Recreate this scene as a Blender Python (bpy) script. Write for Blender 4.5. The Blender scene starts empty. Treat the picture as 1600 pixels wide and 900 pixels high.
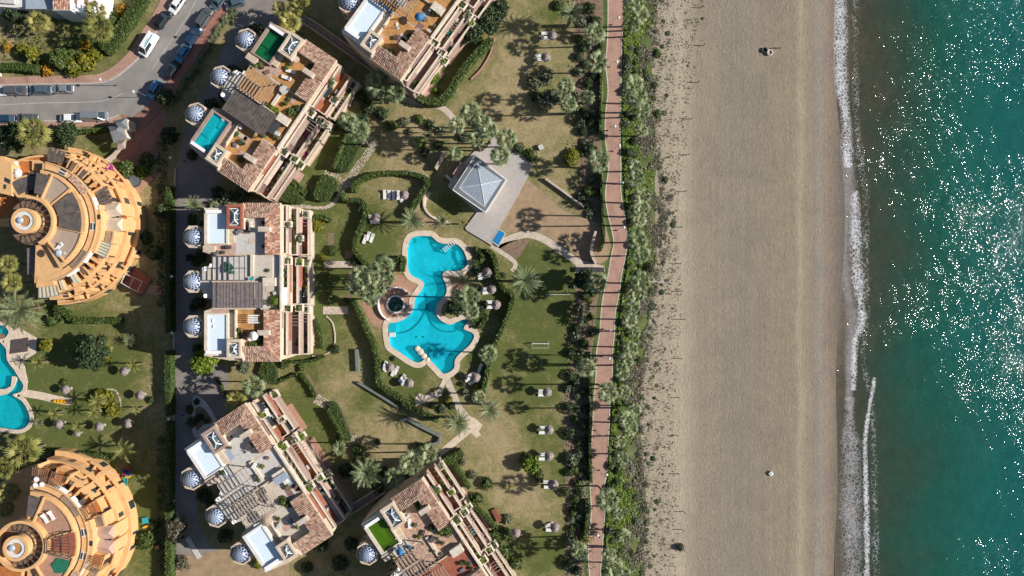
import bpy, bmesh, math, random
import numpy as np
from mathutils import Vector, Matrix
from mathutils.geometry import tessellate_polygon
random.seed(7); RNG = np.random.default_rng(7)
SC = bpy.context.scene; COL = SC.collection
# ------------------------------------------------------------------ camera, sky, sun, exposure
HC = 142.0; PXM = 7.5                      # camera height above ground (m), photo pixels per metre on the ground
cam_d = bpy.data.cameras.new('camera'); cam = bpy.data.objects.new('camera', cam_d); COL.objects.link(cam)
cam.location = (0, 0, HC); cam.rotation_euler = (0, 0, 0)
cam_d.sensor_width = 36; cam_d.lens = 18 * HC / (800 / PXM); cam_d.clip_end = 12000; cam_d.clip_start = 1
SC.camera = cam
SUN_EL = 30.0
w = bpy.data.worlds.new('World'); SC.world = w; w.use_nodes = True
nt = w.node_tree; bg = nt.nodes['Background']; sky = nt.nodes.new('ShaderNodeTexSky')
sky.sky_type = 'NISHITA'; sky.sun_disc = False; sky.sun_elevation = math.radians(SUN_EL); sky.sun_rotation = math.radians(90)
sky.altitude = 0; sky.air_density = 1.0; sky.dust_density = 0.6; sky.ozone_density = 1.0
nt.links.new(sky.outputs[0], bg.inputs[0]); bg.inputs[1].default_value = 0.060
sl = bpy.data.lights.new('sun', 'SUN'); sl.energy = 5.0; sl.angle = math.radians(0.5); sl.color = (1, 0.94, 0.86)
so = bpy.data.objects.new('sun', sl); COL.objects.link(so); so.rotation_euler = (0, math.radians(90 - SUN_EL), math.radians(0)); so.location = (60, 0, 60)
SC.view_settings.view_transform = 'Standard'; SC.view_settings.look = 'None'; SC.view_settings.exposure = 0.45; SC.view_settings.gamma = 1

# ------------------------------------------------------------------ helpers
def P(px, py, z=0.0):
    k = (HC - z) / HC
    return Vector(((px - 800) / PXM * k, (450 - py) / PXM * k, z))
def M(px, z=0.0): return px / PXM * (HC - z) / HC       # photo pixels -> metres at height z
ORD = 'first second third fourth fifth sixth seventh eighth ninth tenth eleventh twelfth thirteenth fourteenth fifteenth sixteenth seventeenth eighteenth nineteenth twentieth'.split()
TENS = {2: 'twenty', 3: 'thirty', 4: 'forty', 5: 'fifty', 6: 'sixty', 7: 'seventy', 8: 'eighty', 9: 'ninety'}
def nth(i):
    i += 1
    if i <= 20: return ORD[i - 1]
    t, u = divmod(i, 10)
    return TENS[t] + '-' + ORD[u - 1] if u else TENS[t][:-1] + 'ieth'
def tag(o, label=None, cat=None, group=None, kind=None):
    if label: o['label'] = label
    if cat: o['category'] = cat
    if group: o['group'] = group
    if kind: o['kind'] = kind
    return o
def thing(name, label, cat, loc=(0, 0, 0), rz=0.0, group=None):
    o = bpy.data.objects.new(name, None); COL.objects.link(o); o.empty_display_size = .3
    o.location = loc; o.rotation_euler = (0, 0, rz)
    return tag(o, label, cat, group)
def dup(root, loc, rz=0.0, label=None, scale=None, group=None):
    r = root.copy(); COL.objects.link(r); r.location = loc; r.rotation_euler = (0, 0, rz)
    if scale is not None: r.scale = (scale,) * 3 if not hasattr(scale, '__len__') else scale
    if label: r['label'] = label
    if group: r['group'] = group
    for ch in list(root.children):
        c = ch.copy(); COL.objects.link(c); c.parent = r
        for g in list(ch.children):
            d = g.copy(); COL.objects.link(d); d.parent = c
    return r

class MB:
    def __init__(s): s.v = []; s.f = []; s.uv = None
    def add(s, vs, fs):
        b = len(s.v); s.v += [tuple(v) for v in vs]; s.f += [tuple(b + i for i in f) for f in fs]; return s
    def poly(s, pts, holes=None):                     # pts: xyz
        loops = [[Vector(p) for p in pts]] + [[Vector(p) for p in h] for h in (holes or [])]
        flat = [p for l in loops for p in l]
        tris = tessellate_polygon(loops); out = []
        for t in tris:
            a, b, c = (flat[i] for i in t)
            if (b - a).cross(c - a).z < 0: t = (t[0], t[2], t[1])
            out.append(t)
        return s.add(flat, out)
    def prism(s, pts, z0, z1, top=True, holes=None):  # pts: xy (z ignored)
        pts = [(p[0], p[1]) for p in pts]
        loops = [pts] + [[(p[0], p[1]) for p in h] for h in (holes or [])]
        if top: s.poly([(x, y, z1) for x, y in pts], [[(x, y, z1) for x, y in h] for h in loops[1:]])
        for k, l in enumerate(loops):
            n = len(l); ar = sum(l[i][0] * l[(i + 1) % n][1] - l[(i + 1) % n][0] * l[i][1] for i in range(n))
            ccw = (ar > 0) == (k == 0)
            vs = [(x, y, z0) for x, y in l] + [(x, y, z1) for x, y in l]
            fs = [(i, (i + 1) % n, n + (i + 1) % n, n + i) for i in range(n)]
            if not ccw: fs = [f[::-1] for f in fs]
            s.add(vs, fs)
        return s
    def box(s, c, size, rz=0.0, tilt=0.0):            # c = centre of the base
        x, y, z = size[0] / 2, size[1] / 2, size[2]
        ca, sa = math.cos(rz), math.sin(rz); vs = []
        for k in (0, z):
            for (a, b) in ((-x, -y), (x, -y), (x, y), (-x, y)):
                vs.append((c[0] + a * ca - b * sa, c[1] + a * sa + b * ca, c[2] + k + tilt * a))
        return s.add(vs, [(3, 2, 1, 0), (4, 5, 6, 7), (0, 1, 5, 4), (1, 2, 6, 5), (2, 3, 7, 6), (3, 0, 4, 7)])
    def bar(s, a, b, w, h=None):                      # beam from a to b, w wide, h high, a/b on its centre line
        a = Vector(a); b = Vector(b); h = h or w; d = (b - a); L = d.length
        if L < 1e-6: return s
        d.normalize(); side = Vector((0, 0, 1)).cross(d)
        if side.length < 1e-3: side = Vector((1, 0, 0))
        side.normalize(); up = d.cross(side); vs = []
        for p in (a, b):
            for (i, j) in ((-1, -1), (1, -1), (1, 1), (-1, 1)): vs.append(p + side * i * w / 2 + up * j * h / 2)
        return s.add(vs, [(3, 2, 1, 0), (4, 5, 6, 7), (0, 1, 5, 4), (1, 2, 6, 5), (2, 3, 7, 6), (3, 0, 4, 7)])
    def cyl(s, c, r0, r1, h, n=12, cap=True):
        vs = [];
        for (r, z) in ((r0, 0), (r1, h)):
            for i in range(n):
                a = 2 * math.pi * i / n; vs.append((c[0] + r * math.cos(a), c[1] + r * math.sin(a), c[2] + z))
        fs = [(i, (i + 1) % n, n + (i + 1) % n, n + i) for i in range(n)]
        if cap: fs.append(tuple(range(n, 2 * n)))
        return s.add(vs, fs)
    def tube(s, pts, r, n=6, r1=None):
        pts = [Vector(p) for p in pts]; m = len(pts); vs = []; r1 = r if r1 is None else r1
        for k, p in enumerate(pts):
            d = (pts[min(k + 1, m - 1)] - pts[max(k - 1, 0)]).normalized()
            u = d.cross(Vector((0, 0, 1)));
            if u.length < .05: u = d.cross(Vector((1, 0, 0)))
            u.normalize(); w_ = d.cross(u); rr = r + (r1 - r) * k / max(1, m - 1)
            for i in range(n):
                a = 2 * math.pi * i / n; vs.append(p + u * rr * math.cos(a) + w_ * rr * math.sin(a))
        fs = [(k * n + i, k * n + (i + 1) % n, (k + 1) * n + (i + 1) % n, (k + 1) * n + i) for k in range(m - 1) for i in range(n)]
        fs += [tuple(range(n)), tuple(range((m - 1) * n, m * n))[::-1]]
        return s.add(vs, fs)
    def lathe(s, c, prof, n=16, a0=0.0):              # prof: list of (r, z)
        vs = []
        for (r, z) in prof:
            for i in range(n):
                a = a0 + 2 * math.pi * i / n; vs.append((c[0] + r * math.cos(a), c[1] + r * math.sin(a), c[2] + z))
        fs = [(k * n + i, k * n + (i + 1) % n, (k + 1) * n + (i + 1) % n, (k + 1) * n + i) for k in range(len(prof) - 1) for i in range(n)]
        if prof[-1][0] > 1e-4: fs.append(tuple(range((len(prof) - 1) * n, len(prof) * n)))
        return s.add(vs, fs)
    def build(s, name, mat, parent=None, smooth=False, origin=None, kind=None, loc=None):
        me = bpy.data.meshes.new(name)
        o = Vector((0, 0, 0))
        if parent is not None and origin is None:      # parts are given in world metres unless their thing is turned
            q = parent; rot = False
            while q is not None:
                o += q.location; rot = rot or q.rotation_euler.z != 0; q = q.parent
            if rot: o = Vector((0, 0, 0))
        if origin is not None: o = Vector(origin)
        if loc is not None: o = Vector(loc)
        vs = [(x - o.x, y - o.y, z - o.z) for x, y, z in s.v]
        me.from_pydata(vs, [], s.f); me.update()
        if smooth: me.polygons.foreach_set('use_smooth', [True] * len(me.polygons))
        for m in (mat if isinstance(mat, (list, tuple)) else [mat]): me.materials.append(m)
        ob = bpy.data.objects.new(name, me); COL.objects.link(ob)
        if parent is not None: ob.parent = parent
        if loc is not None: ob.location = loc
        if kind: ob['kind'] = kind
        return ob
def np_mesh(name, V, F, mat):                          # V (n,3), F (m,k) numpy
    me = bpy.data.meshes.new(name); m, k = F.shape
    me.vertices.add(len(V)); me.vertices.foreach_set('co', V.astype(np.float32).ravel())
    me.loops.add(m * k); me.loops.foreach_set('vertex_index', F.astype(np.int32).ravel())
    me.polygons.add(m); me.polygons.foreach_set('loop_start', np.arange(0, m * k, k, dtype=np.int32))
    me.update(calc_edges=True); me.materials.append(mat); return me
def leaf_quads(C, N, size, asp=1.6, rng=RNG, fold=0.0):       # C centres (n,3), N normals (n,3), size (n,)
    n = len(C); N = N / np.maximum(np.linalg.norm(N, axis=1, keepdims=True), 1e-6)
    R = rng.normal(size=(n, 3)); T = np.cross(N, R); T /= np.maximum(np.linalg.norm(T, axis=1, keepdims=True), 1e-6); B = np.cross(N, T)
    s = size[:, None]
    V = np.stack([C - T * s * asp * .5, C + B * s * .45, C + T * s * asp * .5, C - B * s * .45], 1).reshape(-1, 3)
    return V, np.arange(4 * n).reshape(n, 4)

# ------------------------------------------------------------------ materials
def new_mat(name):
    m = bpy.data.materials.new(name); m.use_nodes = True
    n = m.node_tree.nodes; b = n['Principled BSDF']; return m, m.node_tree, b
def ramp(nt, fac, stops):
    r = nt.nodes.new('ShaderNodeValToRGB'); e = r.color_ramp.elements
    while len(e) < len(stops): e.new(0.5)
    for el, (p, c) in zip(e, stops): el.position = p; el.color = (*c, 1)
    nt.links.new(fac, r.inputs[0]); return r.outputs[0]
def noise(nt, scale, detail=4, rough=.6, coord='Object', vec=None, dist=0, sx=None):
    t = nt.nodes.new('ShaderNodeTexNoise'); t.inputs['Scale'].default_value = scale; t.inputs['Detail'].default_value = detail
    t.inputs['Roughness'].default_value = rough; t.inputs['Distortion'].default_value = dist
    if vec is None:
        tc = nt.nodes.new('ShaderNodeTexCoord'); vec = tc.outputs[coord]
    if sx is not None:
        mp = nt.nodes.new('ShaderNodeMapping'); mp.inputs['Scale'].default_value = sx; nt.links.new(vec, mp.inputs[0]); vec = mp.outputs[0]
    nt.links.new(vec, t.inputs['Vector']); return t.outputs['Fac']
def mixc(nt, fac, a, b, mode='MIX'):
    m = nt.nodes.new('ShaderNodeMix'); m.data_type = 'RGBA'; m.blend_type = mode
    for sock, val in ((m.inputs['Factor'], fac), (m.inputs['A'], a), (m.inputs['B'], b)):
        if hasattr(val, 'links') or hasattr(val, 'is_output'): nt.links.new(val, sock)
        elif isinstance(val, (int, float)): sock.default_value = val
        else: sock.default_value = (*val, 1)
    # link colour sockets
    return [o for o in m.outputs if o.type == 'RGBA'][0]
def mth(nt, op, a, b=None, c=None):
    m = nt.nodes.new('ShaderNodeMath'); m.operation = op
    for i, v in enumerate((a, b, c)):
        if v is None: continue
        if isinstance(v, (int, float)): m.inputs[i].default_value = v
        else: nt.links.new(v, m.inputs[i])
    return m.outputs[0]
def bump(nt, b, h, strength=.4, dist=.05):
    n = nt.nodes.new('ShaderNodeBump'); n.inputs['Strength'].default_value = strength; n.inputs['Distance'].default_value = dist
    nt.links.new(h, n.inputs['Height']); nt.links.new(n.outputs[0], b.inputs['Normal']); return n
def sub(c, k): return tuple(max(0, min(1, x * k)) for x in c)
def plain(name, c, rough=.8, s1=1.2, s2=9.0, amt=.22, bmp=.25, metallic=0, stain=None):
    """base colour with two sizes of soft wear and fine relief"""
    m, nt, b = new_mat(name)
    a = ramp(nt, noise(nt, s1, 5, .65), [(.3, sub(c, 1 - amt)), (.55, c), (.8, sub(c, 1 + amt * .6))])
    g = ramp(nt, noise(nt, s2, 3, .7), [(.25, (.72, .72, .72)), (.7, (1.1, 1.1, 1.1))])
    col = mixc(nt, .8, a, g, 'MULTIPLY')
    if stain:
        f = ramp(nt, noise(nt, s1 * .45, 6, .7, dist=1.0), [(.52, (0, 0, 0)), (.68, (1, 1, 1))]); sp = mth(nt, 'MULTIPLY', f, .6)
        col = mixc(nt, sp, col, stain)
    nt.links.new(col, b.inputs['Base Color']); b.inputs['Roughness'].default_value = rough; b.inputs['Metallic'].default_value = metallic
    if bmp: bump(nt, b, noise(nt, s2 * 2, 3, .7), bmp, .02)
    return m
def leafmat(name, cols, trans=.25, rough=.55):
    m, nt, b = new_mat(name); g = nt.nodes.new('ShaderNodeNewGeometry')
    k = [i / (len(cols) - 1) for i in range(len(cols))]
    c = ramp(nt, g.outputs['Random Per Island'], list(zip(k, cols)))
    oi = nt.nodes.new('ShaderNodeObjectInfo'); t = ramp(nt, oi.outputs['Random'], [(0, (.75, .8, .7)), (1, (1.2, 1.15, 1.1))])
    c = mixc(nt, 1.0, c, t, 'MULTIPLY')
    nt.links.new(c, b.inputs['Base Color']); b.inputs['Roughness'].default_value = rough
    tr = nt.nodes.new('ShaderNodeBsdfTranslucent'); nt.links.new(c, tr.inputs[0]); mx = nt.nodes.new('ShaderNodeMixShader'); mx.inputs[0].default_value = trans
    out = nt.nodes['Material Output']; nt.links.new(b.outputs[0], mx.inputs[1]); nt.links.new(tr.outputs[0], mx.inputs[2]); nt.links.new(mx.outputs[0], out.inputs[0])
    return m
def islandmat(name, cols, rough=.8, bmp=.3, pos=None):
    m, nt, b = new_mat(name); g = nt.nodes.new('ShaderNodeNewGeometry')
    k = pos or [i / (len(cols) - 1) for i in range(len(cols))]
    c = ramp(nt, g.outputs['Random Per Island'], list(zip(k, cols)))
    n = ramp(nt, noise(nt, 2.5, 4, .7), [(.3, (.7, .7, .7)), (.7, (1.15, 1.15, 1.15))]); c = mixc(nt, .8, c, n, 'MULTIPLY')
    nt.links.new(c, b.inputs['Base Color']); b.inputs['Roughness'].default_value = rough
    if bmp: bump(nt, b, noise(nt, 14, 3, .7), bmp, .02)
    return m
X = {}
X['cream'] = plain('cream_render', (.60, .49, .37), stain=(.36, .28, .22))
X['cream_lt'] = plain('pale_render', (.68, .60, .49), stain=(.45, .38, .31))
X['rose'] = plain('rose_render', (.37, .26, .215), stain=(.36, .26, .22))  # facade tone darkened to carry the shade under balcony soffits
X['orange'] = plain('apricot_render', (.71, .42, .19), amt=.16, stain=(.48, .29, .14))
X['orange_f'] = plain('terracotta_floor', (.47, .16, .035), s2=5, amt=.3, stain=(.30, .12, .04))
X['tan_f'] = plain('ochre_floor', (.50, .255, .085), s2=5, amt=.35, stain=(.30, .15, .06))
X['red'] = plain('brick_red_render', (.45, .10, .05), amt=.25)
X['redfloor'] = plain('red_tile_floor', (.33, .105, .06), amt=.3)
X['mauve'] = plain('mauve_tile_floor', (.22, .135, .125), amt=.25)
X['pink_f'] = plain('pink_tile_floor', (.50, .33, .27), amt=.22, s2=6, stain=(.38, .25, .2))
X['beige_f'] = plain('beige_floor', (.56, .50, .42), amt=.14, s2=5, stain=(.42, .36, .29))
X['grey_f'] = plain('light_grey_floor', (.55, .53, .50), amt=.12, s2=4, stain=(.38, .36, .33))
X['taupe'] = plain('taupe_roof_sheet', (.40, .31, .235), amt=.12, s2=12)
X['white'] = plain('white_paint', (.86, .86, .86), amt=.05, bmp=.1, rough=.5)
X['white_old'] = plain('weathered_white', (.70, .69, .67), amt=.14)
X['reed'] = plain('grey_brown_reed', (.115, .095, .085), s1=.9, s2=14, amt=.5, bmp=.8, stain=(.2, .17, .15))
X['wood'] = plain('brown_timber', (.20, .12, .075), amt=.35)
X['wood_g'] = plain('grey_timber', (.34, .27, .22), amt=.3)
X['wood_dk'] = plain('dark_timber', (.085, .065, .06), amt=.3)
X['asphalt'] = plain('asphalt', (.27, .25, .235), s1=.25, s2=7, amt=.2, stain=(.20, .185, .17))
X['asphalt_dk'] = plain('driveway_asphalt', (.25, .22, .20), s1=.3, s2=7, amt=.25, stain=(.18, .155, .14))
X['kerb'] = plain('kerb_stone', (.48, .44, .40))
X['stone_lt'] = plain('pale_stone', (.56, .47, .38), s2=5, amt=.25, stain=(.42, .33, .26))
X['coping'] = plain('pool_coping', (.66, .54, .42), s2=5, amt=.2, stain=(.48, .37, .28))
X['deck'] = plain('pavilion_deck', (.42, .39, .37), amt=.1, s2=4, stain=(.38, .33, .29))
X['mulch'] = plain('red_brown_mulch', (.235, .16, .105), s1=1.5, s2=9, amt=.45, bmp=.7, stain=(.13, .09, .05))
X['brown_sand'] = plain('bare_brown_soil', (.36, .25, .15), s1=.6, s2=6, amt=.3, bmp=.5, stain=(.22, .18, .10))
X['pink_stone'] = plain('pink_paving', (.42, .24, .16), amt=.25, s2=5)
X['metal'] = plain('grey_metal', (.35, .36, .38), rough=.4, metallic=.6, amt=.1)
X['dark'] = plain('dark_grey', (.05, .05, .055), amt=.2)
X['green_mat'] = plain('green_pool_cover', (.01, .16, .09), amt=.25)
X['blue_cl'] = plain('blue_canvas', (.03, .16, .34), amt=.2)
X['teal'] = plain('teal_plastic', (.02, .35, .38), amt=.1, rough=.4)
X['redp'] = plain('red_plastic', (.5, .02, .03), amt=.1, rough=.4)
X['bluep'] = plain('blue_plastic', (.02, .08, .45), amt=.1, rough=.4)
X['yellow'] = plain('yellow_plastic', (.75, .42, .02), amt=.2, rough=.4)
X['thatch'] = plain('grey_brown_thatch', (.27, .225, .205), s1=3, s2=16, amt=.4, bmp=.8)
X['slate'] = plain('grey_slate_roof', (.17, .18, .185), s2=8, amt=.25, bmp=.5)
X['bark'] = plain('palm_bark', (.17, .13, .095), s2=14, amt=.4, bmp=.8)
X['drygrass'] = plain('dead_frond', (.26, .19, .10), amt=.3)
X['cloth_w'] = plain('white_canvas', (.78, .77, .74), amt=.08)
X['awn'] = plain('pale_sage_canvas', (.58, .58, .44), amt=.18, s1=2)
X['glass_dk'] = plain('dark_window_glass', (.03, .045, .055), rough=.08, amt=.1, bmp=0)
X['terrac'] = plain('terracotta_pot', (.42, .17, .08))
X['skin'] = plain('skin', (.45, .26, .18), amt=.05, bmp=0)
X['log'] = plain('driftwood', (.10, .075, .055), amt=.4)
X['magenta'] = leafmat('magenta_bloom', [(.40, .02, .25), (.6, .06, .42), (.5, .12, .3)])
X['tiles'] = islandmat('clay_roof_tiles', [(.16, .085, .055), (.30, .17, .12), (.36, .25, .19), (.48, .35, .27), (.24, .15, .11), (.42, .22, .14)])
X['tiles_or'] = islandmat('orange_clay_tiles', [(.26, .11, .07), (.42, .20, .13), (.62, .48, .38), (.36, .17, .11), (.20, .11, .08), (.50, .30, .21), (.40, .22, .15)])
X['stones'] = islandmat('flagstones', [(.45, .37, .29), (.60, .52, .42), (.34, .28, .22), (.68, .60, .50)])
X['leaf'] = leafmat('mid_green_leaves', [(.04, .07, .018), (.085, .13, .028), (.13, .17, .04), (.06, .10, .025)])
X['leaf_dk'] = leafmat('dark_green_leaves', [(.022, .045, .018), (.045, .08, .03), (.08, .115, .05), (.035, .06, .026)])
X['leaf_yel'] = leafmat('yellow_green_leaves', [(.10, .14, .012), (.20, .22, .02), (.30, .25, .02), (.12, .16, .02)])
X['leaf_org'] = leafmat('orange_leaves', [(.45, .20, .01), (.5, .30, .02), (.35, .13, .01)])
X['leaf_gr'] = leafmat('grey_green_leaves', [(.07, .09, .05), (.15, .18, .11), (.24, .26, .18), (.09, .12, .07)])
X['leaf_br'] = leafmat('bright_green_leaves', [(.085, .15, .015), (.15, .24, .02), (.22, .30, .035), (.12, .18, .02)])
X['leaf_mv'] = leafmat('mauve_scrub_leaves', [(.13, .10, .085), (.22, .18, .15), (.12, .14, .07), (.18, .155, .12)])
X['frond'] = leafmat('palm_fronds', [(.07, .10, .04), (.19, .24, .11), (.34, .38, .22), (.11, .15, .06)], .18)
X['frond_y'] = leafmat('yellow_palm_fronds', [(.12, .14, .025), (.24, .24, .06), (.34, .31, .10), (.16, .18, .04)], .2)
X['frond_g'] = leafmat('grey_palm_fronds', [(.07, .10, .05), (.19, .235, .12), (.33, .36, .20), (.105, .145, .075)], .15)
X['hedge'] = leafmat('hedge_leaves', [(.03, .065, .012), (.07, .115, .018), (.11, .155, .026), (.05, .09, .016)])
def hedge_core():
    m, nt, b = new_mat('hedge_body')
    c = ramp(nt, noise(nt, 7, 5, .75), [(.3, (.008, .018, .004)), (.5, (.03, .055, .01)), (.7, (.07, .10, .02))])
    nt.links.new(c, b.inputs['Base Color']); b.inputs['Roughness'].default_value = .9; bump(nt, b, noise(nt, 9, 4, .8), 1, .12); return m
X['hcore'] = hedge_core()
def striped(name, a, b_, scale, rot=0.0, axis='X', bmp=.5, w_=.5):
    m, nt, b = new_mat(name); tc = nt.nodes.new('ShaderNodeTexCoord'); mp = nt.nodes.new('ShaderNodeMapping'); mp.inputs['Rotation'].default_value = (0, 0, rot)
    nt.links.new(tc.outputs['Object'], mp.inputs[0]); wv = nt.nodes.new('ShaderNodeTexWave'); wv.bands_direction = axis; wv.inputs['Scale'].default_value = scale
    wv.inputs['Distortion'].default_value = .6; wv.inputs['Detail'].default_value = 2; nt.links.new(mp.outputs[0], wv.inputs['Vector'])
    c = ramp(nt, wv.outputs['Fac'], [(w_ - .12, a), (w_ + .12, b_)]); n = ramp(nt, noise(nt, 3, 5, .7), [(.3, (.65, .65, .65)), (.7, (1.15, 1.15, 1.15))]); c = mixc(nt, .8, c, n, 'MULTIPLY')
    nt.links.new(c, b.inputs['Base Color']); b.inputs['Roughness'].default_value = .85; bump(nt, b, wv.outputs['Fac'], bmp, .03); return m
def brickmat(name, a, b_, mortar, scale=1.0, rot=0.0):
    m, nt, b = new_mat(name); tc = nt.nodes.new('ShaderNodeTexCoord'); mp = nt.nodes.new('ShaderNodeMapping'); mp.inputs['Rotation'].default_value = (0, 0, rot)
    nt.links.new(tc.outputs['Object'], mp.inputs[0]); t = nt.nodes.new('ShaderNodeTexBrick'); t.inputs['Scale'].default_value = scale
    t.inputs['Color1'].default_value = (*a, 1); t.inputs['Color2'].default_value = (*b_, 1); t.inputs['Mortar'].default_value = (*mortar, 1); t.inputs['Mortar Size'].default_value = .02
    nt.links.new(mp.outputs[0], t.inputs['Vector']); c = t.outputs['Color']
    n = ramp(nt, noise(nt, .35, 7, .75, dist=.8), [(.3, (.62, .60, .60)), (.5, (.95, .95, .95)), (.72, (1.2, 1.2, 1.2))]); c = mixc(nt, .9, c, n, 'MULTIPLY')
    n2 = ramp(nt, noise(nt, 5, 4, .75), [(.3, (.8, .8, .8)), (.7, (1.1, 1.1, 1.1))]); c = mixc(nt, .8, c, n2, 'MULTIPLY')
    nt.links.new(c, b.inputs['Base Color']); b.inputs['Roughness'].default_value = .85; bump(nt, b, t.outputs['Fac'], .3, .01).invert = True; return m
X['brick'] = brickmat('pink_brick_paving', (.43, .255, .195), (.38, .22, .165), (.41, .29, .23), 2.2)
X['brick_red'] = brickmat('red_brick_paving', (.36, .15, .105), (.29, .125, .09), (.33, .22, .17), 2.2, .7)
X['tilefloor'] = brickmat('chequer_terrace_tiles', (.62, .42, .26), (.30, .15, .12), (.55, .42, .32), 1.1)
def mosaic():
    m, nt, b = new_mat('blue_white_mosaic'); tc = nt.nodes.new('ShaderNodeTexCoord')
    sp = nt.nodes.new('ShaderNodeSeparateXYZ'); nt.links.new(tc.outputs['Object'], sp.inputs[0])
    at = mth(nt, 'ARCTAN2', sp.outputs[1], sp.outputs[0]); r = mth(nt, 'SQRT', mth(nt, 'ADD', mth(nt, 'POWER', mth(nt, 'ABSOLUTE', sp.outputs[0]), 2.0), mth(nt, 'POWER', mth(nt, 'ABSOLUTE', sp.outputs[1]), 2.0)))
    u = mth(nt, 'MULTIPLY', at, 26 / math.tau); v = mth(nt, 'MULTIPLY', r, 3.4)
    cm = nt.nodes.new('ShaderNodeCombineXYZ'); nt.links.new(u, cm.inputs[0]); nt.links.new(v, cm.inputs[1])
    ck = nt.nodes.new('ShaderNodeTexChecker'); ck.inputs['Scale'].default_value = 1; nt.links.new(cm.outputs[0], ck.inputs['Vector'])
    ck.inputs['Color1'].default_value = (.52, .57, .66, 1); ck.inputs['Color2'].default_value = (.018, .055, .16, 1)
    dn = ramp(nt, noise(nt, 1.5, 5, .7), [(.3, (.55, .55, .52)), (.6, (1, 1, 1))]); oi = nt.nodes.new('ShaderNodeObjectInfo'); ot = ramp(nt, oi.outputs['Random'], [(0, (.72, .76, .8)), (1, (1.05, 1.05, 1.05))])
    nt.links.new(mixc(nt, 1.0, mixc(nt, .8, ck.outputs[0], dn, 'MULTIPLY'), ot, 'MULTIPLY'), b.inputs['Base Color']); b.inputs['Roughness'].default_value = .3; return m
X['mosaic'] = mosaic()
def glassmat(name, c, tr=.35, rough=.06):
    m, nt, b = new_mat(name); b.inputs['Base Color'].default_value = (*c, 1); b.inputs['Roughness'].default_value = rough
    b.inputs['Specular IOR Level'].default_value = .8
    t = nt.nodes.new('ShaderNodeBsdfTransparent'); t.inputs[0].default_value = (*[min(1, x * 2 + .4) for x in c], 1); mx = nt.nodes.new('ShaderNodeMixShader'); mx.inputs[0].default_value = tr
    out = nt.nodes['Material Output']; nt.links.new(b.outputs[0], mx.inputs[1]); nt.links.new(t.outputs[0], mx.inputs[2]); nt.links.new(mx.outputs[0], out.inputs[0]); return m
X['glass'] = glassmat('skylight_glass', (.10, .16, .20), .35)
X['glass_pale'] = plain('pale_ribbed_glass', (.34, .40, .47), rough=.35, amt=.08, s2=3, bmp=.2)
def watermat(name, tint, depthc, k=.5, bs=1.2, bst=.25):
    """clear water: tinted see-through surface with ripples; the basin under it is real"""
    m, nt, b = new_mat(name); out = nt.nodes['Material Output']
    t = nt.nodes.new('ShaderNodeBsdfTransparent'); t.inputs[0].default_value = (*tint, 1)
    d = nt.nodes.new('ShaderNodeBsdfDiffuse'); d.inputs[0].default_value = (*depthc, 1)
    m1 = nt.nodes.new('ShaderNodeMixShader'); m1.inputs[0].default_value = k; nt.links.new(t.outputs[0], m1.inputs[1]); nt.links.new(d.outputs[0], m1.inputs[2])
    g = nt.nodes.new('ShaderNodeBsdfGlossy'); g.inputs['Roughness'].default_value = .05
    f = nt.nodes.new('ShaderNodeFresnel'); f.inputs[0].default_value = 1.33
    bp = nt.nodes.new('ShaderNodeBump'); bp.inputs['Strength'].default_value = bst; bp.inputs['Distance'].default_value = .05
    nt.links.new(noise(nt, bs, 3, .5), bp.inputs['Height']); nt.links.new(bp.outputs[0], g.inputs['Normal']); nt.links.new(bp.outputs[0], f.inputs['Normal'])
    gb = nt.nodes.new('ShaderNodeNewGeometry'); ff = mth(nt, 'MULTIPLY', f.outputs[0], mth(nt, 'SUBTRACT', 1.0, gb.outputs['Backfacing']))
    m2 = nt.nodes.new('ShaderNodeMixShader'); nt.links.new(ff, m2.inputs[0]); nt.links.new(m1.outputs[0], m2.inputs[1]); nt.links.new(g.outputs[0], m2.inputs[2])
    nt.links.new(m2.outputs[0], out.inputs[0]); return m
X['water'] = watermat('pool_water', (.14, .74, .84), (.01, .74, .86), .22, 1.3, .9)
X['water_teal'] = watermat('teal_pool_water', (.12, .70, .76), (.01, .56, .62), .2, 1.3, .8)
X['water_green'] = watermat('dark_green_water', (.14, .50, .26), (.01, .10, .05), .4)
X['water_lime'] = watermat('lime_pool_water', (.24, .42, .05), (.11, .19, .02), .4)
X['water_pale'] = watermat('pale_blue_water', (.93, .98, 1.0), (.3, .6, .85), .05)
X['basin_w'] = plain('white_pool_shell', (.86, .87, .90), amt=.04, bmp=0)
X['basin'] = plain('pool_basin_tiles', (.60, .86, .90), amt=.3, s1=.22, s2=1.6, bmp=0)
# ================================================================== ground, beach, sea
def pp(pts, z=0.0): return [tuple(P(x, y, z)) for x, y in pts]
def smooth_px(pts, closed=False, k=4):
    n = len(pts); out = []
    rng = range(n if closed else n - 1)
    for i in rng:
        p0, p1, p2, p3 = (pts[(i - 1) % n] if closed or i > 0 else pts[i]), pts[i], pts[(i + 1) % n], (pts[(i + 2) % n] if closed or i + 2 < n else pts[(i + 1) % n])
        for j in range(k):
            t = j / k
            out.append(tuple(.5 * (2 * p1[a] + (p2[a] - p0[a]) * t + (2 * p0[a] - 5 * p1[a] + 4 * p2[a] - p3[a]) * t * t + (3 * p1[a] - p0[a] - 3 * p2[a] + p3[a]) * t ** 3) for a in (0, 1)))
    if not closed: out.append(tuple(pts[-1]))
    return out
def inpoly(x, y, pts):
    c = False; n = len(pts); j = n - 1
    for i in range(n):
        xi, yi = pts[i][:2]; xj, yj = pts[j][:2]
        if (yi > y) != (yj > y) and x < (xj - xi) * (y - yi) / (yj - yi) + xi: c = not c
        j = i
    return c
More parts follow.
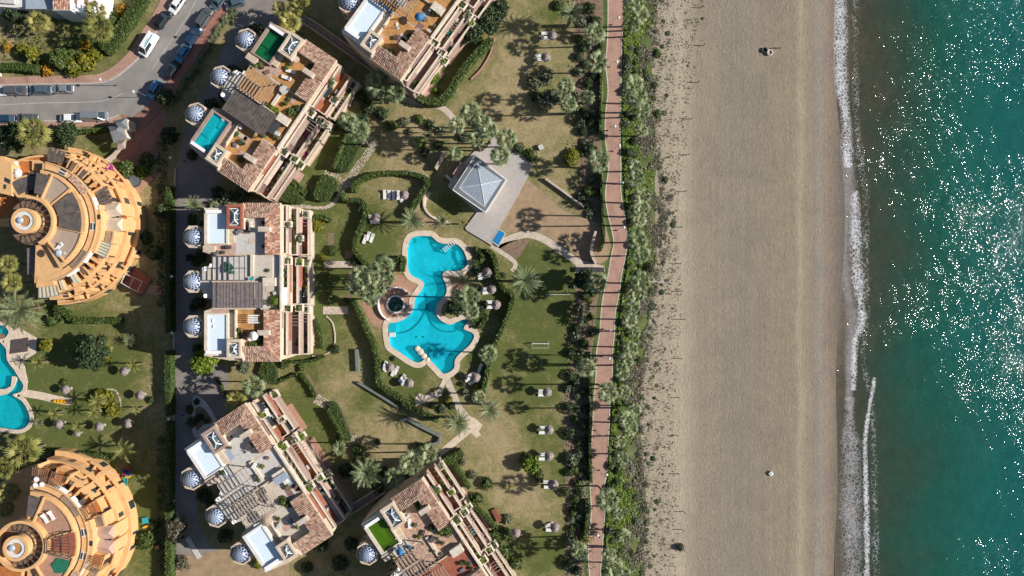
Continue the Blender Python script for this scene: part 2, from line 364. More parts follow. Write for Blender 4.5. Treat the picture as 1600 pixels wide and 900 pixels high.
def offset_px(pts, d):                                 # outward offset of a closed polygon given in pixels
    n = len(pts); ar = sum(pts[i][0] * pts[(i + 1) % n][1] - pts[(i + 1) % n][0] * pts[i][1] for i in range(n)); s = 1 if ar > 0 else -1; out = []
    for i in range(n):
        a, b, c = pts[i - 1], pts[i], pts[(i + 1) % n]
        e1 = Vector((b[0] - a[0], b[1] - a[1])).normalized(); e2 = Vector((c[0] - b[0], c[1] - b[1])).normalized()
        nn = Vector((e1.y + e2.y, -(e1.x + e2.x)));
        if nn.length < .2: nn = Vector((e1.y, -e1.x))
        nn.normalize(); out.append((b[0] + nn.x * d * s, b[1] + nn.y * d * s))
    return out
def ribbon(pts, wl, wr=None):                          # pts world xy, widths in metres -> polygon
    wr = wl if wr is None else wr; L, R = [], []; n = len(pts)
    for i, p in enumerate(pts):
        a = Vector(pts[max(0, i - 1)][:2]); b = Vector(pts[min(n - 1, i + 1)][:2]); d = (b - a).normalized(); nn = Vector((-d.y, d.x))
        L.append((p[0] + nn.x * wl, p[1] + nn.y * wl)); R.append((p[0] - nn.x * wr, p[1] - nn.y * wr))
    return L, R
def ribbon_mb(pts, hw, z, z0=None):
    L, R = ribbon(pts, hw); mb = MB(); n = len(L)
    vs = [(x, y, z) for x, y in L] + [(x, y, z) for x, y in R]
    mb.add(vs, [(i, n + i, n + i + 1, i + 1) for i in range(n - 1)])
    if z0 is not None:
        lo = [(x, y, z0) for x, y in L] + [(x, y, z0) for x, y in R]; b = vs + lo
        fs = [(i, i + 1, 2 * n + i + 1, 2 * n + i) for i in range(n - 1)] + [(n + i + 1, n + i, 3 * n + i, 3 * n + i + 1) for i in range(n - 1)]
        fs += [(0, 2 * n, 3 * n, n), (n - 1, 2 * n - 1, 4 * n - 1, 3 * n - 1)]; mb.add(b, fs)
    return mb
def structure(name, mb, mat, **k):
    o = mb.build(name, mat, **k); o['kind'] = 'structure'; return o

POOL = [(647,370),(671,369),(677,372),(684,378),(695,381),(712,381),(722,389),(727,398),(730,412),(724,420),(713,424),(700,423),(693,426),(692,434),(696,442),(698,452),(696,461),(688,469),(683,476),(681,488),(685,497),(694,504),(704,507),(714,503),(724,499),(734,500),(724,513),(736,519),(741,526),(733,540),(720,551),(711,562),(709,576),(694,584),(684,575),(671,562),(665,560),(656,566),(645,564),(624,550),(611,541),(609,535),(607,524),(607,506),(618,504),(631,499),(641,491),(647,480),(648,468),(654,460),(661,449),(662,442),(655,436),(644,431),(639,424),(637,414),(638,382)]
LPOOL = [(-60,509),(0,508),(10,512),(14,520),(8,528),(-2,531),(4,538),(10,546),(11,560),(16,570),(22,577),(31,592),(37,602),(33,612),(20,617),(34,626),(42,638),(47,652),(44,664),(33,671),(20,671),(0,668),(-20,668),(-60,640)]
poolw = [P(x, y)[:2] for x, y in POOL]; lpoolw = [P(x, y)[:2] for x, y in LPOOL]
GREEN = [(860,425,45),(830,400,30),(890,470,45),(850,520,50),(800,480,30),(860,580,40),(595,345,30),(560,340,20),(590,390,30),(615,570,35),(640,610,25),(745,560,30),(700,600,20),(160,235,35),(120,520,60),(90,600,60),(170,610,50),(60,580,40),(200,560,30),(60,690,60),(120,700,50),(230,760,60),(230,860,60),(480,600,22),(500,680,45),(470,640,35),(440,650,25),(480,560,20),(570,620,22),(820,620,30),(780,560,25),(700,640,18),(650,580,18),(700,100,40),(740,60,40),(520,200,30),(490,250,30),(560,240,25),(480,330,60),(500,400,60),(530,440,30),(505,500,60),(760,470,25),(760,420,20),(850,680,35),(880,740,30),(830,860,40),(735,820,50),(870,860,30),(150,60,60),(60,120,40),(700,320,25),(850,130,18),(860,20,25)]
DRYB = [(800,120,60),(780,50,30),(830,200,50),(620,245,30),(650,200,30),(565,480,18),(520,610,25),(560,590,20),(600,690,40),(780,680,45),(790,760,40),(820,790,40),(550,440,20),(540,345,15),(470,330,15),(610,420,15),(250,640,15),(15,60,20)]
def axis_(lo, hi, step, ext):
    a = list(np.arange(lo, hi + .01, step)); return [-e for e in ext[::-1]] + a
xs = [-4000, -900, -300, -180] + list(np.arange(-118, 32.1, 1.0)); ys = [-4000, -900, -300, -120] + list(np.arange(-66, 66.1, 1.0)) + [120, 300, 900, 4000]
xs = np.array(xs, float); ys = np.array(ys, float); gx, gy = np.meshgrid(xs, ys, indexing='xy'); nx, ny = len(xs), len(ys)
V = np.stack([gx.ravel(), gy.ravel(), np.zeros(gx.size)], 1); F = []
for j in range(ny - 1):
    for i in range(nx - 1):
        cx0, cx1, cy0, cy1 = xs[i], xs[i + 1], ys[j], ys[j + 1]; hit = False
        if -118 <= cx0 and cx1 - cx0 < 3 and cy1 - cy0 < 3:
            for pl, bb in ((poolw, (-27, -6, -19, 12)), (lpoolw, (-118, -99, -31, -6))):
                if bb[0] < cx0 < bb[1] and bb[2] < cy0 < bb[3]:
                    if any(inpoly(cx0 + u * (cx1 - cx0), cy0 + v * (cy1 - cy0), pl) for u in (0, .5, 1) for v in (0, .5, 1)): hit = True
        if not hit: F.append((j * nx + i, j * nx + i + 1, (j + 1) * nx + i + 1, (j + 1) * nx + i))
dry = np.full(len(V), .62)
for (lst, s) in ((GREEN, -.55), (DRYB, .24)):
    for (px, py, r) in lst:
        c = P(px, py); d2 = (V[:, 0] - c.x) ** 2 + (V[:, 1] - c.y) ** 2; dry += s * np.exp(-d2 / (2 * (r / PXM * .75) ** 2))
dry = np.clip(dry, 0, 1)
def lawnmat():
    m, nt, b = new_mat('lawn'); at = nt.nodes.new('ShaderNodeAttribute'); at.attribute_name = 'dryness'
    f = mth(nt, 'ADD', at.outputs['Fac'], mth(nt, 'MULTIPLY', mth(nt, 'SUBTRACT', noise(nt, .33, 8, .76, dist=.4), .5), 2.1))
    f = mth(nt, 'ADD', f, mth(nt, 'MULTIPLY', mth(nt, 'SUBTRACT', noise(nt, 1.9, 5, .75), .5), 1.4))
    c = ramp(nt, f, [(.05, (.09, .112, .023)), (.32, (.16, .158, .050)), (.6, (.235, .205, .09)), (.95, (.36, .28, .155))])
    n = ramp(nt, noise(nt, 4.5, 5, .8), [(.28, (.42, .44, .38)), (.5, (.95, .95, .95)), (.72, (1.4, 1.35, 1.25))]); c = mixc(nt, .95, c, n, 'MULTIPLY')
    nt.links.new(c, b.inputs['Base Color']); b.inputs['Roughness'].default_value = .95; bump(nt, b, noise(nt, 7, 5, .8), 1, .08); return m
X['lawn'] = lawnmat()
me = np_mesh('ground', V, np.array(F), X['lawn']); a = me.attributes.new('dryness', 'FLOAT', 'POINT'); a.data.foreach_set('value', dry.astype(np.float32))
g = bpy.data.objects.new('ground', me); COL.objects.link(g); g['kind'] = 'structure'

# --- beach: a sheet that falls gently to the water
def sandmat():
    m, nt, b = new_mat('beach_sand'); tc = nt.nodes.new('ShaderNodeTexCoord'); sp = nt.nodes.new('ShaderNodeSeparateXYZ'); nt.links.new(tc.outputs['Object'], sp.inputs[0])
    wob = mth(nt, 'MULTIPLY', mth(nt, 'SUBTRACT', noise(nt, .05, 6, .6, vec=tc.outputs['Object']), .5), 7.0)
    wob2 = mth(nt, 'MULTIPLY', mth(nt, 'SUBTRACT', noise(nt, .9, 5, .7, vec=tc.outputs['Object'], sx=(1, .25, 1)), .5), 1.4)
    x = mth(nt, 'ADD', mth(nt, 'ADD', sp.outputs[0], mth(nt, 'MULTIPLY', wob, .35)), wob2)
    f = mth(nt, 'DIVIDE', mth(nt, 'SUBTRACT', x, 26.0), 48.0)     # 26 m .. 74 m
    def at(px): return ((px - 800) / PXM - 26) / 48
    c = ramp(nt, f, [(at(1010), (.36, .305, .225)), (at(1064), (.40, .34, .25)), (at(1090), (.275, .23, .168)), (at(1150), (.24, .207, .157)), (at(1200), (.258, .217, .158)), (at(1243), (.275, .227, .158)), (at(1251), (.335, .285, .20)), (at(1260), (.25, .207, .148)),
                     (at(1272), (.22, .182, .138)), (at(1284), (.235, .208, .175)), (at(1296), (.225, .178, .132)), (at(1312), (.155, .125, .10)), (at(1330), (.11, .092, .075))])
    n = ramp(nt, noise(nt, 1.6, 6, .78), [(.25, (.70, .70, .71)), (.5, (1, 1, 1)), (.75, (1.12, 1.11, 1.09))]); c = mixc(nt, .9, c, n, 'MULTIPLY')
    n2 = ramp(nt, noise(nt, 6, 3, .8), [(.28, (.72, .72, .72)), (.45, (1, 1, 1)), (.75, (1.12, 1.12, 1.12))]); c = mixc(nt, .4, c, n2, 'MULTIPLY')
    tr_ = ramp(nt, noise(nt, .8, 5, .6, sx=(1.6, .035, 1)), [(.35, (.88, .88, .88)), (.5, (1, 1, 1)), (.68, (1.1, 1.09, 1.07))]); c = mixc(nt, mth(nt, 'MULTIPLY', noise(nt, .06, 3, .6), .95), c, tr_, 'MULTIPLY'); mt_ = ramp(nt, noise(nt, .14, 7, .72, dist=1.2), [(.3, (.83, .83, .84)), (.5, (.97, .97, .97)), (.7, (1.08, 1.06, 1.03))]); c = mixc(nt, 1.0, c, mt_, 'MULTIPLY')
    nt.links.new(c, b.inputs['Base Color']); b.inputs['Roughness'].default_value = .9
    h = mth(nt, 'ADD', noise(nt, 2.2, 5, .7, sx=(1, .6, 1)), mth(nt, 'MULTIPLY', noise(nt, 6.5, 3, .7), .45)); h = mth(nt, 'ADD', h, mth(nt, 'MULTIPLY', noise(nt, .9, 4, .8, dist=2.0), .8)); bump(nt, b, h, .6, .24); return m
X['sand'] = sandmat()
SEAZ = -1.1
prof = [(1000, .012), (1030, .03), (1060, .10), (1085, -.02), (1150, -.12), (1235, -.32), (1250, -.22), (1262, -.40), (1290, -.75), (1315, SEAZ - .02), (1345, SEAZ - .5), (1420, SEAZ - 1.6), (1600, SEAZ - 4.5), (2400, SEAZ - 10), (40000, SEAZ - 14)]
ysb = [-4000, -600, -120] + list(np.arange(-70, 70.1, 4.0)) + [120, 600, 4000]; vs = []; fs = []
for j, y in enumerate(ysb):
    for (px, z) in prof:
        dx = 1.2 * math.sin(y * .045 + 1) + .8 * math.sin(y * .11) if px > 1010 else 0
        vs.append(((px - 800) / PXM + dx * (.4 if px < 1300 else 1), y, z))
k = len(prof)
for j in range(len(ysb) - 1):
    for i in range(k - 1): fs.append((j * k + i, j * k + i + 1, (j + 1) * k + i + 1, (j + 1) * k + i))
structure('beach', MB().add(vs, fs), X['sand'], smooth=True)
# --- sea
GLINT = 2.45
def seamat():
    m, nt, b = new_mat('sea_water'); tc = nt.nodes.new('ShaderNodeTexCoord'); V_ = tc.outputs['Object']; sp = nt.nodes.new('ShaderNodeSeparateXYZ'); nt.links.new(V_, sp.inputs[0])
    wob = mth(nt, 'MULTIPLY', mth(nt, 'SUBTRACT', noise(nt, .035, 6, .62, vec=V_), .5), 26.0)
    f = mth(nt, 'DIVIDE', mth(nt, 'SUBTRACT', mth(nt, 'ADD', sp.outputs[0], wob), 66.0), 46.0)
    c = ramp(nt, f, [(0.0, (.165, .13, .10)), (.06, (.115, .095, .07)), (.16, (.052, .056, .038)), (.32, (.030, .060, .042)), (.50, (.014, .082, .060)), (.72, (.012, .098, .082)), (1.0, (.008, .094, .094))])
    n = ramp(nt, noise(nt, .6, 6, .7, vec=V_, sx=(1, .7, 1)), [(.3, (.78, .8, .8)), (.7, (1.18, 1.15, 1.15))]); c = mixc(nt, .8, c, n, 'MULTIPLY')
    out = nt.nodes['Material Output']; df = nt.nodes.new('ShaderNodeBsdfDiffuse'); nt.links.new(c, df.inputs[0]); gl_ = nt.nodes.new('ShaderNodeBsdfGlossy'); gl_.inputs['Roughness'].default_value = .085
    fr_ = nt.nodes.new('ShaderNodeFresnel'); fr_.inputs[0].default_value = 1.33; mx_ = nt.nodes.new('ShaderNodeMixShader'); nt.links.new(fr_.outputs[0], mx_.inputs[0]); nt.links.new(df.outputs[0], mx_.inputs[1]); nt.links.new(gl_.outputs[0], mx_.inputs[2]); nt.links.new(mx_.outputs[0], out.inputs[0])
    # wind ruffled and calmer patches of the surface, drifting along a north-east line
    mp = nt.nodes.new('ShaderNodeMapping'); mp.inputs['Rotation'].default_value = (0, 0, math.radians(-52)); mp.inputs['Scale'].default_value = (.35, 1, 1); nt.links.new(V_, mp.inputs[0])
    pat = noise(nt, .045, 4, .55, vec=mp.outputs[0], dist=.5); far = mth(nt, 'DIVIDE', mth(nt, 'SUBTRACT', sp.outputs[0], 72.0), 30.0); far.node.use_clamp = True
    wv = nt.nodes.new('ShaderNodeTexWave'); wv.inputs['Scale'].default_value = .11; wv.inputs['Distortion'].default_value = 5; wv.inputs['Detail'].default_value = 3; wv.inputs['Detail Scale'].default_value = 1.3; mw = nt.nodes.new('ShaderNodeMapping'); mw.inputs['Rotation'].default_value = (0, 0, math.radians(-28)); nt.links.new(V_, mw.inputs[0]); nt.links.new(mw.outputs[0], wv.inputs['Vector'])
    am = mth(nt, 'MULTIPLY', mth(nt, 'ADD', mth(nt, 'ADD', mth(nt, 'MULTIPLY', pat, 1.9), mth(nt, 'MULTIPLY', wv.outputs['Fac'], .34)), -.50), mth(nt, 'ADD', mth(nt, 'MULTIPLY', far, .42), .66))
    def blob(px, py, r, k_):
        o = P(px, py); vv = nt.nodes.new('ShaderNodeVectorMath'); vv.operation = 'DISTANCE'; nt.links.new(V_, vv.inputs[0]); vv.inputs[1].default_value = (o.x, o.y, SEAZ)
        q = mth(nt, 'SUBTRACT', 1.0, mth(nt, 'DIVIDE', vv.outputs['Value'], r / PXM)); q.node.use_clamp = True
        return mth(nt, 'MULTIPLY', mth(nt, 'SMOOTH_MIN', q, .6, .3), k_)
    for bl in ((1460, 760, 230, -.5), (1590, 150, 120, -.45), (1420, 870, 200, -.4), (1540, 240, 100, -.35), (1590, 440, 220, .22), (1530, 60, 170, .35), (1450, 170, 150, .35), (1590, 620, 150, .22), (1390, 330, 70, -.25), (1600, 780, 60, .5)):
        am = mth(nt, 'ADD', am, blob(*bl))
    am = mth(nt, 'MULTIPLY', mth(nt, 'MINIMUM', mth(nt, 'MAXIMUM', am, .25), 1.0), .86)
    # wavelet slopes: two noise fields give the surface normal directly, so glints stay crisp at any distance
    def slopes(scale, k, sx):
        t = nt.nodes.new('ShaderNodeTexNoise'); t.inputs['Scale'].default_value = scale; t.inputs['Detail'].default_value = 1.5; t.inputs['Roughness'].default_value = .5
        mp_ = nt.nodes.new('ShaderNodeMapping'); mp_.inputs['Scale'].default_value = sx; mp_.inputs['Rotation'].default_value = (0, 0, .25); nt.links.new(V_, mp_.inputs[0]); nt.links.new(mp_.outputs[0], t.inputs['Vector'])
        v = nt.nodes.new('ShaderNodeVectorMath'); v.operation = 'SUBTRACT'; nt.links.new(t.outputs['Color'], v.inputs[0]); v.inputs[1].default_value = (.5, .5, .5)
        q = nt.nodes.new('ShaderNodeVectorMath'); q.operation = 'MULTIPLY'; nt.links.new(v.outputs[0], q.inputs[0]); q.inputs[1].default_value = (k, k, 0); return q.outputs[0]
    sA = nt.nodes.new('ShaderNodeVectorMath'); sA.operation = 'ADD'; nt.links.new(slopes(2.9, 1.05, (1.5, .8, 1)), sA.inputs[0]); nt.links.new(slopes(.45, .35, (1, .6, 1)), sA.inputs[1])
    sB = nt.nodes.new('ShaderNodeVectorMath'); sB.operation = 'SCALE'; nt.links.new(sA.outputs[0], sB.inputs[0]); nt.links.new(mth(nt, 'MULTIPLY', am, GLINT), sB.inputs['Scale'])
    def nrm(src):
        u = nt.nodes.new('ShaderNodeVectorMath'); u.operation = 'ADD'; nt.links.new(src, u.inputs[0]); u.inputs[1].default_value = (0, 0, 1); w2 = nt.nodes.new('ShaderNodeVectorMath'); w2.operation = 'NORMALIZE'; nt.links.new(u.outputs[0], w2.inputs[0]); return w2.outputs[0]
    N1 = nrm(sB.outputs[0]); nt.links.new(N1, gl_.inputs['Normal']); nt.links.new(N1, fr_.inputs['Normal'])
    sC = nt.nodes.new('ShaderNodeVectorMath'); sC.operation = 'SCALE'; nt.links.new(sB.outputs[0], sC.inputs[0]); sC.inputs['Scale'].default_value = .34; nt.links.new(nrm(sC.outputs[0]), df.inputs['Normal'])
    return m
X['sea'] = seamat()
structure('sea', MB().add([((1308 - 800) / PXM, -4000, SEAZ), (5000, -4000, SEAZ), (5000, 4000, SEAZ), ((1308 - 800) / PXM, 4000, SEAZ)], [(0, 1, 2, 3)]), X['sea'])
# --- foam: lacy sheets lying on the water; u runs across, v along
def foammat(name, thr, col=(.80, .80, .82), sc=1.0, sharp=4.0, amax=1.0):
    m, nt, b = new_mat(name); uv = nt.nodes.new('ShaderNodeUVMap'); uv.uv_map = 'UVMap'; sp = nt.nodes.new('ShaderNodeSeparateXYZ'); nt.links.new(uv.outputs[0], sp.inputs[0])
    tc = nt.nodes.new('ShaderNodeTexCoord'); vo = nt.nodes.new('ShaderNodeTexVoronoi'); vo.feature = 'DISTANCE_TO_EDGE'; vo.inputs['Scale'].default_value = 2.0 * sc
    wn = nt.nodes.new('ShaderNodeTexNoise'); wn.inputs['Scale'].default_value = 2.2 * sc; wn.inputs['Detail'].default_value = 4; nt.links.new(tc.outputs['Object'], wn.inputs['Vector'])
    ad = nt.nodes.new('ShaderNodeVectorMath'); ad.operation = 'ADD'; s_ = nt.nodes.new('ShaderNodeVectorMath'); s_.operation = 'SCALE'; s_.inputs['Scale'].default_value = .9
    nt.links.new(wn.outputs['Color'], s_.inputs[0]); nt.links.new(tc.outputs['Object'], ad.inputs[0]); nt.links.new(s_.outputs[0], ad.inputs[1]); nt.links.new(ad.outputs[0], vo.inputs['Vector'])
    edge = mth(nt, 'SUBTRACT', 1.0, mth(nt, 'MULTIPLY', vo.outputs['Distance'], 5.0)); edge.node.use_clamp = True
    u = sp.outputs[0]; prof_ = mth(nt, 'MULTIPLY', mth(nt, 'MULTIPLY', u, mth(nt, 'SUBTRACT', 1.0, u)), 4.0)
    nz = noise(nt, 1.1, 6, .8); nz2 = noise(nt, .16, 4, .6)
    s = mth(nt, 'ADD', mth(nt, 'MULTIPLY', prof_, .75), mth(nt, 'ADD', mth(nt, 'MULTIPLY', edge, .38), mth(nt, 'ADD', mth(nt, 'MULTIPLY', nz, .8), mth(nt, 'MULTIPLY', nz2, .5))))
    a_ = mth(nt, 'MULTIPLY', mth(nt, 'SUBTRACT', s, thr), sharp); a_.node.use_clamp = True; a_ = mth(nt, 'MULTIPLY', a_, amax)
    nt.links.new(a_, b.inputs['Alpha']); b.inputs['Base Color'].default_value = (*col, 1); b.inputs['Roughness'].default_value = .7
    bump(nt, b, nz, .6, .1); return m
def foam(pts, mat, z, name='sea_foam'):                # pts: (y, x_left, x_right)
    pts = [(y, a - 2.5, b + 3.5) for y, a, b in pts]
    cen = smooth_px([(p[0], p[1]) for p in pts], k=5); wid = smooth_px([(p[0], p[2]) for p in pts], k=5); vs = []; fs = []; uvs = []
    for i, ((y, xl), (_, xr)) in enumerate(zip(cen, wid)):
        for j in range(5): vs.append(tuple(P(xl + (xr - xl) * j / 4, y, z)))
    for i in range(len(cen) - 1):
        for j in range(4):
            fs.append((i * 5 + j, i * 5 + j + 1, i * 5 + j + 6, i * 5 + j + 5)); uvs += [(j / 4, i), ((j + 1) / 4, i), ((j + 1) / 4, i + 1), (j / 4, i + 1)]
    fs = [f[::-1] for f in fs]; uvs = [uvs[k + 3 - q] for k in range(0, len(uvs), 4) for q in range(4)]
    o = MB().add(vs, fs).build(name, mat); l = o.data.uv_layers.new(name='UVMap'); l.data.foreach_set('uv', [c for u in uvs for c in u]); o['kind'] = 'stuff'; return o
FM1 = foammat('dense_foam', 1.24, (.68, .68, .71), .8, 1.7, .92); FM2 = foammat('thin_wash', 1.12, (.36, .335, .34), 1.3, 1.5, .66); FM4 = foammat('churned_wash', 1.24, (.46, .44, .46), .8, 1.6, .72); FM3 = foammat('lace', 1.62, (.6, .6, .62), .6, 3.0, .75)
foam([(-60,1292,1318),(0,1296,1324),(30,1298,1327),(60,1297,1328),(85,1299,1326),(110,1299,1326),(140,1303,1326),(170,1311,1328),(200,1312,1332),(230,1312,1334),(255,1315,1332),(262,1320,1328)], FM1, SEAZ + .05)
foam([(255,1314,1334),(275,1311,1338),(300,1309,1340),(330,1308,1338),(360,1308,1332),(400,1310,1330),(430,1312,1330),(460,1316,1334),(490,1318,1344),(520,1318,1342),(560,1318,1336),(600,1320,1332),(640,1320,1332)], FM2, SEAZ + .04)
foam([(298,1334,1340),(315,1326,1344),(340,1326,1346),(370,1324,1348),(400,1324,1350),(430,1327,1352),(455,1332,1352),(480,1338,1352),(500,1338,1354),(515,1334,1350),(530,1330,1342),(560,1329,1339),(590,1328,1338),(610,1330,1336)], FM1, SEAZ + .06)
foam([(590,1364,1366),(605,1362,1366),(630,1357,1360),(660,1352,1357),(690,1348,1354),(720,1348,1355),(750,1349,1356),(790,1350,1357),(830,1349,1358),(870,1351,1358),(900,1349,1358),(960,1349,1358)], FM1, SEAZ + .07)
foam([(620,1320,1336),(660,1316,1336),(690,1308,1348),(720,1307,1352),(760,1306,1352),(800,1306,1352),(850,1307,1352),(900,1308,1354),(960,1308,1354)], FM4, SEAZ + .045)
foam([(-60,1322,1352),(100,1326,1346),(200,1328,1350),(260,1330,1360),(300,1338,1366),(380,1344,1362),(480,1348,1362),(560,1340,1356),(640,1352,1372),(760,1356,1376),(840,1356,1380),(960,1356,1384)], FM3, SEAZ + .055)

# ================================================================== paved surfaces
def sheet(name, pts, z, mat, holes=None, smooth=0, closed=True):
    if smooth: pts = smooth_px(pts, True, smooth)
    return structure(name, MB().poly(pp(pts, z) if z else [(*P(x, y)[:2], 0) for x, y in pts], holes), mat)
def flat(name, pts, lvl, mat, sm=0, holes=None):       # ground-level sheet, lvl = number of 4 mm steps
    if sm: pts = smooth_px(pts, True, sm)
    z = .004 * lvl; mb = MB().poly([(*P(x, y)[:2], z) for x, y in pts], [[(*P(x, y)[:2], z) for x, y in h] for h in (holes or [])]); return structure(name, mb, mat)
def slab(name, pts, z0, z1, mat, sm=0, holes=None):
    if sm: pts = smooth_px(pts, True, sm)
    mb = MB().prism([P(x, y)[:2] for x, y in pts], z0, z1, holes=[[P(x, y)[:2] for x, y in h] for h in (holes or [])]); return structure(name, mb, mat)
PROM = [(-40,950,976),(0,950,975),(30,950,975),(60,949,972),(80,948,971),(100,946,971),(140,950,970),(180,946,970),(220,946,969),(260,951,970),(300,946,970),(330,949,975),(360,956,979),(380,959,981),(400,955,977),(430,950,971),(460,943,967),(490,939,961),(520,937,960),(550,932,957),(590,931,956),(620,928,953),(660,926,952),(700,924,950),(740,922,948),(760,922,944),(800,924,945),(840,920,942),(870,919,940),(900,921,938),(960,921,938)]
Lp = smooth_px([(y, a) for y, a, b in PROM], k=3); Rp = smooth_px([(y, b) for y, a, b in PROM], k=3)
prom_poly = [(x, y) for y, x in Lp] + [(x, y) for y, x in Rp[::-1]]
flat('promenade', prom_poly, 5, X['brick'])
for L_ in (Lp, Rp): structure('promenade_kerb', ribbon_mb([P(x, y)[:2] for y, x in L_], .12, .06, 0), X['stone_lt'])
def greenstrip(x0f, x1f, name='verge_grass'):
    a = [(x0f(x), y) for y, x in Lp] if x0f(0) < 0 else [(x1f(x), y) for y, x in Rp]
    return a
X['verge'] = plain('mown_verge', (.07, .12, .02), s1=.8, s2=6, amt=.35, bmp=.8)
flat('verge', [(x - 7, y) for y, x in Lp] + [(x, y) for y, x in Lp[::-1]], 3, X['verge']); flat('verge', [(x, y) for y, x in Rp] + [(x + 9, y) for y, x in Rp[::-1]], 3, X['verge'])
# planting bed left of the promenade, wild ground right of it
flat('planting_bed', smooth_px([(890,-30),(943,-30),(941,60),(940,130),(938,200),(940,270),(938,320),(948,370),(944,395),(937,425),(933,470),(928,520),(922,560),(920,620),(918,700),(914,770),(912,840),(912,930),(884,930),(884,800),(882,700),(880,600),(896,560),(898,480),(902,420),(905,330),(902,230),(898,120),(897,40)], True, 3), 2, X['mulch'])
X['wild'] = plain('weedy_dune_ground', (.105, .14, .03), s1=.35, s2=4, amt=.5, bmp=.8, stain=(.30, .25, .17))
flat('dune_ground', smooth_px([(980,-60),(1034,-60),(1030,40),(1024,100),(1022,170),(1026,240),(1036,300),(1040,350),(1030,400),(1018,450),(1012,520),(1004,580),(1000,650),(1006,740),(1010,800),(1006,860),(1004,960),(945,960),(948,860),(954,780),(958,700),(962,600),(966,520),(974,440),(986,380),(979,320),(976,240),(977,140)], True, 3), 6, X['wild'])
# road
road_up = [(-40,133),(0,133),(100,131),(150,130),(175,124),(200,106),(222,84),(240,57),(256,30),(272,0),(290,-40)]
road_dn = [(-40,188),(0,188),(60,189),(120,189),(168,186),(190,178),(208,184),(236,160),(262,128),(290,90),(318,48),(340,12),(360,-40)]
road_up = smooth_px(road_up, k=4); road_dn = smooth_px(road_dn, k=4)
flat('road', road_up + road_dn[::-1], 2, X['asphalt'])
slab('pavement', road_up[::-1] + smooth_px([(-40,122),(0,121),(60,119),(130,118),(160,114),(185,98),(207,74),(224,46),(244,14),(268,-40)], k=4), 0, .12, X['brick'])
slab('pavement', smooth_px([(-40,188),(0,188),(60,189),(120,189),(168,186),(186,180)], k=3) + smooth_px([(190,186),(176,192),(158,197),(100,198),(0,198),(-40,198)], k=3), 0, .12, X['brick'])
slab('pavement', smooth_px([(208,184),(236,160),(262,128),(290,90),(318,48),(340,12),(360,-40)], k=3) + smooth_px([(384,-40),(362,10),(336,44),(306,94),(276,138),(250,172),(228,196)], k=3), 0, .12, X['brick_red'])
flat('entrance_ramp', [(190,178),(208,184),(228,196),(250,172),(262,176),(246,230),(236,262),(212,276),(190,262),(182,244),(196,230),(200,210)], 3, X['brick_red'])
structure('kerb', ribbon_mb([P(x, y)[:2] for x, y in road_up], .14, .15, 0), X['kerb'])
structure('kerb', ribbon_mb([P(x, y)[:2] for x, y in smooth_px([(-40,188),(0,188),(60,189),(120,189),(168,186),(186,180)], k=4)], .14, .15, 0), X['kerb'])
X['roadpaint'] = plain('worn_road_paint', (.50, .49, .47), amt=.3, s1=1.5, bmp=0)
cl = smooth_px([(-40,165),(0,164),(60,161),(120,160),(158,158),(178,152),(192,146)], k=6); structure('road_marking', ribbon_mb([P(x, y)[:2] for x, y in cl], .06, .016), X['roadpaint'])
cl2 = smooth_px([(238,108),(262,72),(290,30),(312,-10),(330,-50)], k=6); structure('road_marking', ribbon_mb([P(x, y)[:2] for x, y in cl2], .06, .016), X['roadpaint'])
X['cracks'] = plain('tar_seam', (.09, .085, .08), amt=.3, bmp=0)
# driveways of the complex
flat('driveway', smooth_px([(372,-40),(450,-40),(440,20),(425,50),(400,78),(370,110),(345,150),(322,200),(310,250)], k=3) + [(345,262),(345,300),(310,330),(305,420),(306,560),(356,572),(356,640),(338,700),(306,760),(310,820),(330,856),(400,866),(450,880),(452,960),(250,960),(274,870),(273,700),(273,500),(273,330),(275,262),(290,200),(306,160),(330,118),(352,70),(366,30)], 1, X['asphalt_dk'])
structure('kerb', ribbon_mb([P(x, y)[:2] for x, y in [(274,262),(272.5,340),(272,460),(272,620),(272,800)]], .16, .2, 0), X['kerb'])
flat('paved_yard', [(316,866),(350,858),(452,876),(450,960),(250,960),(262,868)], 3, X['brown_sand'])
X['blue_walk'] = X['grey_f']
structure('ramp_kerb', ribbon_mb([P(x, y)[:2] for x, y in [(273,800),(290,836),(312,872)]], .5, .1, 0), X['grey_f'])
# bare sand court and paths
flat('sand_court', [(816,285),(826,281),(858,310),(882,330),(926,346),(946,352),(955,384),(950,405),(938,412),(905,402),(862,374),(825,358),(805,362),(790,362),(783,352)], 4, X['brown_sand'])
def path(pts, hw, name='garden_path', mat=None, lvl=6, k=4): return structure(name, ribbon_mb([P(x, y)[:2] for x, y in smooth_px(pts, k=k)], hw, .004 * lvl), mat or X['stone_lt'])
path([(772,388),(784,380),(800,372),(824,366),(848,373),(872,388),(892,402),(908,414),(920,420)], .75)
path([(768,384),(786,396),(798,404),(806,413),(800,424)], .45, lvl=7)
flat('garden_path', [(896,402),(916,408),(944,416),(945,424),(912,426),(898,428),(900,416)], 8, X['stone_lt'])
path([(618,150),(640,157),(668,163),(690,168),(704,180),(712,190)], .6)
path([(548,293),(562,283),(590,272),(618,269),(644,271),(668,278)], .5)
path([(560,330),(569,318),(572,330),(566,346),(560,366),(556,380)], .22, lvl=7)
path([(671,283),(660,300),(652,318),(650,334),(662,344),(690,352)], .7, mat=X['brown_sand'])
path([(672,300),(664,314),(664,330),(676,340),(700,347)], .35, lvl=8, mat=X['coping'])
path([(698,592),(704,606),(710,620),(716,634),(724,646),(734,656)], .7)
flat('garden_path', [(694,588),(700,590),(693,606),(690,618),(672,626),(650,634),(648,624),(654,614),(664,618),(684,610)], 8, X['coping'])
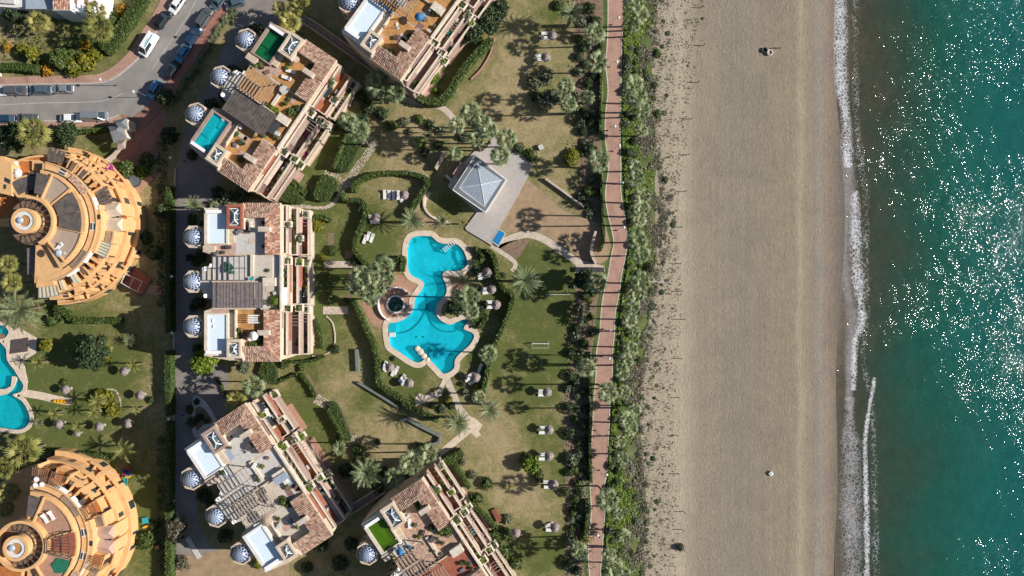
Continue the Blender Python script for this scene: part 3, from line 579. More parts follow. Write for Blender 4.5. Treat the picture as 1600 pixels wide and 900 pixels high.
flat('garden_path', [(684,706),(700,692),(724,672),(732,664),(728,656),(740,652),(754,664),(748,674),(752,680),(744,684),(736,676),(712,696),(690,712)], 9, X['coping'])
path([(430,320),(470,324),(505,324),(522,318),(532,300)], .2, lvl=5)
path([(36,614),(62,618),(88,624),(112,628)], .8, mat=X['coping'])
path([(200,440),(232,452),(262,456)], 1.0, mat=X['pink_stone'])
flat('garden_path', [(507,408),(560,408),(560,419),(507,419)], 7, X['stone_lt']); flat('garden_path', [(505,479),(544,479),(544,491),(505,491)], 7, X['stone_lt'])
def stones(pts, hw, n_per=2.6, name='flagstones', size=.42):   # flagstones scattered on a path: real, slightly raised slabs
    pts = [P(x, y) for x, y in smooth_px(pts, k=4)]; mb = MB(); rnd = random.Random(len(pts) + int(pts[0].x * 10))
    for a, b in zip(pts[:-1], pts[1:]):
        d = b - a; L = d.length; t = 0.0; d.normalize(); nn = Vector((-d.y, d.x, 0))
        while t < L:
            for k in range(int(2 * hw / size)):
                c = a + d * (t + rnd.uniform(-.1, .1)) + nn * (-hw + (k + .5) * size + rnd.uniform(-.08, .08)); r = size * rnd.uniform(.36, .52); n = rnd.choice((4, 5, 6)); a0 = rnd.random() * 6
                mb.prism([(c.x + r * math.cos(a0 + i * math.tau / n) * rnd.uniform(.8, 1.15), c.y + r * math.sin(a0 + i * math.tau / n)) for i in range(n)], 0, .05 + rnd.random() * .02)
            t += size
    o = mb.build(name, X['stones']); o['kind'] = 'stuff'; return o
stones([(589,222),(576,240),(562,260),(548,280),(536,294)], 1.0); stones([(444,323),(478,322),(505,324),(520,317),(530,302),(535,290)], .55); stones([(540,290),(526,276),(508,270)], .5)
stones([(508,413.5),(558,413.5)], .75); stones([(506,485),(544,485)], .75); stones([(640,158),(690,168)], .4); stones([(495,622),(512,632)], 1.2); stones([(540,690),(560,684)], .9); stones([(566,222),(586,216)], .6)
stones([(420,318),(400,316),(380,313),(366,318)], .5); stones([(168,608),(180,610),(187,622),(189,634),(184,645)], .22)
# mulch beds and small brick squares
for q in ([(513,364),(522,364),(522,384),(513,384)], [(539,391),(551,391),(551,404),(539,404)], [(545,424),(550,424),(549,470),(544,470)], [(476,584),(482,584),(506,620),(498,624)], [(530,648),(538,650),(556,680),(550,690),(540,672)], [(740,124),(778,62),(770,86),(744,124)]):
    flat('mulch_bed', q, 7, X['mulch'])
flat('planting_bed', smooth_px([(566,474),(584,472),(598,490),(604,506),(598,512),(584,508),(574,494)], True, 3), 5, X['pink_stone'])
flat('planting_bed', smooth_px([(776,386),(800,376),(826,374),(820,388),(808,404),(796,398)], True, 3), 6, X['mulch'])
flat('planting_bed', smooth_px([(702,442),(718,444),(728,450),(724,462),(708,464),(698,458)], True, 3), 5, X['pink_stone'])
# ================================================================== pools
def pool(name, label, PX, cop, water, zc=.12, zw=-.12, depth=-1.15, cm='coping', basin='basin'):
    c = P(sum(p[0] for p in PX) / len(PX), sum(p[1] for p in PX) / len(PX)); t = thing(name, label, 'swimming pool', c)
    px = smooth_px(PX, True, 3); inn = [P(x, y)[:2] for x, y in px]; out = [P(x, y)[:2] for x, y in offset_px(px, cop)]
    MB().prism(out, -.3, zc, holes=[inn]).build('coping', X[cm], t)
    b = MB(); b.poly([(*p, depth) for p in inn]); n = len(inn)
    ar = sum(inn[i][0] * inn[(i + 1) % n][1] - inn[(i + 1) % n][0] * inn[i][1] for i in range(n))
    fs = [(i, n + i, n + (i + 1) % n, (i + 1) % n) for i in range(n)]; fs = fs if ar > 0 else [f[::-1] for f in fs]
    b.add([(*p, depth) for p in inn] + [(*p, zc - .03) for p in inn], fs); b.build('basin', X[basin], t)
    MB().poly([(*p, zw) for p in inn]).build('water', X[water], t)
    return t
mp = pool('swimming_pool', 'large freeform turquoise swimming pool with pale coping in central garden', POOL, 8.5, 'water')
structure  # pool furniture below: fixed parts of the pool
def circ(px, py, r, n=28, a0=0, a1=math.tau): return [(px + r * math.cos(a0 + (a1 - a0) * i / (n if a1 - a0 < 6.28 else n)), py - r * math.sin(a0 + (a1 - a0) * i / n)) for i in range(n + (0 if a1 - a0 >= 6.28 else 1))]
for arc in ([(618,521),(632,519),(645,512),(656,500),(663,485),(665,470),(663,458)], [(668,462),(666,476),(668,492),(674,506),(684,515),(698,519),(712,517)], [(671,371),(674,382),(682,391),(696,396)]):
    MB().tube([(*P(x, y)[:2], -1.05) for x, y in smooth_px(arc, k=5)], .11, 5).build('lane_line', X['dark'], mp)
for (x, y) in ((649, 527), (660, 527)): MB().cyl((*P(x, y)[:2], -1.14), .22, .22, .05, 10).build('drain', X['dark'], mp)
for nm_, q_, zt_ in (('step', [(711,391),(722,392),(726,400),(727,410),(720,415),(713,404)], -.55), ('step', [(612,507),(622,507),(622,520),(610,520)], -.6), ('ledge', [(650,372),(670,371),(672,378),(650,379)], -.7), ('ledge', [(728,503),(733,502),(724,512),(716,508)], -.6)):
    MB().prism([P(x, y)[:2] for x, y in q_], -1.149, zt_).build(nm_, X['basin'], mp)
sp_ = MB()
for i in range(7):
    a = P(694 + i * 2.8, 390.5 - i * 2.2); sp_.box((a.x, a.y, -.2), (.14, .95, .42), rz=.7)
sp_.build('pool_steps', X['white_old'], mp)
rk = MB(); pts_ = [(652,545,1.1),(657,550,1.3),(662,556,1.2),(668,562,.9)]
for (x, y, r) in pts_:
    c = P(x, y); r *= .62; rk.lathe((c.x, c.y, -1.0), [(r, 0), (r * .95, .9), (r * .7, 1.15), (r * .25, 1.25)], 9, random.random())
rk.build('rock_cascade', X['cream_lt'], mp)
bx_ = MB(); c = P(613, 512); bx_.box((c.x, c.y, -1.1), (1.5, 1.9, .9)); bx_.build('entry_bench', X['white_old'], mp)
c = P(613, 523); MB().box((c.x, c.y, -1.1), (1.2, .9, 1.3)).build('starting_block', X['white_old'], mp)
# spa
sc_ = (618.5, 475.5); spa = thing('hot_tub', 'round dark hot tub on a circular terrace left of the large pool', 'hot tub', P(*sc_))
flat('spa_terrace', smooth_px(circ(sc_[0], sc_[1], 27, 24), True, 1), 7, X['pink_stone'])
flat('spa_terrace', smooth_px([(604,440),(612,431),(628,430),(640,434),(650,442),(654,452),(646,462),(634,462),(626,452),(610,452)], True, 3), 8, X['pink_stone'])
MB().prism([P(*p)[:2] for p in circ(*sc_, 14.5, 28)], 0, .35, holes=[[P(*p)[:2] for p in circ(*sc_, 12, 28)]]).build('rim', X['white_old'], spa)
MB().poly([(*P(*p)[:2], .10) for p in circ(*sc_, 12.02, 28)]).build('water', plain('dark_spa_water', (.015, .05, .04), rough=.08, bmp=.1, s2=3), spa)
rl = thing('curved_wall', 'white curved parapet wall half around the hot tub terrace', 'wall', P(*sc_))
arc = [P(*p)[:2] for p in circ(sc_[0], sc_[1], 26.5, 30, math.radians(35), math.radians(245))]
ribbon_mb(arc, .12, .8, 0).build('wall', X['white'], rl)
# left pool (partly in view)
lp = pool('swimming_pool', 'turquoise lagoon pool cut by the left edge of the photo', LPOOL, 6, 'water_teal')
slab('pool_bridge', smooth_px([(-60,617),(0,618),(16,612),(24,600),(26,590),(19,588),(18,598),(8,608),(-60,607)], True, 2), -.4, .1, X['coping'])
slab('pool_terrace', [(14,520),(30,512),(58,528),(56,552),(40,562),(22,566),(13,556),(12,540),(6,532)], 0, .1, X['coping'])
slab('pool_terrace', [(24,566),(36,560),(44,598),(38,604),(32,592)], 0, .1, X['coping'])
flat('dark_deck_patch', [(17,531),(45,527),(44,549),(15,553)], 30, X['wood_dk'])  # flat dark patch over part of the pool terrace
flat('planting_bed', smooth_px([(0,520),(8,524),(6,530),(-10,530)], True, 2), 9, X['mulch'])

# planted island of the shaded driveway
isl = [(301,624),(310,619),(322,628),(334,646),(341,664),(326,668),(312,682),(301,676)]
slab('driveway_island', isl, 0, .12, X['grey_f'], sm=3); slab('island_soil', [(306,640),(316,636),(328,650),(332,660),(318,664),(308,672)], 0, .16, X['mulch'], sm=3)
# ================================================================== the five pale apartment blocks
def tile_field(mb, e0, e1, r0, r1, tw=.34, tl=.5, lift=.05, rnd=random.Random(3)):
    """overlapping clay tiles between an eave e0-e1 and a ridge r0-r1 (each tile a bent two-faced piece)"""
    e0, e1, r0, r1 = map(Vector, (e0, e1, r0, r1)); Ls = ((r0 - e0).length + (r1 - e1).length) / 2; rows = max(1, round(Ls / tl))
    for j in range(rows):
        t0 = j / rows; t1 = (j + 1) / rows + .12 / rows * 1.5; a0 = e0.lerp(r0, t0); a1 = e1.lerp(r1, t0); b0 = e0.lerp(r0, min(1, t1)); b1 = e1.lerp(r1, min(1, t1))
        n = max(1, round((a1 - a0).length / tw)); m_ = max((b1 - b0).length, .01) / max((a1 - a0).length, .01)
        for i in range(n):
            u0, u1 = i / n, (i + 1) / n; um = (u0 + u1) / 2; z = lift + rnd.random() * .02; up = Vector((0, 0, z)); lo = Vector((0, 0, z * .25)); hi = Vector((0, 0, .13 + z))
            p = [a0.lerp(a1, u0) + up, a0.lerp(a1, um) + hi, a0.lerp(a1, u1) + up, b0.lerp(b1, u1) + lo, b0.lerp(b1, um) + lo + Vector((0, 0, .08)), b0.lerp(b1, u0) + lo]
            mb.add(p, [(0, 1, 4, 5), (1, 2, 3, 4)])
    return mb
def leafball(name, mat, n=260, r=1.0, sz=.22, flat_=.8, seed=1, core=True, hollow=.55):
    rg = np.random.default_rng(seed); d = rg.normal(size=(n, 3)); d /= np.linalg.norm(d, axis=1, keepdims=True); d[:, 2] = np.abs(d[:, 2]) * 1.0 - .15
    lump = 1 + .16 * np.sin(d[:, :1] * 5 + seed) * np.cos(d[:, 1:2] * 4 + seed * 2) + .1 * np.sin(d[:, 2:] * 9)
    C = d * (hollow + (1 - hollow) * rg.random((n, 1)) ** .5) * r * lump; C[:, 2] = C[:, 2] * flat_ + r * .35
    N = d + rg.normal(size=(n, 3)) * .55; Vv, Fv = leaf_quads(C, N, sz * r * (0.7 + .6 * rg.random(n)), 1.7, rg)
    me = np_mesh(name, Vv, Fv, mat); return me
SHR = {}
def shrubmesh(kind, k):
    if (kind, k) in SHR: return SHR[(kind, k)]
    conf = {'leaf': ('leaf', 300, .24, .8), 'dk': ('leaf_dk', 340, .22, .95), 'yel': ('leaf_yel', 300, .24, .8), 'org': ('leaf_org', 260, .24, .8), 'gr': ('leaf_gr', 220, .28, .7), 'br': ('leaf_br', 300, .24, .7), 'mv': ('leaf_mv', 260, .2, .6),
            'clip': ('leaf_dk', 520, .15, 1.0), 'mag': ('magenta', 200, .25, .8), 'clipg': ('hedge', 520, .15, .9)}[kind]
    SHR[(kind, k)] = leafball('foliage_' + kind, X[conf[0]], conf[1], 1.0, conf[2], conf[3], seed=k * 7 + len(kind), hollow=.85 if kind.startswith('clip') else .5); return SHR[(kind, k)]
core_me = None
def core_mesh():
    global core_me
    if core_me is None:
        mb = MB(); mb.lathe((0, 0, 0), [(.45, 0), (.8, .3), (.72, .7), (.42, 1.0), (.05, 1.12)], 8)
        core_me = bpy.data.meshes.new('shrub_core'); core_me.from_pydata(mb.v, [], mb.f); core_me.materials.append(X['hcore'])
    return core_me
def planting(root, x, y, z, r, kind='leaf', nm='plant'):          # a plant that belongs to a building (in its planter)
    o = bpy.data.objects.new(nm, shrubmesh(kind, random.randrange(3))); COL.objects.link(o); o.parent = root; o.location = (x, y, z); o.scale = (r, r, r * .9); o.rotation_euler = (0, 0, random.random() * 6); return o
D1 = P(302, 370, 11)
def apartment(label, loc, rz, v):
    t = thing('apartment_block', label, 'apartment block', (loc[0], loc[1], 0), rz, 'pale seafront apartment blocks with blue mosaic domes')
    f = lambda x, y, z: ((P(x, y, z).x - D1.x), (P(x, y, z).y - D1.y), z)
    fp = lambda pts, z: [f(x, y, z)[:2] for x, y in pts]
    R = lambda x0, y0, x1, y1: [(x0, y0), (x1, y0), (x1, y1), (x0, y1)]
    def pr(nm, pts, z1, z0, mat, holes=None, zt=None):          # prism traced at its top height
        return MB().prism(fp(pts, z1), z0, z1, holes=[fp(h, z1) for h in (holes or [])]).build(nm, X[mat], t)
    def ring(nm, x0, y0, x1, y1, wd, z1, z0, mat): return pr(nm, R(x0, y0, x1, y1), z1, z0, mat, [R(x0 + wd, y0 + wd, x1 - wd, y1 - wd)])
    C_ = v.get('wall', 'cream'); rnd_a = random.Random(int(abs(loc[0]) * 10))
    ZR = 11.5
    body = [(319,326),(356,320),(438,319),(438,563),(358,563),(319,556),(319,486),(331,482),(331,398),(319,394)]
    pr('wall', body, ZR, 0, C_)
    # floors of the roof terraces (each a thin slab on the roof)
    def floor(pts, mat, z=ZR + .05, nm='terrace_floor'): return pr(nm, pts, z, ZR + .0005, mat)
    floor(R(331, 381, 367, 399), v['deck'], ZR + .06); floor(R(368, 342, 414, 396), v['f1'], ZR + .05)
    floor(R(331, 400, 437, 440), v['f1'], ZR + .04); floor(R(368, 484, 411, 539), v['f2'], ZR + .05); floor(R(331, 483, 367, 489), v['deck'], ZR + .03)
    floor(R(331, 440.5, 437, 482), v['f3'], ZR + .045)
    # domes on octagonal drums
    for k, (x, y) in enumerate(((302, 370), (302, 440), (302, 510))):
        c = f(x, y, 11.3); s = 1.0
        pts = [(c[0] + 2.05 * math.cos(math.radians(22.5 + 45 * i)), c[1] + 2.3 * math.sin(math.radians(22.5 + 45 * i))) for i in range(8)]
        inn = [(c[0] + 1.75 * math.cos(math.radians(22.5 + 45 * i)), c[1] + 2.0 * math.sin(math.radians(22.5 + 45 * i))) for i in range(8)]
        tr = MB().prism(pts, 0, 11.4, holes=[inn]).build('turret', X[C_], t); MB().prism(inn, 0, 11.0).build('turret_roof', X['grey_f'], tr)
        dm = MB(); dm.lathe((0, 0, 0), [(1.62 * math.cos(a), 1.7 * math.sin(a)) for a in [i * math.pi / 16 for i in range(8)]] + [(.04, 1.7)], 24)
        o = dm.build('dome', X['mosaic'], tr, smooth=True, origin=(0, 0, 0)); o.location = (c[0], c[1], 11.0); o.rotation_euler.z = random.random()
        for i in range(2, 7):
            a = math.radians(45 * i)
            for zz in (2, 5, 8): MB().box((c[0] + 2.0 * math.cos(a), c[1] + 2.15 * math.sin(a), zz), (.12, .8, 1.4), a).build('window', X['glass_dk'], tr)
        # link between drum and body
        pr('link_wing', [(306, y - 12), (330, y - 15 if k != 1 else y - 21), (332, y + 15 if k != 1 else y + 24), (306, y + 12)], 9.6 if k != 1 else 9.8, 0, 'cream_lt' if k != 1 else C_)
    mt = pr('balcony_wall', [(314, 418), (333, 415), (333, 468), (318, 465), (313, 440)], 11.6, 9.7, 'beige_f')
    for (x, y, r) in ((320, 420, .42), (329, 414, .34), (321, 462, .38)):
        c = f(x, y, 12.3); dsh = MB(); prof_ = [(.02, 0), (r * .5, .06), (r * .85, .2), (r, .34)]
        dsh.lathe((0, 0, 0), prof_, 16); dsh.tube([(0, 0, -.7), (0, 0, 0)], .04, 5); o = dsh.build('satellite_dish', X['white'], t, origin=(0, 0, 0)); o.location = c; o.rotation_euler = (0, .55, random.uniform(-.6, .4))
    # roof pools beside the skylight towers
    for k, (y0, y1, kind, ty0, ty1) in enumerate(((325, 382, v['pool1'], 319, 357), (489, 556, v['pool2'], 530, 560))):
        py0, py1 = (y0 + 9, y1 - 2) if k == 0 else (y0 + 3, y1 - 8)
        rim = pr('pool_rim', R(319, y0, 356, y1), 12.35, ZR, v.get('rim', 'cream_lt'), [R(324.5, py0, 353, py1)])
        fl = pr('pool_floor', R(323.5, py0 - 1, 354, py1 + 1), 12.14 if kind == 'empty' else ZR + .04, ZR + .0, 'basin_w' if kind == 'empty' else ('basin'), None)
        if kind == 'empty': MB().poly([(*p, 12.2) for p in fp(R(324.5, py0, 353, py1), 12.2)]).build('pool_water', X['water_pale'], fl)
        if kind != 'empty':
            MB().poly([(*p, 12.12) for p in fp(R(324.5, py0, 353, py1), 12.12)]).build('pool_water', X[kind], fl)
            # shallow shelf seen through the water
            pr('pool_shelf', R(325, py0 + 2, 340, py1 - 18), 11.85, 11.55, 'basin')
        # low spout wall
        yy = (y0 + 3, y0 + 8) if k == 0 else (y1 - 8, y1 - 3)
        pr('spout_wall', R(321, yy[0], 347, yy[1]), 12.75, 12.3, 'white')
        # skylight tower
        tw = pr('skylight_tower', R(354, ty0, 378 if k == 0 else 376, ty1), 13.5, ZR, v['tower'] if k == 0 else 'cream', [R(357.5, ty0 + 5, 375 if k == 0 else 373, ty1 - 4)])
        x0, x1, a0, a1 = 357.5, (375 if k == 0 else 373), ty0 + 5, ty1 - 4
        pr('light_well', R(x0, a0, x1, a1), 12.9, 12.8, v.get('well', 'dark'))
        fr = MB(); gl = MB(); gx0, gx1, gy0, gy1 = x0 + 1.5, x1 - 1, a0 + 2, a1 - 1.5; xm = (gx0 + gx1) / 2; ya, yb = gy0 + (gx1 - gx0) / 2, gy1 - (gx1 - gx0) / 2
        cn = [f(gx0, gy0, 13.1), f(gx1, gy0, 13.1), f(gx1, gy1, 13.1), f(gx0, gy1, 13.1)]; rA, rB = f(xm, ya, 13.85), f(xm, yb, 13.85)
        gl.add(cn + [rA, rB], [(1, 0, 4), (2, 1, 4, 5), (3, 2, 5), (0, 3, 5, 4)]); g_ = gl.build('skylight_glass', X['glass'], tw)
        for a, b in ((cn[0], cn[1]), (cn[1], cn[2]), (cn[2], cn[3]), (cn[3], cn[0]), (rA, rB), (cn[0], rA), (cn[1], rA), (cn[2], rB), (cn[3], rB)): fr.bar(a, b, .16, .1)
        for q in (.33, .66):
            for s_, e_ in ((0, 3), (1, 2)): fr.bar(Vector(cn[s_]).lerp(Vector(cn[e_]), q), rA if q < .5 else rB, .07, .07)
        fr.build('skylight_frame', X['white'], tw)
    # tile roofs
    def roofslab(e0, e1, r0, r1, ze, zr, mat):
        E0, E1, R0, R1 = f(*e0, ze), f(*e1, ze), f(*r0, zr), f(*r1, zr); tb = MB(); tile_field(tb, E0, E1, R0, R1)
        base = MB(); lo = [Vector(p) - Vector((0, 0, .12)) for p in (E0, E1, R1, R0)]; bt = [Vector((p[0], p[1], ZR - .3)) for p in (E0, E1, R1, R0)]
        base.add([tuple(p) for p in (E0, E1, R1, R0)] + [tuple(b) for b in bt], [(0, 1, 2, 3), (0, 4, 5, 1), (1, 5, 6, 2), (2, 6, 7, 3), (3, 7, 4, 0)])
        b = base.build('roof', X['cream'], t); o = tb.build('roof_tiles', X[mat], b); o['kind'] = 'stuff'; return b
    T1, T2 = v.get('tiles1', 'tiles'), v.get('tiles2', 'tiles')
    roofslab((379, 317), (438, 317), (379, 340), (414, 340), 11.9, 12.9, T1); roofslab((438, 317), (438, 358), (414, 340), (414, 358), 11.9, 12.9, T2)
    roofslab((438, 359), (438, 398), (414, 359), (414, 398), 11.9, 12.85, T2)
    roofslab((438, 484), (438, 522), (412, 484), (412, 522), 11.9, 12.85, T2); roofslab((438, 523), (438, 565), (412, 523), (412, 541), 11.9, 12.9, T2); roofslab((379, 565), (437, 565), (379, 541), (411.5, 541), 11.9, 12.9, T1)
    # inner parapets, chimneys
    pr('parapet', R(378.5, 319, 381, 358), 12.6, ZR, 'cream_lt'); pr('parapet', R(378.5, 541, 381, 563), 12.6, ZR, 'cream_lt')
    pr('parapet', [(437, 398), (440, 398), (440, 484), (437, 484)], 12.3, ZR, 'cream_lt'); pr('parapet', R(331, 439, 412, 441.2), 12.0, ZR, C_); pr('parapet', R(366.5, 484, 368.5, 528), 12.3, ZR, 'cream_lt')
    pr('parapet', R(355, 358, 366, 379), 12.0, ZR, C_); pr('parapet', R(317, 384, 336, 394), 12.2, ZR, C_)
    for (x0, y0, x1, y1) in ((403, 354, 421, 362), (402, 516, 420, 524)): pr('chimney', R(x0, y0, x1, y1), 13.6, ZR, 'stone_lt')
    pr('stair_hatch', R(410, 434, 430, 447), 12.6, ZR, 'cream_lt'); pr('screen_wall', R(391, 398, 396, 432), 12.0, ZR, 'cream_lt')
    # pergolas and the reed roof
    def pergola(x0, y0, x1, y1, nx, ny, z=13.9, mat='wood_g', w_=.12):
        for i in range(nx + 1):
            x = x0 + (x1 - x0) * i / nx; MB().bar(f(x, y0, z + .12), f(x, y1, z + .12), w_, .14).build('beam', X[mat], t)
        b = MB()
        for j in range(ny + 1):
            y = y0 + (y1 - y0) * j / ny; b.bar(f(x0 - 1.5, y, z), f(x1 + 1.5, y, z), w_ * 1.2, .14)
        for (x, y) in ((x0, y0), (x1, y0), (x0, y1), (x1, y1)): b.bar(f(x, y, ZR), f(x, y, z), .16, .16)
        b.build('pergola_frame', X[mat], t)['kind'] = 'stuff'
    pergola(332, 400, 382, 438, v.get('nb', 7), 2, mat=v.get('pmat', 'wood_g'))
    if v['mid'] == 'reed':
        for (x0, x1) in v['reed']:
            b = MB(); n = max(1, int((x1 - x0) / 5))
            a = [f(x0, 441, 13.3), f(x1 - .8, 441, 13.3), f(x1 - .8, 481, 13.3), f(x0, 481, 13.3)]
            b.prism([p[:2] for p in a], 13.18, 13.3)
            for i in range(n + 1): b.bar(f(x0 + (x1 - .8 - x0) * i / n, 441, 13.33), f(x0 + (x1 - .8 - x0) * i / n, 481, 13.33), .1, .06)
            b.build('roof_panel', X[v.get('reedmat', 'reed')], t)
        b = MB()
        for x in (334, 372, 409):
            for y in (442, 480): b.bar(f(x, y, ZR), f(x, y, 13.18), .15, .15)
        b.bar(f(332, 441.5, 13.1), f(410, 441.5, 13.1), .14); b.bar(f(332, 480.5, 13.1), f(410, 480.5, 13.1), .14); b.build('roof_posts', X['wood'], t)
    else:
        pergola(334, 444, 388, 480, v.get('nb', 8) + 3, 3, mat=v.get('pmat', 'wood_g'))
    # terraces stepping down towards the sea, three bays each
    jg = ((0, 0), (4, 2), (6, 6))
    lev = ((438, 450, 8.7, 2.4, v['t3']), (450, 468, 5.7, 2.4, v['t2']), (467, 480, 2.9, 2.2, v['t1']))
    bays = ((321, 399), (401, 478), (480, 559))
    for li, (x0, x1, z, _, fm) in enumerate(lev):
        xe = x1
        for bi, (y0, y1) in enumerate(bays):
            x1 = xe + (rnd_a.choice([-2.5, -1, 0, 1]) if li < 2 else rnd_a.choice([-4, -1, 0, 3])); y0 += rnd_a.choice([0, 0, 2]) + (jg[li][0] if bi == 0 else 0); y1 -= rnd_a.choice([0, 1, 3]) + (jg[li][1] if bi == 2 else 0)
            pr('terrace', R(x0 - 3, y0 - 1, x1, y1 + 1), z, 0, rnd_a.choice(['rose', 'rose', 'cream']))
            q = R(x0, y0 + 1.5, x1 - 3, y1 - 1.5); MB().prism(fp(q, z + .03), z + .001, z + .03).build('terrace_floor', X[fm[bi]], t)
            pr('terrace_parapet', R(x1 - 2.2, y0, x1, y1), z + 1.0, z, 'rose'); pr('parapet_cap', R(x1 - 2.4, y0, x1 + .2, y1), z + 1.08, z + 1.001, 'cream_lt'); pr('party_wall', R(x0, y1 - .8, x1 - 3, y1 + .8), z + 1.3, z, 'cream_lt')
            for (dy, ww) in ((13, 2.6), (38, 2.4), (63, 2.6)):
                a = f(x0 - 2, y0 + dy, z + 2.95)
                MB().box((a[0] + .03, a[1], z + .1), (.09, ww, 2.25)).build('glass_door', X[rnd_a.choice(['glass_dk', 'glass_dk', 'mauve', 'redfloor'])], t)  # doors whose dark tones also carry the shade of recessed loggias
            if rnd_a.random() < .75:
                u0 = y0 + rnd_a.uniform(2, 26); u1 = u0 + rnd_a.uniform(22, 48); m_ = rnd_a.choice(['mauve', 'redfloor', 'stone_lt', 'mauve', 'pink_f', 'wood_g'])
                a = f(x0 - 2, u0, z + 2.4); b_ = f(x0 - 2, min(u1, y1 - 2), z + 2.4); MB().add([(a[0], a[1], z + 2.75), (b_[0], b_[1], z + 2.75), (b_[0] + .95, b_[1], z + 2.3), (a[0] + .95, a[1], z + 2.3)], [(0, 1, 2, 3)]).build('awning', X[m_], t)
            if rnd_a.random() < .4:
                u = y0 + 6
                while u < y1 - 8:
                    c = f(x1 - 2, u, z); planting(t, c[0], c[1], z + .75, rnd_a.uniform(.25, .45), rnd_a.choice(['leaf', 'br', 'gr'])); u += rnd_a.uniform(5, 14)
            if li and rnd_a.random() < .5:
                u = y0 + rnd_a.uniform(6, 30)
                for q_ in range(4): a = f(x0 + 3, u + q_ * 5, z + 2.4); b_ = f(x1, u + q_ * 5, z + 2.4); MB().bar(a, b_, .1, .12).build('terrace_beam', X['wood_g'], t)
            for _ in range(3):
                u = rnd_a.uniform(y0 + 5, y1 - 5); c = f(x1 - rnd_a.choice([4.5, 6]), u, z)
                if rnd_a.random() < .6: planting(t, c[0], c[1], z + .2, rnd_a.uniform(.25, .5), rnd_a.choice(['leaf', 'br', 'gr', 'dk']))
                else: MB().box((c[0], c[1], z + .05), (.55, .9, .5)).build('bench_box', X[rnd_a.choice(['white_old', 'wood', 'teal', 'grey_f'])], t)
    for li, (x, z) in enumerate(((449, 8.7), (467, 5.7), (478, 2.9))):
        for (y, ln) in ((v['pl'][li][0], 12), (v['pl'][li][1], 12), (v['pl'][li][2], 9)):
            pl = ring('planter', x - 6, y - ln / 2, x + 6, y + ln / 2, 1.4, z + 1.12, z + .2, 'cream_lt'); MB().poly([(*p, z + .8) for p in fp(R(x - 5, y - ln / 2 + 1, x + 5, y + ln / 2 - 1), z + .8)]).build('soil', X['mulch'], pl)
            for dy in (-3, 2):
                c = f(x + random.uniform(-2, 2), y + dy, z + .8); planting(t, c[0], c[1], z + .7, random.uniform(.45, .8), random.choice(['leaf', 'br', 'gr']))
    pr('awning', R(437.5, 449, 448.5, 476), 10.6, 10.5, 'white' if v.get('aw') else 'cream_lt') if v.get('aw') is not None else None
    for (y0, y1) in ((361, 407), (424, 478), (493, 540)): pr('patio', R(480, y0, 491, y1), .14, 0, v.get('patio', 'beige_f'))
    for (x, y, r, k) in v.get('plants', ()):
        c = f(x, y, ZR + .1); planting(t, c[0], c[1], ZR, r, k)
    for _ in range(26):                                # pots, vents, units and boxes standing about the roof terraces
        x, y = rnd_a.choice([(rnd_a.uniform(370, 395), rnd_a.uniform(345, 395)), (rnd_a.uniform(385, 432), rnd_a.uniform(402, 436)), (rnd_a.uniform(372, 408), rnd_a.uniform(488, 536)), (rnd_a.uniform(333, 364), rnd_a.uniform(384, 397)), (rnd_a.uniform(412, 434), rnd_a.uniform(446, 480))]); c = f(x, y, ZR); k_ = rnd_a.random()
        if k_ < .35: MB().cyl((c[0], c[1], ZR + .06), .16, .26, .45, 10).build('pot', X['terrac'], t); planting(t, c[0], c[1], ZR + .4, rnd_a.uniform(.3, .5), rnd_a.choice(['leaf', 'br', 'gr']))
        elif k_ < .7: MB().box((c[0], c[1], ZR + .06), (rnd_a.uniform(.4, 1.1), rnd_a.uniform(.4, .9), rnd_a.uniform(.3, .9)), rnd_a.random()).build('roof_unit', X[rnd_a.choice(['white_old', 'grey_f', 'metal', 'wood', 'wood_dk'])], t)
        else: MB().box((c[0], c[1], ZR + .065), (rnd_a.uniform(1.2, 2.2), rnd_a.uniform(.7, 1.4), .03), rnd_a.choice([0, 1.57])).build('floor_mat', X[rnd_a.choice(['mauve', 'stone_lt', 'pink_f', 'glass_pale'])], t)
    for nm, q, z1, z0, mat in v.get('extra', ()): pr(nm, R(*q), z1, z0, mat)
    return t, (lambda x, y, z: Vector((loc[0], loc[1], 0)) + Matrix.Rotation(rz, 3, 'Z') @ Vector(f(x, y, z)))
def dome_loc(px, py, k, rz):                           # k: which dome the pixel belongs to (0 upper, 2 lower)
    d = P(302, 370 + 70 * k, 11) - D1; w_ = P(px, py, 11) - Matrix.Rotation(rz, 3, 'Z') @ d; return (w_.x, w_.y)
PL = ((408, 482, 350), (410, 481, 372), (335, 484, 412))
vC = dict(deck='pink_f', f1='grey_f', f2='tan_f', f3='beige_f', pool1='empty', pool2='empty', tower='redfloor', mid='reed', reed=((333, 338), (340, 370), (371, 384), (385, 398), (399, 411)), reedmat='wood_g_dk', tiles1='tiles', tiles2='tiles_or', t3=('pink_f', 'redfloor', 'mauve'), t2=('pink_f', 'redfloor', 'mauve'), t1=('redfloor', 'mauve', 'mauve'), pl=PL, aw=True, nb=6, pmat='wood_dk', patio='grey_f',
          plants=((408, 472, .9, 'leaf'), (430, 470, 1.0, 'br'), (432, 485, .8, 'leaf'), (386, 545, .6, 'br'), (392, 538, .7, 'leaf'), (400, 538, .7, 'br'), (408, 530, .8, 'leaf'), (372, 525, .6, 'yel'), (378, 528, .6, 'yel'), (411, 348, .4, 'leaf'), (412, 385, .4, 'leaf')),
          extra=(('terrace_floor', (396, 402, 426, 436), 11.75, 11.54, 'beige_f'), ('screen_wall', (389, 346, 392, 360), 12.4, 11.5, 'cream_lt')))
X['wood_g_dk'] = plain('slatted_grey_panels', (.20, .165, .16), s1=2, s2=12, amt=.4, bmp=.6)
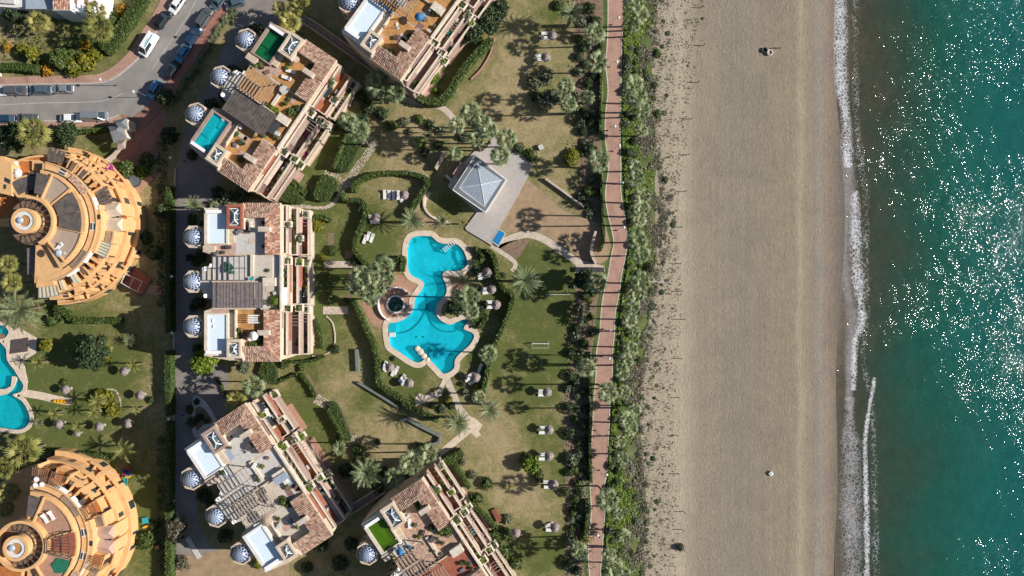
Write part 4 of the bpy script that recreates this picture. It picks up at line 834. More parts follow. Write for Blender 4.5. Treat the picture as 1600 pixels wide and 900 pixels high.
vB = dict(vC, deck='pink_f', f1='tan_f', f2='tan_f', f3='tan_f', pool1='water_green', pool2='water_teal', tower='cream', tiles1='tiles', tiles2='tiles', reed=((333, 411),), reedmat='reed', t3=('mauve', 'mauve', 'redfloor'), t2=('tan_f', 'mauve', 'redfloor'), t1=('mauve', 'pink_f', 'mauve'), aw=None, nb=9, pmat='wood_g', rim='rose', patio='pink_f',
          plants=((396, 436, .7, 'br'), (405, 436, .7, 'br'), (385, 437, .6, 'leaf'), (410, 410, .5, 'leaf'), (408, 478, .6, 'leaf'), (372, 500, .6, 'leaf'), (400, 530, .8, 'leaf'), (410, 350, .7, 'leaf'), (425, 425, 1.0, 'leaf'), (430, 415, .8, 'dk')),
          extra=(('stair_well', (411, 444, 421, 470), 12.4, 11.5, 'dark'),))
vA = dict(vB, pool2='empty', tiles1='tiles', f2='tan_f', rim='white_old', mid='open', t3=('red', 'red', 'red'), t2=('mauve', 'mauve', 'mauve'), t1=('pink_f', 'mauve', 'pink_f'), extra=(), plants=((395, 540, .6, 'leaf'), (402, 538, .6, 'leaf'), (411, 500, .6, 'leaf'), (386, 540, .5, 'br')))
vD = dict(vC, deck='beige_f', f1='grey_f', f2='beige_f', f3='beige_f', pool1='empty', pool2='empty', tower='rose', tiles2='tiles', mid='open', nb=7, pmat='wood_g', t3=('mauve', 'grey_f', 'mauve'), t2=('tan_f', 'orange_f', 'grey_f'), t1=('mauve', 'pink_f', 'beige_f'), aw=None, patio='pink_stone', wall='cream', rim='white_old',
          plants=((404, 478, 1.0, 'leaf'), (409, 486, .8, 'leaf')), extra=(('canopy', (385, 452, 400, 468), 12.9, 12.8, 'stone_lt'), ('awning', (408, 440, 432, 452), 12.8, 12.7, 'glass_pale')))
vE = dict(vB, deck='beige_f', f1='tilefloor', f2='tilefloor', f3='redfloor', pool1='water_lime', pool2='water_teal', tower='cream', tiles1='tiles', mid='open', nb=8, pmat='wood_g', rim='cream_lt', t3=('mauve', 'pink_f', 'mauve'), t2=('redfloor', 'mauve', 'redfloor'), t1=('mauve', 'mauve', 'mauve'), patio='pink_f',
          plants=((410, 345, .6, 'leaf'), (408, 352, .5, 'br'), (408, 390, .7, 'dk'), (420, 402, 1.1, 'leaf'), (426, 410, 1.0, 'leaf'), (385, 344, .5, 'leaf')), extra=())
rB, rA, rD, rE = math.radians(-34), math.radians(-35.5), math.radians(33.4), math.radians(33.4)
APT = {}
APT['C'] = apartment('pale apartment block at centre left with two white rooftop pools and red skylight tower', (D1.x, D1.y), 1e-6, vC)
APT['B'] = apartment('pale apartment block with dark green and teal rooftop pools and brown reed roof', dome_loc(384, 62, 0, rB), rB, vB)
APT['A'] = apartment('pale apartment block cut by the top edge, orange terrace beside white pool', dome_loc(545, 3, 2, rA), rA, vA)
APT['D'] = apartment('pale apartment block with grey tiled terraces and long slatted pergolas, lower left of centre', dome_loc(299, 748, 0, rD), rD, vD)
APT['E'] = apartment('pale apartment block with lime green rooftop pool, cut by the bottom edge', dome_loc(573, 865, 0, rE), rE, vE)

# ================================================================== the two round apricot buildings
RSX, RSZ = 1.06, .75
def roundhouse(label, ax, v):
    t = thing('round_apartment_building', label, 'apartment building', (ax[0], ax[1], 0), 0, 'round apricot apartment buildings with central tower')
    cx, cy = ax
    def sec(nm, r0, r1, a0, a1, z0, z1, mat, n=None, par=t, tilt=0):
        n = n or max(2, int(abs(a1 - a0) / 8)); A = [math.radians(a0 + (a1 - a0) * i / n) for i in range(n + 1)]
        o = [(cx + r1 * math.cos(a), cy + r1 * math.sin(a)) for a in A]; i_ = [(cx + r0 * math.cos(a), cy + r0 * math.sin(a)) for a in A[::-1]]
        m = MB(); m.prism(o + i_, z0, z1)
        if tilt:
            k = []
            for (x, y, z) in m.v:
                r = math.hypot(x - cx, y - cy); k.append((x, y, z + (tilt * (r1 - r) if z > z0 + .01 else 0)))
            m.v = k
        return m.build(nm, X[mat], par)
    def pt(r, a, z=0): a = math.radians(a); return Vector((cx + r * math.cos(a), cy + r * math.sin(a), z))
    def wall(r0, r1, a, z0, z1, mat='orange', w_=.28, nm='partition_wall'): return MB().bar(pt(r0, a, (z0 + z1) / 2), pt(r1, a, (z0 + z1) / 2), w_, z1 - z0).build(nm, X[mat], t)
    def tilesec(r0, r1, a0, a1, zo, zi, mat='tiles_or'):
        n = max(1, int((a1 - a0) / 6))
        for k in range(n):
            q0, q1 = a0 + (a1 - a0) * k / n, a0 + (a1 - a0) * (k + 1) / n; mb = MB(); tile_field(mb, pt(r1, q0, zo), pt(r1, q1, zo), pt(r0, q0, zi), pt(r0, q1, zi)); o = mb.build('roof_tiles', X[mat], t); o['kind'] = 'stuff'
            MB().add([pt(r1, q0, zo), pt(r1, q1, zo), pt(r0, q1, zi), pt(r0, q0, zi)], [(0, 1, 2, 3)]).build('roof', X['orange'], t)
    def radial_slats(r0, r1, a0, a1, z, n, mat, nm='slat', w_=.14, cols=2):
        for i in range(n + 1):
            a = a0 + (a1 - a0) * i / n; MB().bar(pt(r0, a, z), pt(r1, a, z), w_, .12).build(nm, X[mat], t)
        b = MB()
        for r in (r0 + .1, r1 - .1):
            for i in range(6): b.bar(pt(r, a0 + (a1 - a0) * i / 6, z - .13), pt(r, a0 + (a1 - a0) * (i + 1) / 6, z - .13), .14)
        for a in (a0, a1): b.bar(pt(r1 - .1, a, z - 3), pt(r1 - .1, a, z), .14)
        b.build('pergola_frame', X[mat], t)['kind'] = 'stuff'
    def panels(r0, r1, a0, a1, z, n, mat, nm='roof_panel'):
        for i in range(n): sec(nm, r0, r1, a0 + (a1 - a0) * i / n + .25, a0 + (a1 - a0) * (i + 1) / n - .25, z - .06, z + (i % 2) * .05, mat, 2)
    A0, A1 = v['a']
    sec('wall', 3.0, 15.3, A0, A1, 0, 3.4, 'orange'); sec('wall', 3.0, 14.3, A0, A1, 3.4, 6.6, 'orange'); sec('wall', 3.0, 13.3, A0, A1, 6.6, 9.8, 'orange'); sec('wall', 3.0, 11.2, A0, A1, 9.8, 12.6, 'orange')
    sec('penthouse_wall', 4.4, 9.6, v['p'][0], v['p'][1], 12.6, 13.9, 'orange')
    rf_ = random.Random(int(cy) + 50)
    for (r, zz, hh) in ((15.3, .5, 2.2), (14.3, 3.9, 2.1), (13.3, 7.0, 2.2)):
        a = A0 + 4
        while a < A1 - 3:
            ww = rf_.choice([.5, .8, 1.1, 1.5]); c = pt(r, a, zz); MB().box(c, (.14, ww, hh), math.radians(a)).build('window', X['glass_dk'], t); a += math.degrees((ww + rf_.uniform(1.8, 5.4)) / r)
    # inner ring, courtyard and tower
    if v.get('ringfull'): sec('ring_wall', 4.1, 4.6, -180, 180, 3, 15.6, 'orange', 60)
    else: sec('ring_wall', 4.1, 4.6, v['ring'][0], v['ring'][1], 3, 15.6, 'orange', 40)
    sec('courtyard_floor', 2.4, 4.2, -180, 180, 0, v.get('cz', 11.5), 'wood', 40)
    radial_slats(2.5, 4.2, -100, 100, v.get('cz', 11.5) + 1.3, 12, 'wood_dk', 'courtyard_beam')
    tw = MB().cyl((cx, cy, 0), 2.2, 2.2, 16.6, 36).build('tower', X['orange'], t); sec('tower_parapet', 1.75, 2.3, -180, 180, 16.6, 17.2, 'orange', 36, tw)
    sec('mosaic_bench', 1.05, 1.7, -180, 180, 16.6, 17.0, 'white_old', 30, tw); MB().cyl((cx, cy, 16.6), 1.0, 1.0, .12, 20).build('tower_floor', X['tan_f'], tw)
    bl = MB(); bl.lathe((cx - .75, cy + .1, 17.0), [(.62 * math.cos(a), .62 * math.sin(a)) for a in [i * math.pi / 12 for i in range(6)]] + [(.03, .62)], 18); bl.build('pale_dome', X['glass_pale'], tw, smooth=True)
    # flat band ring and gutters
    sec('roof_band', 9.9, 11.2, A0 + 3, A1 - 3, 12.6, 12.75, 'orange'); sec('gutter', 9.6, 9.9, v['p'][0], v['p'][1], 12.6, 12.66, 'dark')
    sec('parapet', 11.05, 11.25, A0 + 3, A1 - 3, 12.75, 13.0, 'orange')
    for a in v.get('slots', ()):
        for dr in (0, .6): c = pt(10.2 + dr, a, 12.76); MB().box(c, (.3, 1.2, .12), math.radians(a)).build('roof_window', X['glass_dk'], t); MB().box(c, (.5, 1.5, .06), math.radians(a)).build('window_kerb', X['white_old'], t)
    for (a0, a1) in v.get('slats', ()): radial_slats(9.95, 11.0, a0, a1, 13.1, int((a1 - a0) / 1.6), 'wood_g', w_=.12)
    for a in v.get('white', ()): sec('white_rail', 11.28, 11.5, a - 6, a + 6, 11.6, 12.9, 'white')
    for (a0, a1) in v['tile']: tilesec(9.95, 11.1, a0, a1, 12.85, 13.4, 'tiles')
    for (a0, a1, mat, z) in v['roofs']:
        sec('penthouse_roof', 4.7, 9.2, a0, a1, 13.9, z, mat)
        sec('parapet', 4.4, 4.7, a0, a1, 13.9, z + .5, 'orange'); sec('parapet', 9.2, 9.5, a0, a1, 13.9, z + .35, 'orange')
    for (a0, a1, mat, z, r1) in v['reed']:
        panels(5.2, r1, a0, a1, z, v.get('rn', 3), mat)
    for a in v['pw']: wall(4.6, 9.5, a, 13.9, 14.7)
    # terraces by bay
    for (a0, a1, kind) in v['bays']:
        am = (a0 + a1) / 2
        if kind == 'open':
            rr = random.Random(int(a0 * 3 + cy)); u = rr.choice([0, .25])
            if rr.random() < .6:
                q0 = a0 + rr.uniform(.5, 4); panels(rr.uniform(11.0, 11.6), rr.uniform(12.6, 13.4), q0, q0 + rr.uniform(3.5, 6), rr.uniform(11.6, 12.5), 2, rr.choice(['reed', 'awn', 'wood', 'reed']))
            sec('bastion', 12.9, rr.uniform(13.6, 14.2), a0 + (a1 - a0) * rr.uniform(.5, .75), a1 + .5, 6.6, rr.uniform(8.6, 10.9), 'orange', 2); sec('bastion', 14.2, rr.uniform(14.9, 15.4), a0 - .5, a0 + (a1 - a0) * rr.uniform(.2, .45), 3.4, rr.uniform(5.2, 7.4), 'orange', 2); mid = rr.uniform(.4, .6) * (a1 - a0) + a0
            sec('terrace_floor', 11.2, 13.0, a0 + .6, a1, 9.8, 9.86, 'orange_f'); sec('parapet', 13.0, 13.3, a0, a1, 9.8, 10.7, 'orange'); sec('planter_block', 12.55, 13.05, a0 if u else mid + 1, mid - 1 if u else a1, 9.87, rr.uniform(10.6, 11.4), 'orange')
            sec('terrace_floor', 13.3, 14.0, a0 + .6, a1 - .6, 6.6, 6.66, rr.choice(['orange_f', 'tan_f', 'redfloor'])); sec('parapet', 14.05, 14.28, a0, a1, 6.6, 7.5, 'orange'); sec('parapet', 15.1, 15.32, a0, a1, 3.4, 4.2, 'orange'); sec('terrace_floor', 14.35, 15.05, a0 + .5, a1 - .5, 3.4, 3.46, rr.choice(['orange_f', 'tan_f'])); wall(14.3, 15.3, mid + 2, 3.4, 4.6, w_=.25)
            for a in (a0, mid): wall(11.1, 13.3, a, 9.8, rr.uniform(11.0, 12.2), w_=.26); wall(13.2, 14.3, a, 6.6, 8.0, w_=.25)
            for r, z in ((11.25, 9.9), (13.32, 6.7)):
                c = pt(r, am + 3, z); MB().box(c, (.1, 2.0, 2.1), math.radians(am + 3)).build('glass_door', X['glass_dk'], t)
            for (r, z, ad) in ((12.6, 9.9, rr.uniform(-5, 5)), (13.7, 6.7, rr.uniform(-5, 5)), (14.6, 3.6, rr.uniform(-5, 5))):
                c = pt(r, am + ad, z); planting(t, c.x, c.y, z, rr.uniform(.3, .6), rr.choice(['leaf', 'br', 'dk']))
            c = pt(12.4, mid + 2.5, 9.9); MB().box(c, (.7, 1.1, .35), math.radians(mid)).build('bench_box', X[rr.choice(['white', 'grey_f', 'wood'])], t)
        if kind not in ('open', 'pergola', 'reed'): sec('band_wall', 11.15, 11.95, a0, a1, 9.8, 12.68, 'orange')
        if kind == 'open': pass
        elif kind == 'solid':
            sec('block', 12.0, 14.0, a0, a1, 6.6, 10.3, 'orange')
            b = MB()
            for i in range(4):
                a = a0 + (a1 - a0) * (i + .5) / 4; b.box(pt(14.65, a, 7.6), (.1, .35, 1.5), math.radians(a)); b.box(pt(16.24, a, 4.2), (.1, .35, 1.6), math.radians(a))
            b.build('window_slit', X['glass_dk'], t)
        elif kind == 'reed':
            sec('terrace_floor', 11.2, 13.2, a0, a1, 9.8, 9.86, 'orange_f'); panels(11.5, v.get('rr', 14.0), a0, a1, 11.0, 4, 'reed'); wall(12, 14, a0, 6.6, 9.2); wall(12, 14, a1, 6.6, 9.2); sec('parapet', 14.05, 14.28, a0, a1, 6.6, 7.5, 'orange')
        elif kind == 'awning':
            sec('terrace_floor', 12.1, 13.2, a0, a1, 9.8, 9.86, 'orange_f'); panels(11.0, 13.9, a0, a1, 11.6, 5, 'awn', 'awning_strip'); radial_slats(11.0, 13.9, a0, a1, 11.72, 5, 'wood_g'); sec('parapet', 15.0, 15.3, a0, a1, 3.4, 4.3, 'orange')
        elif kind == 'pergola':
            sec('terrace_floor', 11.2, 13.3, a0, a1, 9.8, 9.9, 'orange_f'); radial_slats(10.9, 13.8, a0, a1, 12.9, 8, 'wood'); sec('parapet', 14.05, 14.28, a0, a1, 6.6, 7.5, 'orange'); wall(12, 14, a0, 6.6, 11); wall(12, 14, a1, 6.6, 11)
        elif kind == 'gable':
            for s in (-1, 1):
                q = am + s * 5.8; d = math.radians(q); bmb = MB(); cl_ = pt(12.6, q, 0)
                bmb.box((cl_.x, cl_.y, 3.4), (4.0, 2.3, 6.6), d); bmb.build('bay_wall', X['orange'], t); rf = MB(); ca, sa = math.cos(d), math.sin(d)
                loc_ = lambda a, b, z: (cl_.x + a * ca - b * sa, cl_.y + a * sa + b * ca, z)
                rf.add([loc_(-2.1, -1.25, 10), loc_(2.15, -1.25, 10), loc_(2.15, 1.25, 10), loc_(-2.1, 1.25, 10), loc_(-2.1, 0, 10.9), loc_(1.4, 0, 10.9)], [(0, 1, 5, 4), (1, 2, 5), (2, 3, 4, 5), (3, 0, 4)]); rf.build('bay_roof', X['pink_f' if v.get('gp') else 'cream'], t)
                sl_ = MB()
                for k in range(3): sl_.box(loc_(-1 + k * 1.1, -1.18, 7.2), (.3, .1, 1.4), d)
                sl_.build('window_slit', X['glass_dk'], t)
            sec('terrace_floor', 12.1, 14.6, a0, a1, 9.8, 9.86, 'orange_f'); sec('gutter_band', 13.35, 14.2, a0, a1, 6.6, 6.7, 'orange_f')
            for k in range(4):
                c = pt(11.6 + .75 * k, am, 10.2); MB().box((c.x, c.y, 12.76 if k == 0 else 9.87), (.5, .9, .14), math.radians(am)).build('roof_window', X['glass_dk'], t)
        elif kind == 'lattice':
            sec('block', 12.0, 13.6, a0, a1, 6.6, 10.6, 'orange'); radial_slats(12.1, 13.4, a0 + 1, a1 - 1, 10.85, 7, 'wood_g', w_=.1)
    for (r0, r1, a0, a1, z0, z1, nm, mat) in v.get('extra', ()): sec(nm, r0, r1, a0, a1, z0, z1, mat)
    t.scale = (RSX, RSX, RSZ); return t, (lambda r, a, z=0: Vector((cx + (pt(r, a).x - cx) * RSX, cy + (pt(r, a).y - cy) * RSX, z * RSZ)))
axF = P(38, 345, 12.75); axG = P(25, 857, 12.75)
RF, ptF = roundhouse('round apricot building at left with grey reed roof and white mosaic tower top', (axF.x, axF.y), dict(a=(-92, 84), p=(-60, 82), ring=(-65, 95), cz=14.2,
    tile=((30, 52),), slats=((-50, -30),), slots=(-4, 62), white=(-34, -54, 18), roofs=((40, 66, 'taupe', 14.2), (-50, -14, 'taupe', 14.2)), reed=((-12, 36, 'reed', 14.9, 9.3), (68, 84, 'reed', 14.6, 9.0)), rn=2, pw=(66, 40, -12, -50),
    bays=((70, 84, 'reed'), (60, 70, 'open'), (51, 60, 'open'), (42, 51, 'open'), (30, 42, 'open'), (16, 30, 'reed'), (-6, 16, 'gable'), (-16, -6, 'lattice'), (-28, -16, 'awning'), (-40, -28, 'open'), (-50, -40, 'open'), (-62, -50, 'open'), (-74, -62, 'open'), (-90, -74, 'awning')),
    extra=((4.6, 13, 86, 180, 0, 9.0, 'rear_wing', 'orange'), (5, 12.6, 90, 176, 9.0, 9.08, 'terrace_floor', 'orange_f'), (5, 9, 84, 128, 9.08, 12.4, 'rear_roof', 'orange'), (6.0, 8.6, 90, 122, 12.4, 12.6, 'roof_sheet', 'reed'), (12.4, 12.8, 86, 180, 9.08, 9.9, 'parapet', 'orange'), (9.4, 9.7, 86, 180, 9.08, 9.9, 'parapet', 'orange'))))
RG, ptG = roundhouse('round apricot building cut by the bottom left corner with pink roof terraces', (axG.x, axG.y), dict(a=(-92, 88), p=(-70, 84), ring=(-180, 180), ringfull=True, cz=14.2, gp=True,
    tile=((-44, -30),), slats=((28, 52),), slots=(10, -14), white=(40, 58, -26), roofs=((16, 66, 'pink_stone', 14.1), (-66, -14, 'pink_stone', 14.1)), reed=((70, 84, 'reed', 14.4, 9.0),), rn=2, pw=(66, 15, -14, -60),
    bays=((72, 86, 'pergola'), (60, 72, 'pergola'), (46, 60, 'open'), (32, 46, 'open'), (20, 32, 'pergola'), (10, 20, 'lattice'), (-12, 10, 'gable'), (-24, -12, 'pergola'), (-34, -24, 'lattice'), (-48, -34, 'open'), (-62, -48, 'open'), (-76, -62, 'open'), (-90, -76, 'awning')),
    extra=((4.6, 13, 100, 180, 0, 5.0, 'rear_wing', 'orange'), (4.6, 9, 180, 260, 0, 12.8, 'rear_roof', 'orange'), (5, 8.5, 182, 258, 12.8, 12.9, 'terrace_floor', 'orange_f'), (4.9, 9.3, -13, 15, 13.9, 13.98, 'terrace_floor', 'redfloor'))))
def gl_pt(r, a, z=0): a = math.radians(a); return Vector((r * math.cos(a), r * math.sin(a), z))
mb = MB()
for k in range(9):
    a = -13 + 28 * k / 8; mb.bar(gl_pt(5.0, a, 16.2), gl_pt(9.2, a, 16.2), .1)
for r in (5, 6.3, 7.7, 9.1):
    for k in range(6): mb.bar(gl_pt(r, -13 + 28 * k / 6, 16.05), gl_pt(r, -13 + 28 * (k + 1) / 6, 16.05), .12)
for a in (-13, 15):
    for r in (5, 9.1): mb.bar(gl_pt(r, a, 13.9), gl_pt(r, a, 16.05), .14)
mb.build('roof_pergola', X['wood_dk'], RG, origin=(0, 0, 0))['kind'] = 'stuff'
q = [gl_pt(6.6 + dr, a)[:2] for dr, a in ((0, -22), (2.3, -20), (2.6, -34), (1.2, -42), (-.4, -36))]; MB().prism(q, 14.1, 14.35).build('green_pool_cover', X['green_mat'], RG, origin=(0, 0, 0))
# left wing of the upper round building
wl = thing('apricot_wing', 'apricot flat roofed wing at the left edge above the round tower', 'building', P(-10, 290, 0))
q = lambda pts, z: [P(x, y, z)[:2] for x, y in pts]
MB().prism(q([(-50,242),(4,244),(12,252),(18,256),(18,306),(-50,290)], 9.6), 0, 9.6).build('wall', X['orange'], wl)
MB().prism(q([(8,277),(16,281),(15,287),(7,283)], 9.7), 9.6, 9.72).build('roof_window', X['glass_dk'], wl); MB().prism(q([(6,288),(9,288),(9,295),(6,295)], 9.7), 9.6, 9.72).build('roof_window', X['glass_dk'], wl)
MB().prism(q([(18,250),(48,250),(46,300),(20,344),(-50,350),(-50,306),(18,306)], 7.2), 0, 7.2).build('terrace_wall', X['orange'], wl)
MB().prism(q([(20,252),(46,252),(44,298),(20,340),(-50,348),(-50,308),(20,308)], 7.26), 7.2, 7.26).build('terrace_floor', X['orange_f'], wl)
MB().prism(q([(48,268),(76,270),(72,300),(48,302)], 9.0), 0, 9.0).build('side_wall', X['orange'], wl); MB().prism(q([(47,268),(78,270),(70,304),(44,304)], 9.3), 9.1, 9.3).build('roof_sheet', X['reed'], wl)
MB().prism(q([(50,250),(60,250),(88,262),(84,270),(50,266)], 7.8), 0, 7.8).build('side_wall', X['orange'], wl); MB().prism(q([(56,256),(82,264),(80,268),(56,264)], 7.86), 7.8, 7.86).build('terrace_floor', X['pink_stone'], wl)
# lower left annex of the round building
an = thing('apricot_annex', 'apricot annex with grey reed roof below the upper round building', 'building', P(62, 425, 0))
MB().prism(q([(42,388),(56,386),(72,430),(44,428)], 8.0), 0, 8.0).build('wall', X['orange'], an); MB().prism(q([(42,388),(55,386),(72,421),(43,429)], 8.3), 8.05, 8.3).build('roof_panel', X['wood_g_dk'], an)
MB().prism(q([(49,426),(58,424),(60,434),(92,432),(86,444),(56,446)], 7.0), 0, 7.0).build('terrace_wall', X['orange'], an); MB().prism(q([(60,431),(88,431),(82,440),(60,441)], 7.06), 7.0, 7.06).build('terrace_floor', X['stone_lt'], an)
# small square terraces beside the round buildings
def ground_terrace(label, pts, mat, z=.35):
    t = thing('garden_terrace', label, 'terrace', P(*pts[0]), 0); MB().prism([P(x, y)[:2] for x, y in pts], 0, z).build('slab', X[mat], t); return t
gt = ground_terrace('square pink paved terrace with dark round hot tub, right of upper round building', [(224,262),(241,280),(214,305),(196,284)], 'pink_stone')
c = P(213, 283); MB().cyl((c.x, c.y, .3), 1.35, 1.35, .5, 8).build('hot_tub', X['dark'], gt); MB().cyl((c.x, c.y, .7), 1.15, 1.15, .12, 8).build('cover', plain('slate_blue_cover', (.10, .13, .15)), gt)
gt2 = ground_terrace('rust red terrace with white rope frame below the upper round building', [(205,420),(214,418),(238,436),(226,456),(216,462),(190,440)], 'redfloor')
fb = MB(); cs = [P(196, 428, 2.4), P(222, 440, 2.4), P(214, 456, 2.4), P(189, 442, 2.4)]
for i in range(4): fb.bar(cs[i], cs[(i + 1) % 4], .09); fb.bar((cs[i].x, cs[i].y, .3), cs[i], .08)
fb.bar((cs[0] + cs[1]) / 2, (cs[2] + cs[3]) / 2, .07); fb.build('frame', X['white'], gt2)
# white villa at the top left
vl = thing('white_villa', 'white villa with terracotta roof cut by the top edge at left', 'villa', P(90, 0))
MB().prism(q([(-60,-60),(40,-60),(40,10),(24,12),(-60,6)], 4.5), 0, 4.5).build('wall', X['white_old'], vl); MB().prism(q([(40,-60),(82,-60),(82,14),(40,14)], 5.2), 0, 5.2).build('wall', X['glass_pale'], vl)
MB().prism(q([(-60,-60),(22,-60),(22,6),(-60,0)], 5.1), 4.6, 5.1).build('flat_roof', X['grey_f'], vl)
MB().prism(q([(82,-60),(110,-60),(110,16),(82,16)], 6), 0, 6).build('wall', X['white_old'], vl)
mb = MB(); tile_field(mb, P(82, 15, 6.0), P(110, 15, 6.0), P(82, -20, 7.2), P(110, -20, 7.2), .36, .5); mb.build('roof_tiles', X['tiles_or'], vl)['kind'] = 'stuff'
MB().prism(q([(110,-60),(156,-60),(154,18),(148,24),(110,16)], 5), 0, 5).build('wall', X['white'], vl)
for (x, y) in ((112, 8), (120, 6), (128, 10), (136, 8), (144, 14), (150, 4)): MB().prism(q([(x, y - 5), (x + 4, y - 4), (x + 4, y + 6), (x, y + 5)], 5.6), 5, 5.6).build('parapet_arch', X['white'], vl)
for (x, y) in ((116, 4), (132, 4), (146, 6)): MB().prism(q([(x, y - 5), (x + 5, y - 5), (x + 5, y + 5), (x, y + 5)], 5.06), 5, 5.06).build('balcony_floor', X['redfloor'], vl)
wl2 = thing('white_wall', 'white garden wall end at the left edge above the brick pavement', 'wall', P(0, 112)); MB().prism([P(x, y)[:2] for x, y in [(-30,96),(0,97),(3,120),(-30,120)]], 0, 1.6).build('wall', X['white_old'], wl2)
# gate lodge with hip roofs
gl = thing('gate_lodge', 'small stone gate lodge with two grey hipped roofs beside the entrance ramp', 'lodge', P(186, 212))
MB().prism(q([(172,200),(190,194),(196,214),(180,218)], 2.9), 0, 2.9).build('wall', X['cream_lt'], gl); MB().prism(q([(178,190),(198,186),(199,200),(190,202)], 3.2), 0, 3.2).build('wall', X['cream_lt'], gl)
def hip(par, pts, ze, zr, mat, nm='roof'):
    p = [P(x, y, ze) for x, y in pts]; c = sum(p, Vector()) / len(p); c.z = zr; a = p[0].lerp(p[3], .5).lerp(c, .55); b = p[1].lerp(p[2], .5).lerp(c, .55); a.z = b.z = zr
    return MB().add([*p, a, b], [(0, 1, 5, 4), (1, 2, 5), (2, 3, 4, 5), (3, 0, 4)]).build(nm, X[mat], par) if (p[1] - p[0]).cross(p[2] - p[1]).z > 0 else MB().add([*p, a, b], [(4, 5, 1, 0), (5, 2, 1), (5, 4, 3, 2), (4, 0, 3)]).build(nm, X[mat], par)
hip(gl, [(169,198),(192,192),(198,214),(178,224)], 3.0, 4.6, 'slate'); hip(gl, [(176,189),(198,184),(200,200),(186,203)], 3.3, 4.4, 'slate'); hip(gl, [(180,222),(198,217),(196,232),(184,236)], 2.7, 3.4, 'wood_g')
lw = thing('stone_wall', 'low stone wall running from the gate lodge down to the round building', 'wall', P(180, 240))
ribbon_mb([P(x, y)[:2] for x, y in smooth_px([(192,232),(184,242),(174,250),(164,258)], k=3)], .3, 1.2, 0).build('wall', X['stone_lt'], lw)
# ================================================================== pool pavilion
slab('pavilion_deck', [(771,213),(816,242),(831,259),(824,278),(812,300),(796,329),(776,362),(768,384),(759,378),(729,360),(727,356),(745,332),(700,292),(716,262),(742,236),(760,232)], 0, .3, X['deck'])
pv = thing('pool_pavilion', 'square pavilion with pale ribbed pyramid glass roof on the grey deck', 'pavilion', P(750, 290))
MB().prism(q([(742,246),(788,281),(758,329),(710,296)], 3.6), .3, 3.6).build('wall', X['cream_lt'], pv)
MB().prism(q([(742,242),(793,281),(759,333),(707,297)], 4.1), 3.6, 4.1, holes=[q([(744,252),(786,281),(758,325),(716,294)], 4.1)]).build('roof_edge', X['white_old'], pv)
MB().prism(q([(743,245),(790,281),(759,330),(710,296)], 4.2), 4.1005, 4.2, holes=[q([(744.5,253),(785.5,281),(758,324),(717,294)], 4.2)]).build('gutter', X['metal'], pv)
cn = [P(745, 253, 4.1), P(786, 281, 4.1), P(758, 324, 4.1), P(717.5, 293.5, 4.1)]; apx = P(752, 288.5, 4.9)
for i in range(4):
    a, b = cn[i], cn[(i + 1) % 4]; MB().add([b, a, apx], [(0, 1, 2)]).build('roof_pane', X['glass_pale'], pv)
fr = MB()
for i in range(4):
    a, b = cn[i], cn[(i + 1) % 4]; fr.bar(a, apx, .12, .1); fr.bar(a, b, .14, .12)
    for k in range(1, 9):
        e = a.lerp(b, k / 9); tt = 1 - abs(k / 9 - .5) * 2; side = a if k <= 4 else b; fr.bar(e + Vector((0, 0, .02)), side.lerp(apx, tt) + Vector((0, 0, .02)), .03, .03)
fr.build('roof_rib', X['white_old'], pv)
wg = thing('pavilion_wing', 'low service wing with dark sunken yards left of the pavilion', 'building', P(712, 265))
MB().prism(q([(740,240),(743,246),(708,294),(700,290),(716,262)], 2.4), 0, 2.4).build('wall', X['cream_lt'], wg); MB().prism(q([(720,253),(729,259),(716,279),(707,272)], 2.9), 2.4, 2.9).build('roof_slab', X['pink_f'], wg)
MB().prism(q([(695,274),(698,272),(716,290),(714,293)], 1.5), 0, 1.5).build('yard_wall', X['white_old'], wg); MB().prism(q([(679,262),(692,236),(695,238),(682,265)], 1.6), 0, 1.6).build('yard_wall', X['stone_lt'], wg)
fbn = thing('foot_bath', 'bright blue foot bath at the lower corner of the pavilion deck', 'basin', P(778, 371)); MB().prism(q([(779,357),(791,364),(779,386),(767,377)], .35), 0, .35).build('rim', X['stone_lt'], fbn); MB().prism(q([(780,359),(789,364.5),(779,383),(769,376.5)], .38), .35, .38).build('water', plain('blue_liner', (.02, .22, .48), rough=.2, amt=.1), fbn)
# long walled walkways between the blocks
def walkway(label, pts, hw=.75):
    t = thing('walled_walkway', label, 'walkway', P(*pts[len(pts) // 2])); W_ = [P(x, y)[:2] for x, y in pts]; L, R_ = ribbon(W_, hw)
    ribbon_mb(W_, hw, .1, 0).build('floor', X['pink_f'], t)
    for e in (L, R_): ribbon_mb(e, .12, 1.3, 0).build('side_wall', X['stone_lt'], t)
    for i in range(1, 10):
        k = i / 10 * (len(W_) - 1); a = int(k); u = k - a; l = Vector(L[a]).lerp(Vector(L[a + 1]), u); r = Vector(R_[a]).lerp(Vector(R_[a + 1]), u); MB().bar((*l, 1.5), (*r, 1.5), .12).build('cross_beam', X['wood_g'], t)
    return t
walkway('long narrow walled walkway between the green pool block and top edge block', [(472,30),(500,48),(545,80),(588,110)])
walkway('long narrow walled walkway between the two lower apartment blocks', [(600,762),(560,788),(520,812)])
gwk = thing('reed_gate', 'dark slatted gate panels where the pool path meets the promenade', 'gate', P(930, 421))
for k in range(3): MB().prism(q([(915 + k * 10, 417 + k * .3), (924 + k * 10, 417.3 + k * .3), (924 + k * 10, 425), (915 + k * 10, 425)], 1.8), .02, 1.8).build('panel', X['dark'], gwk)
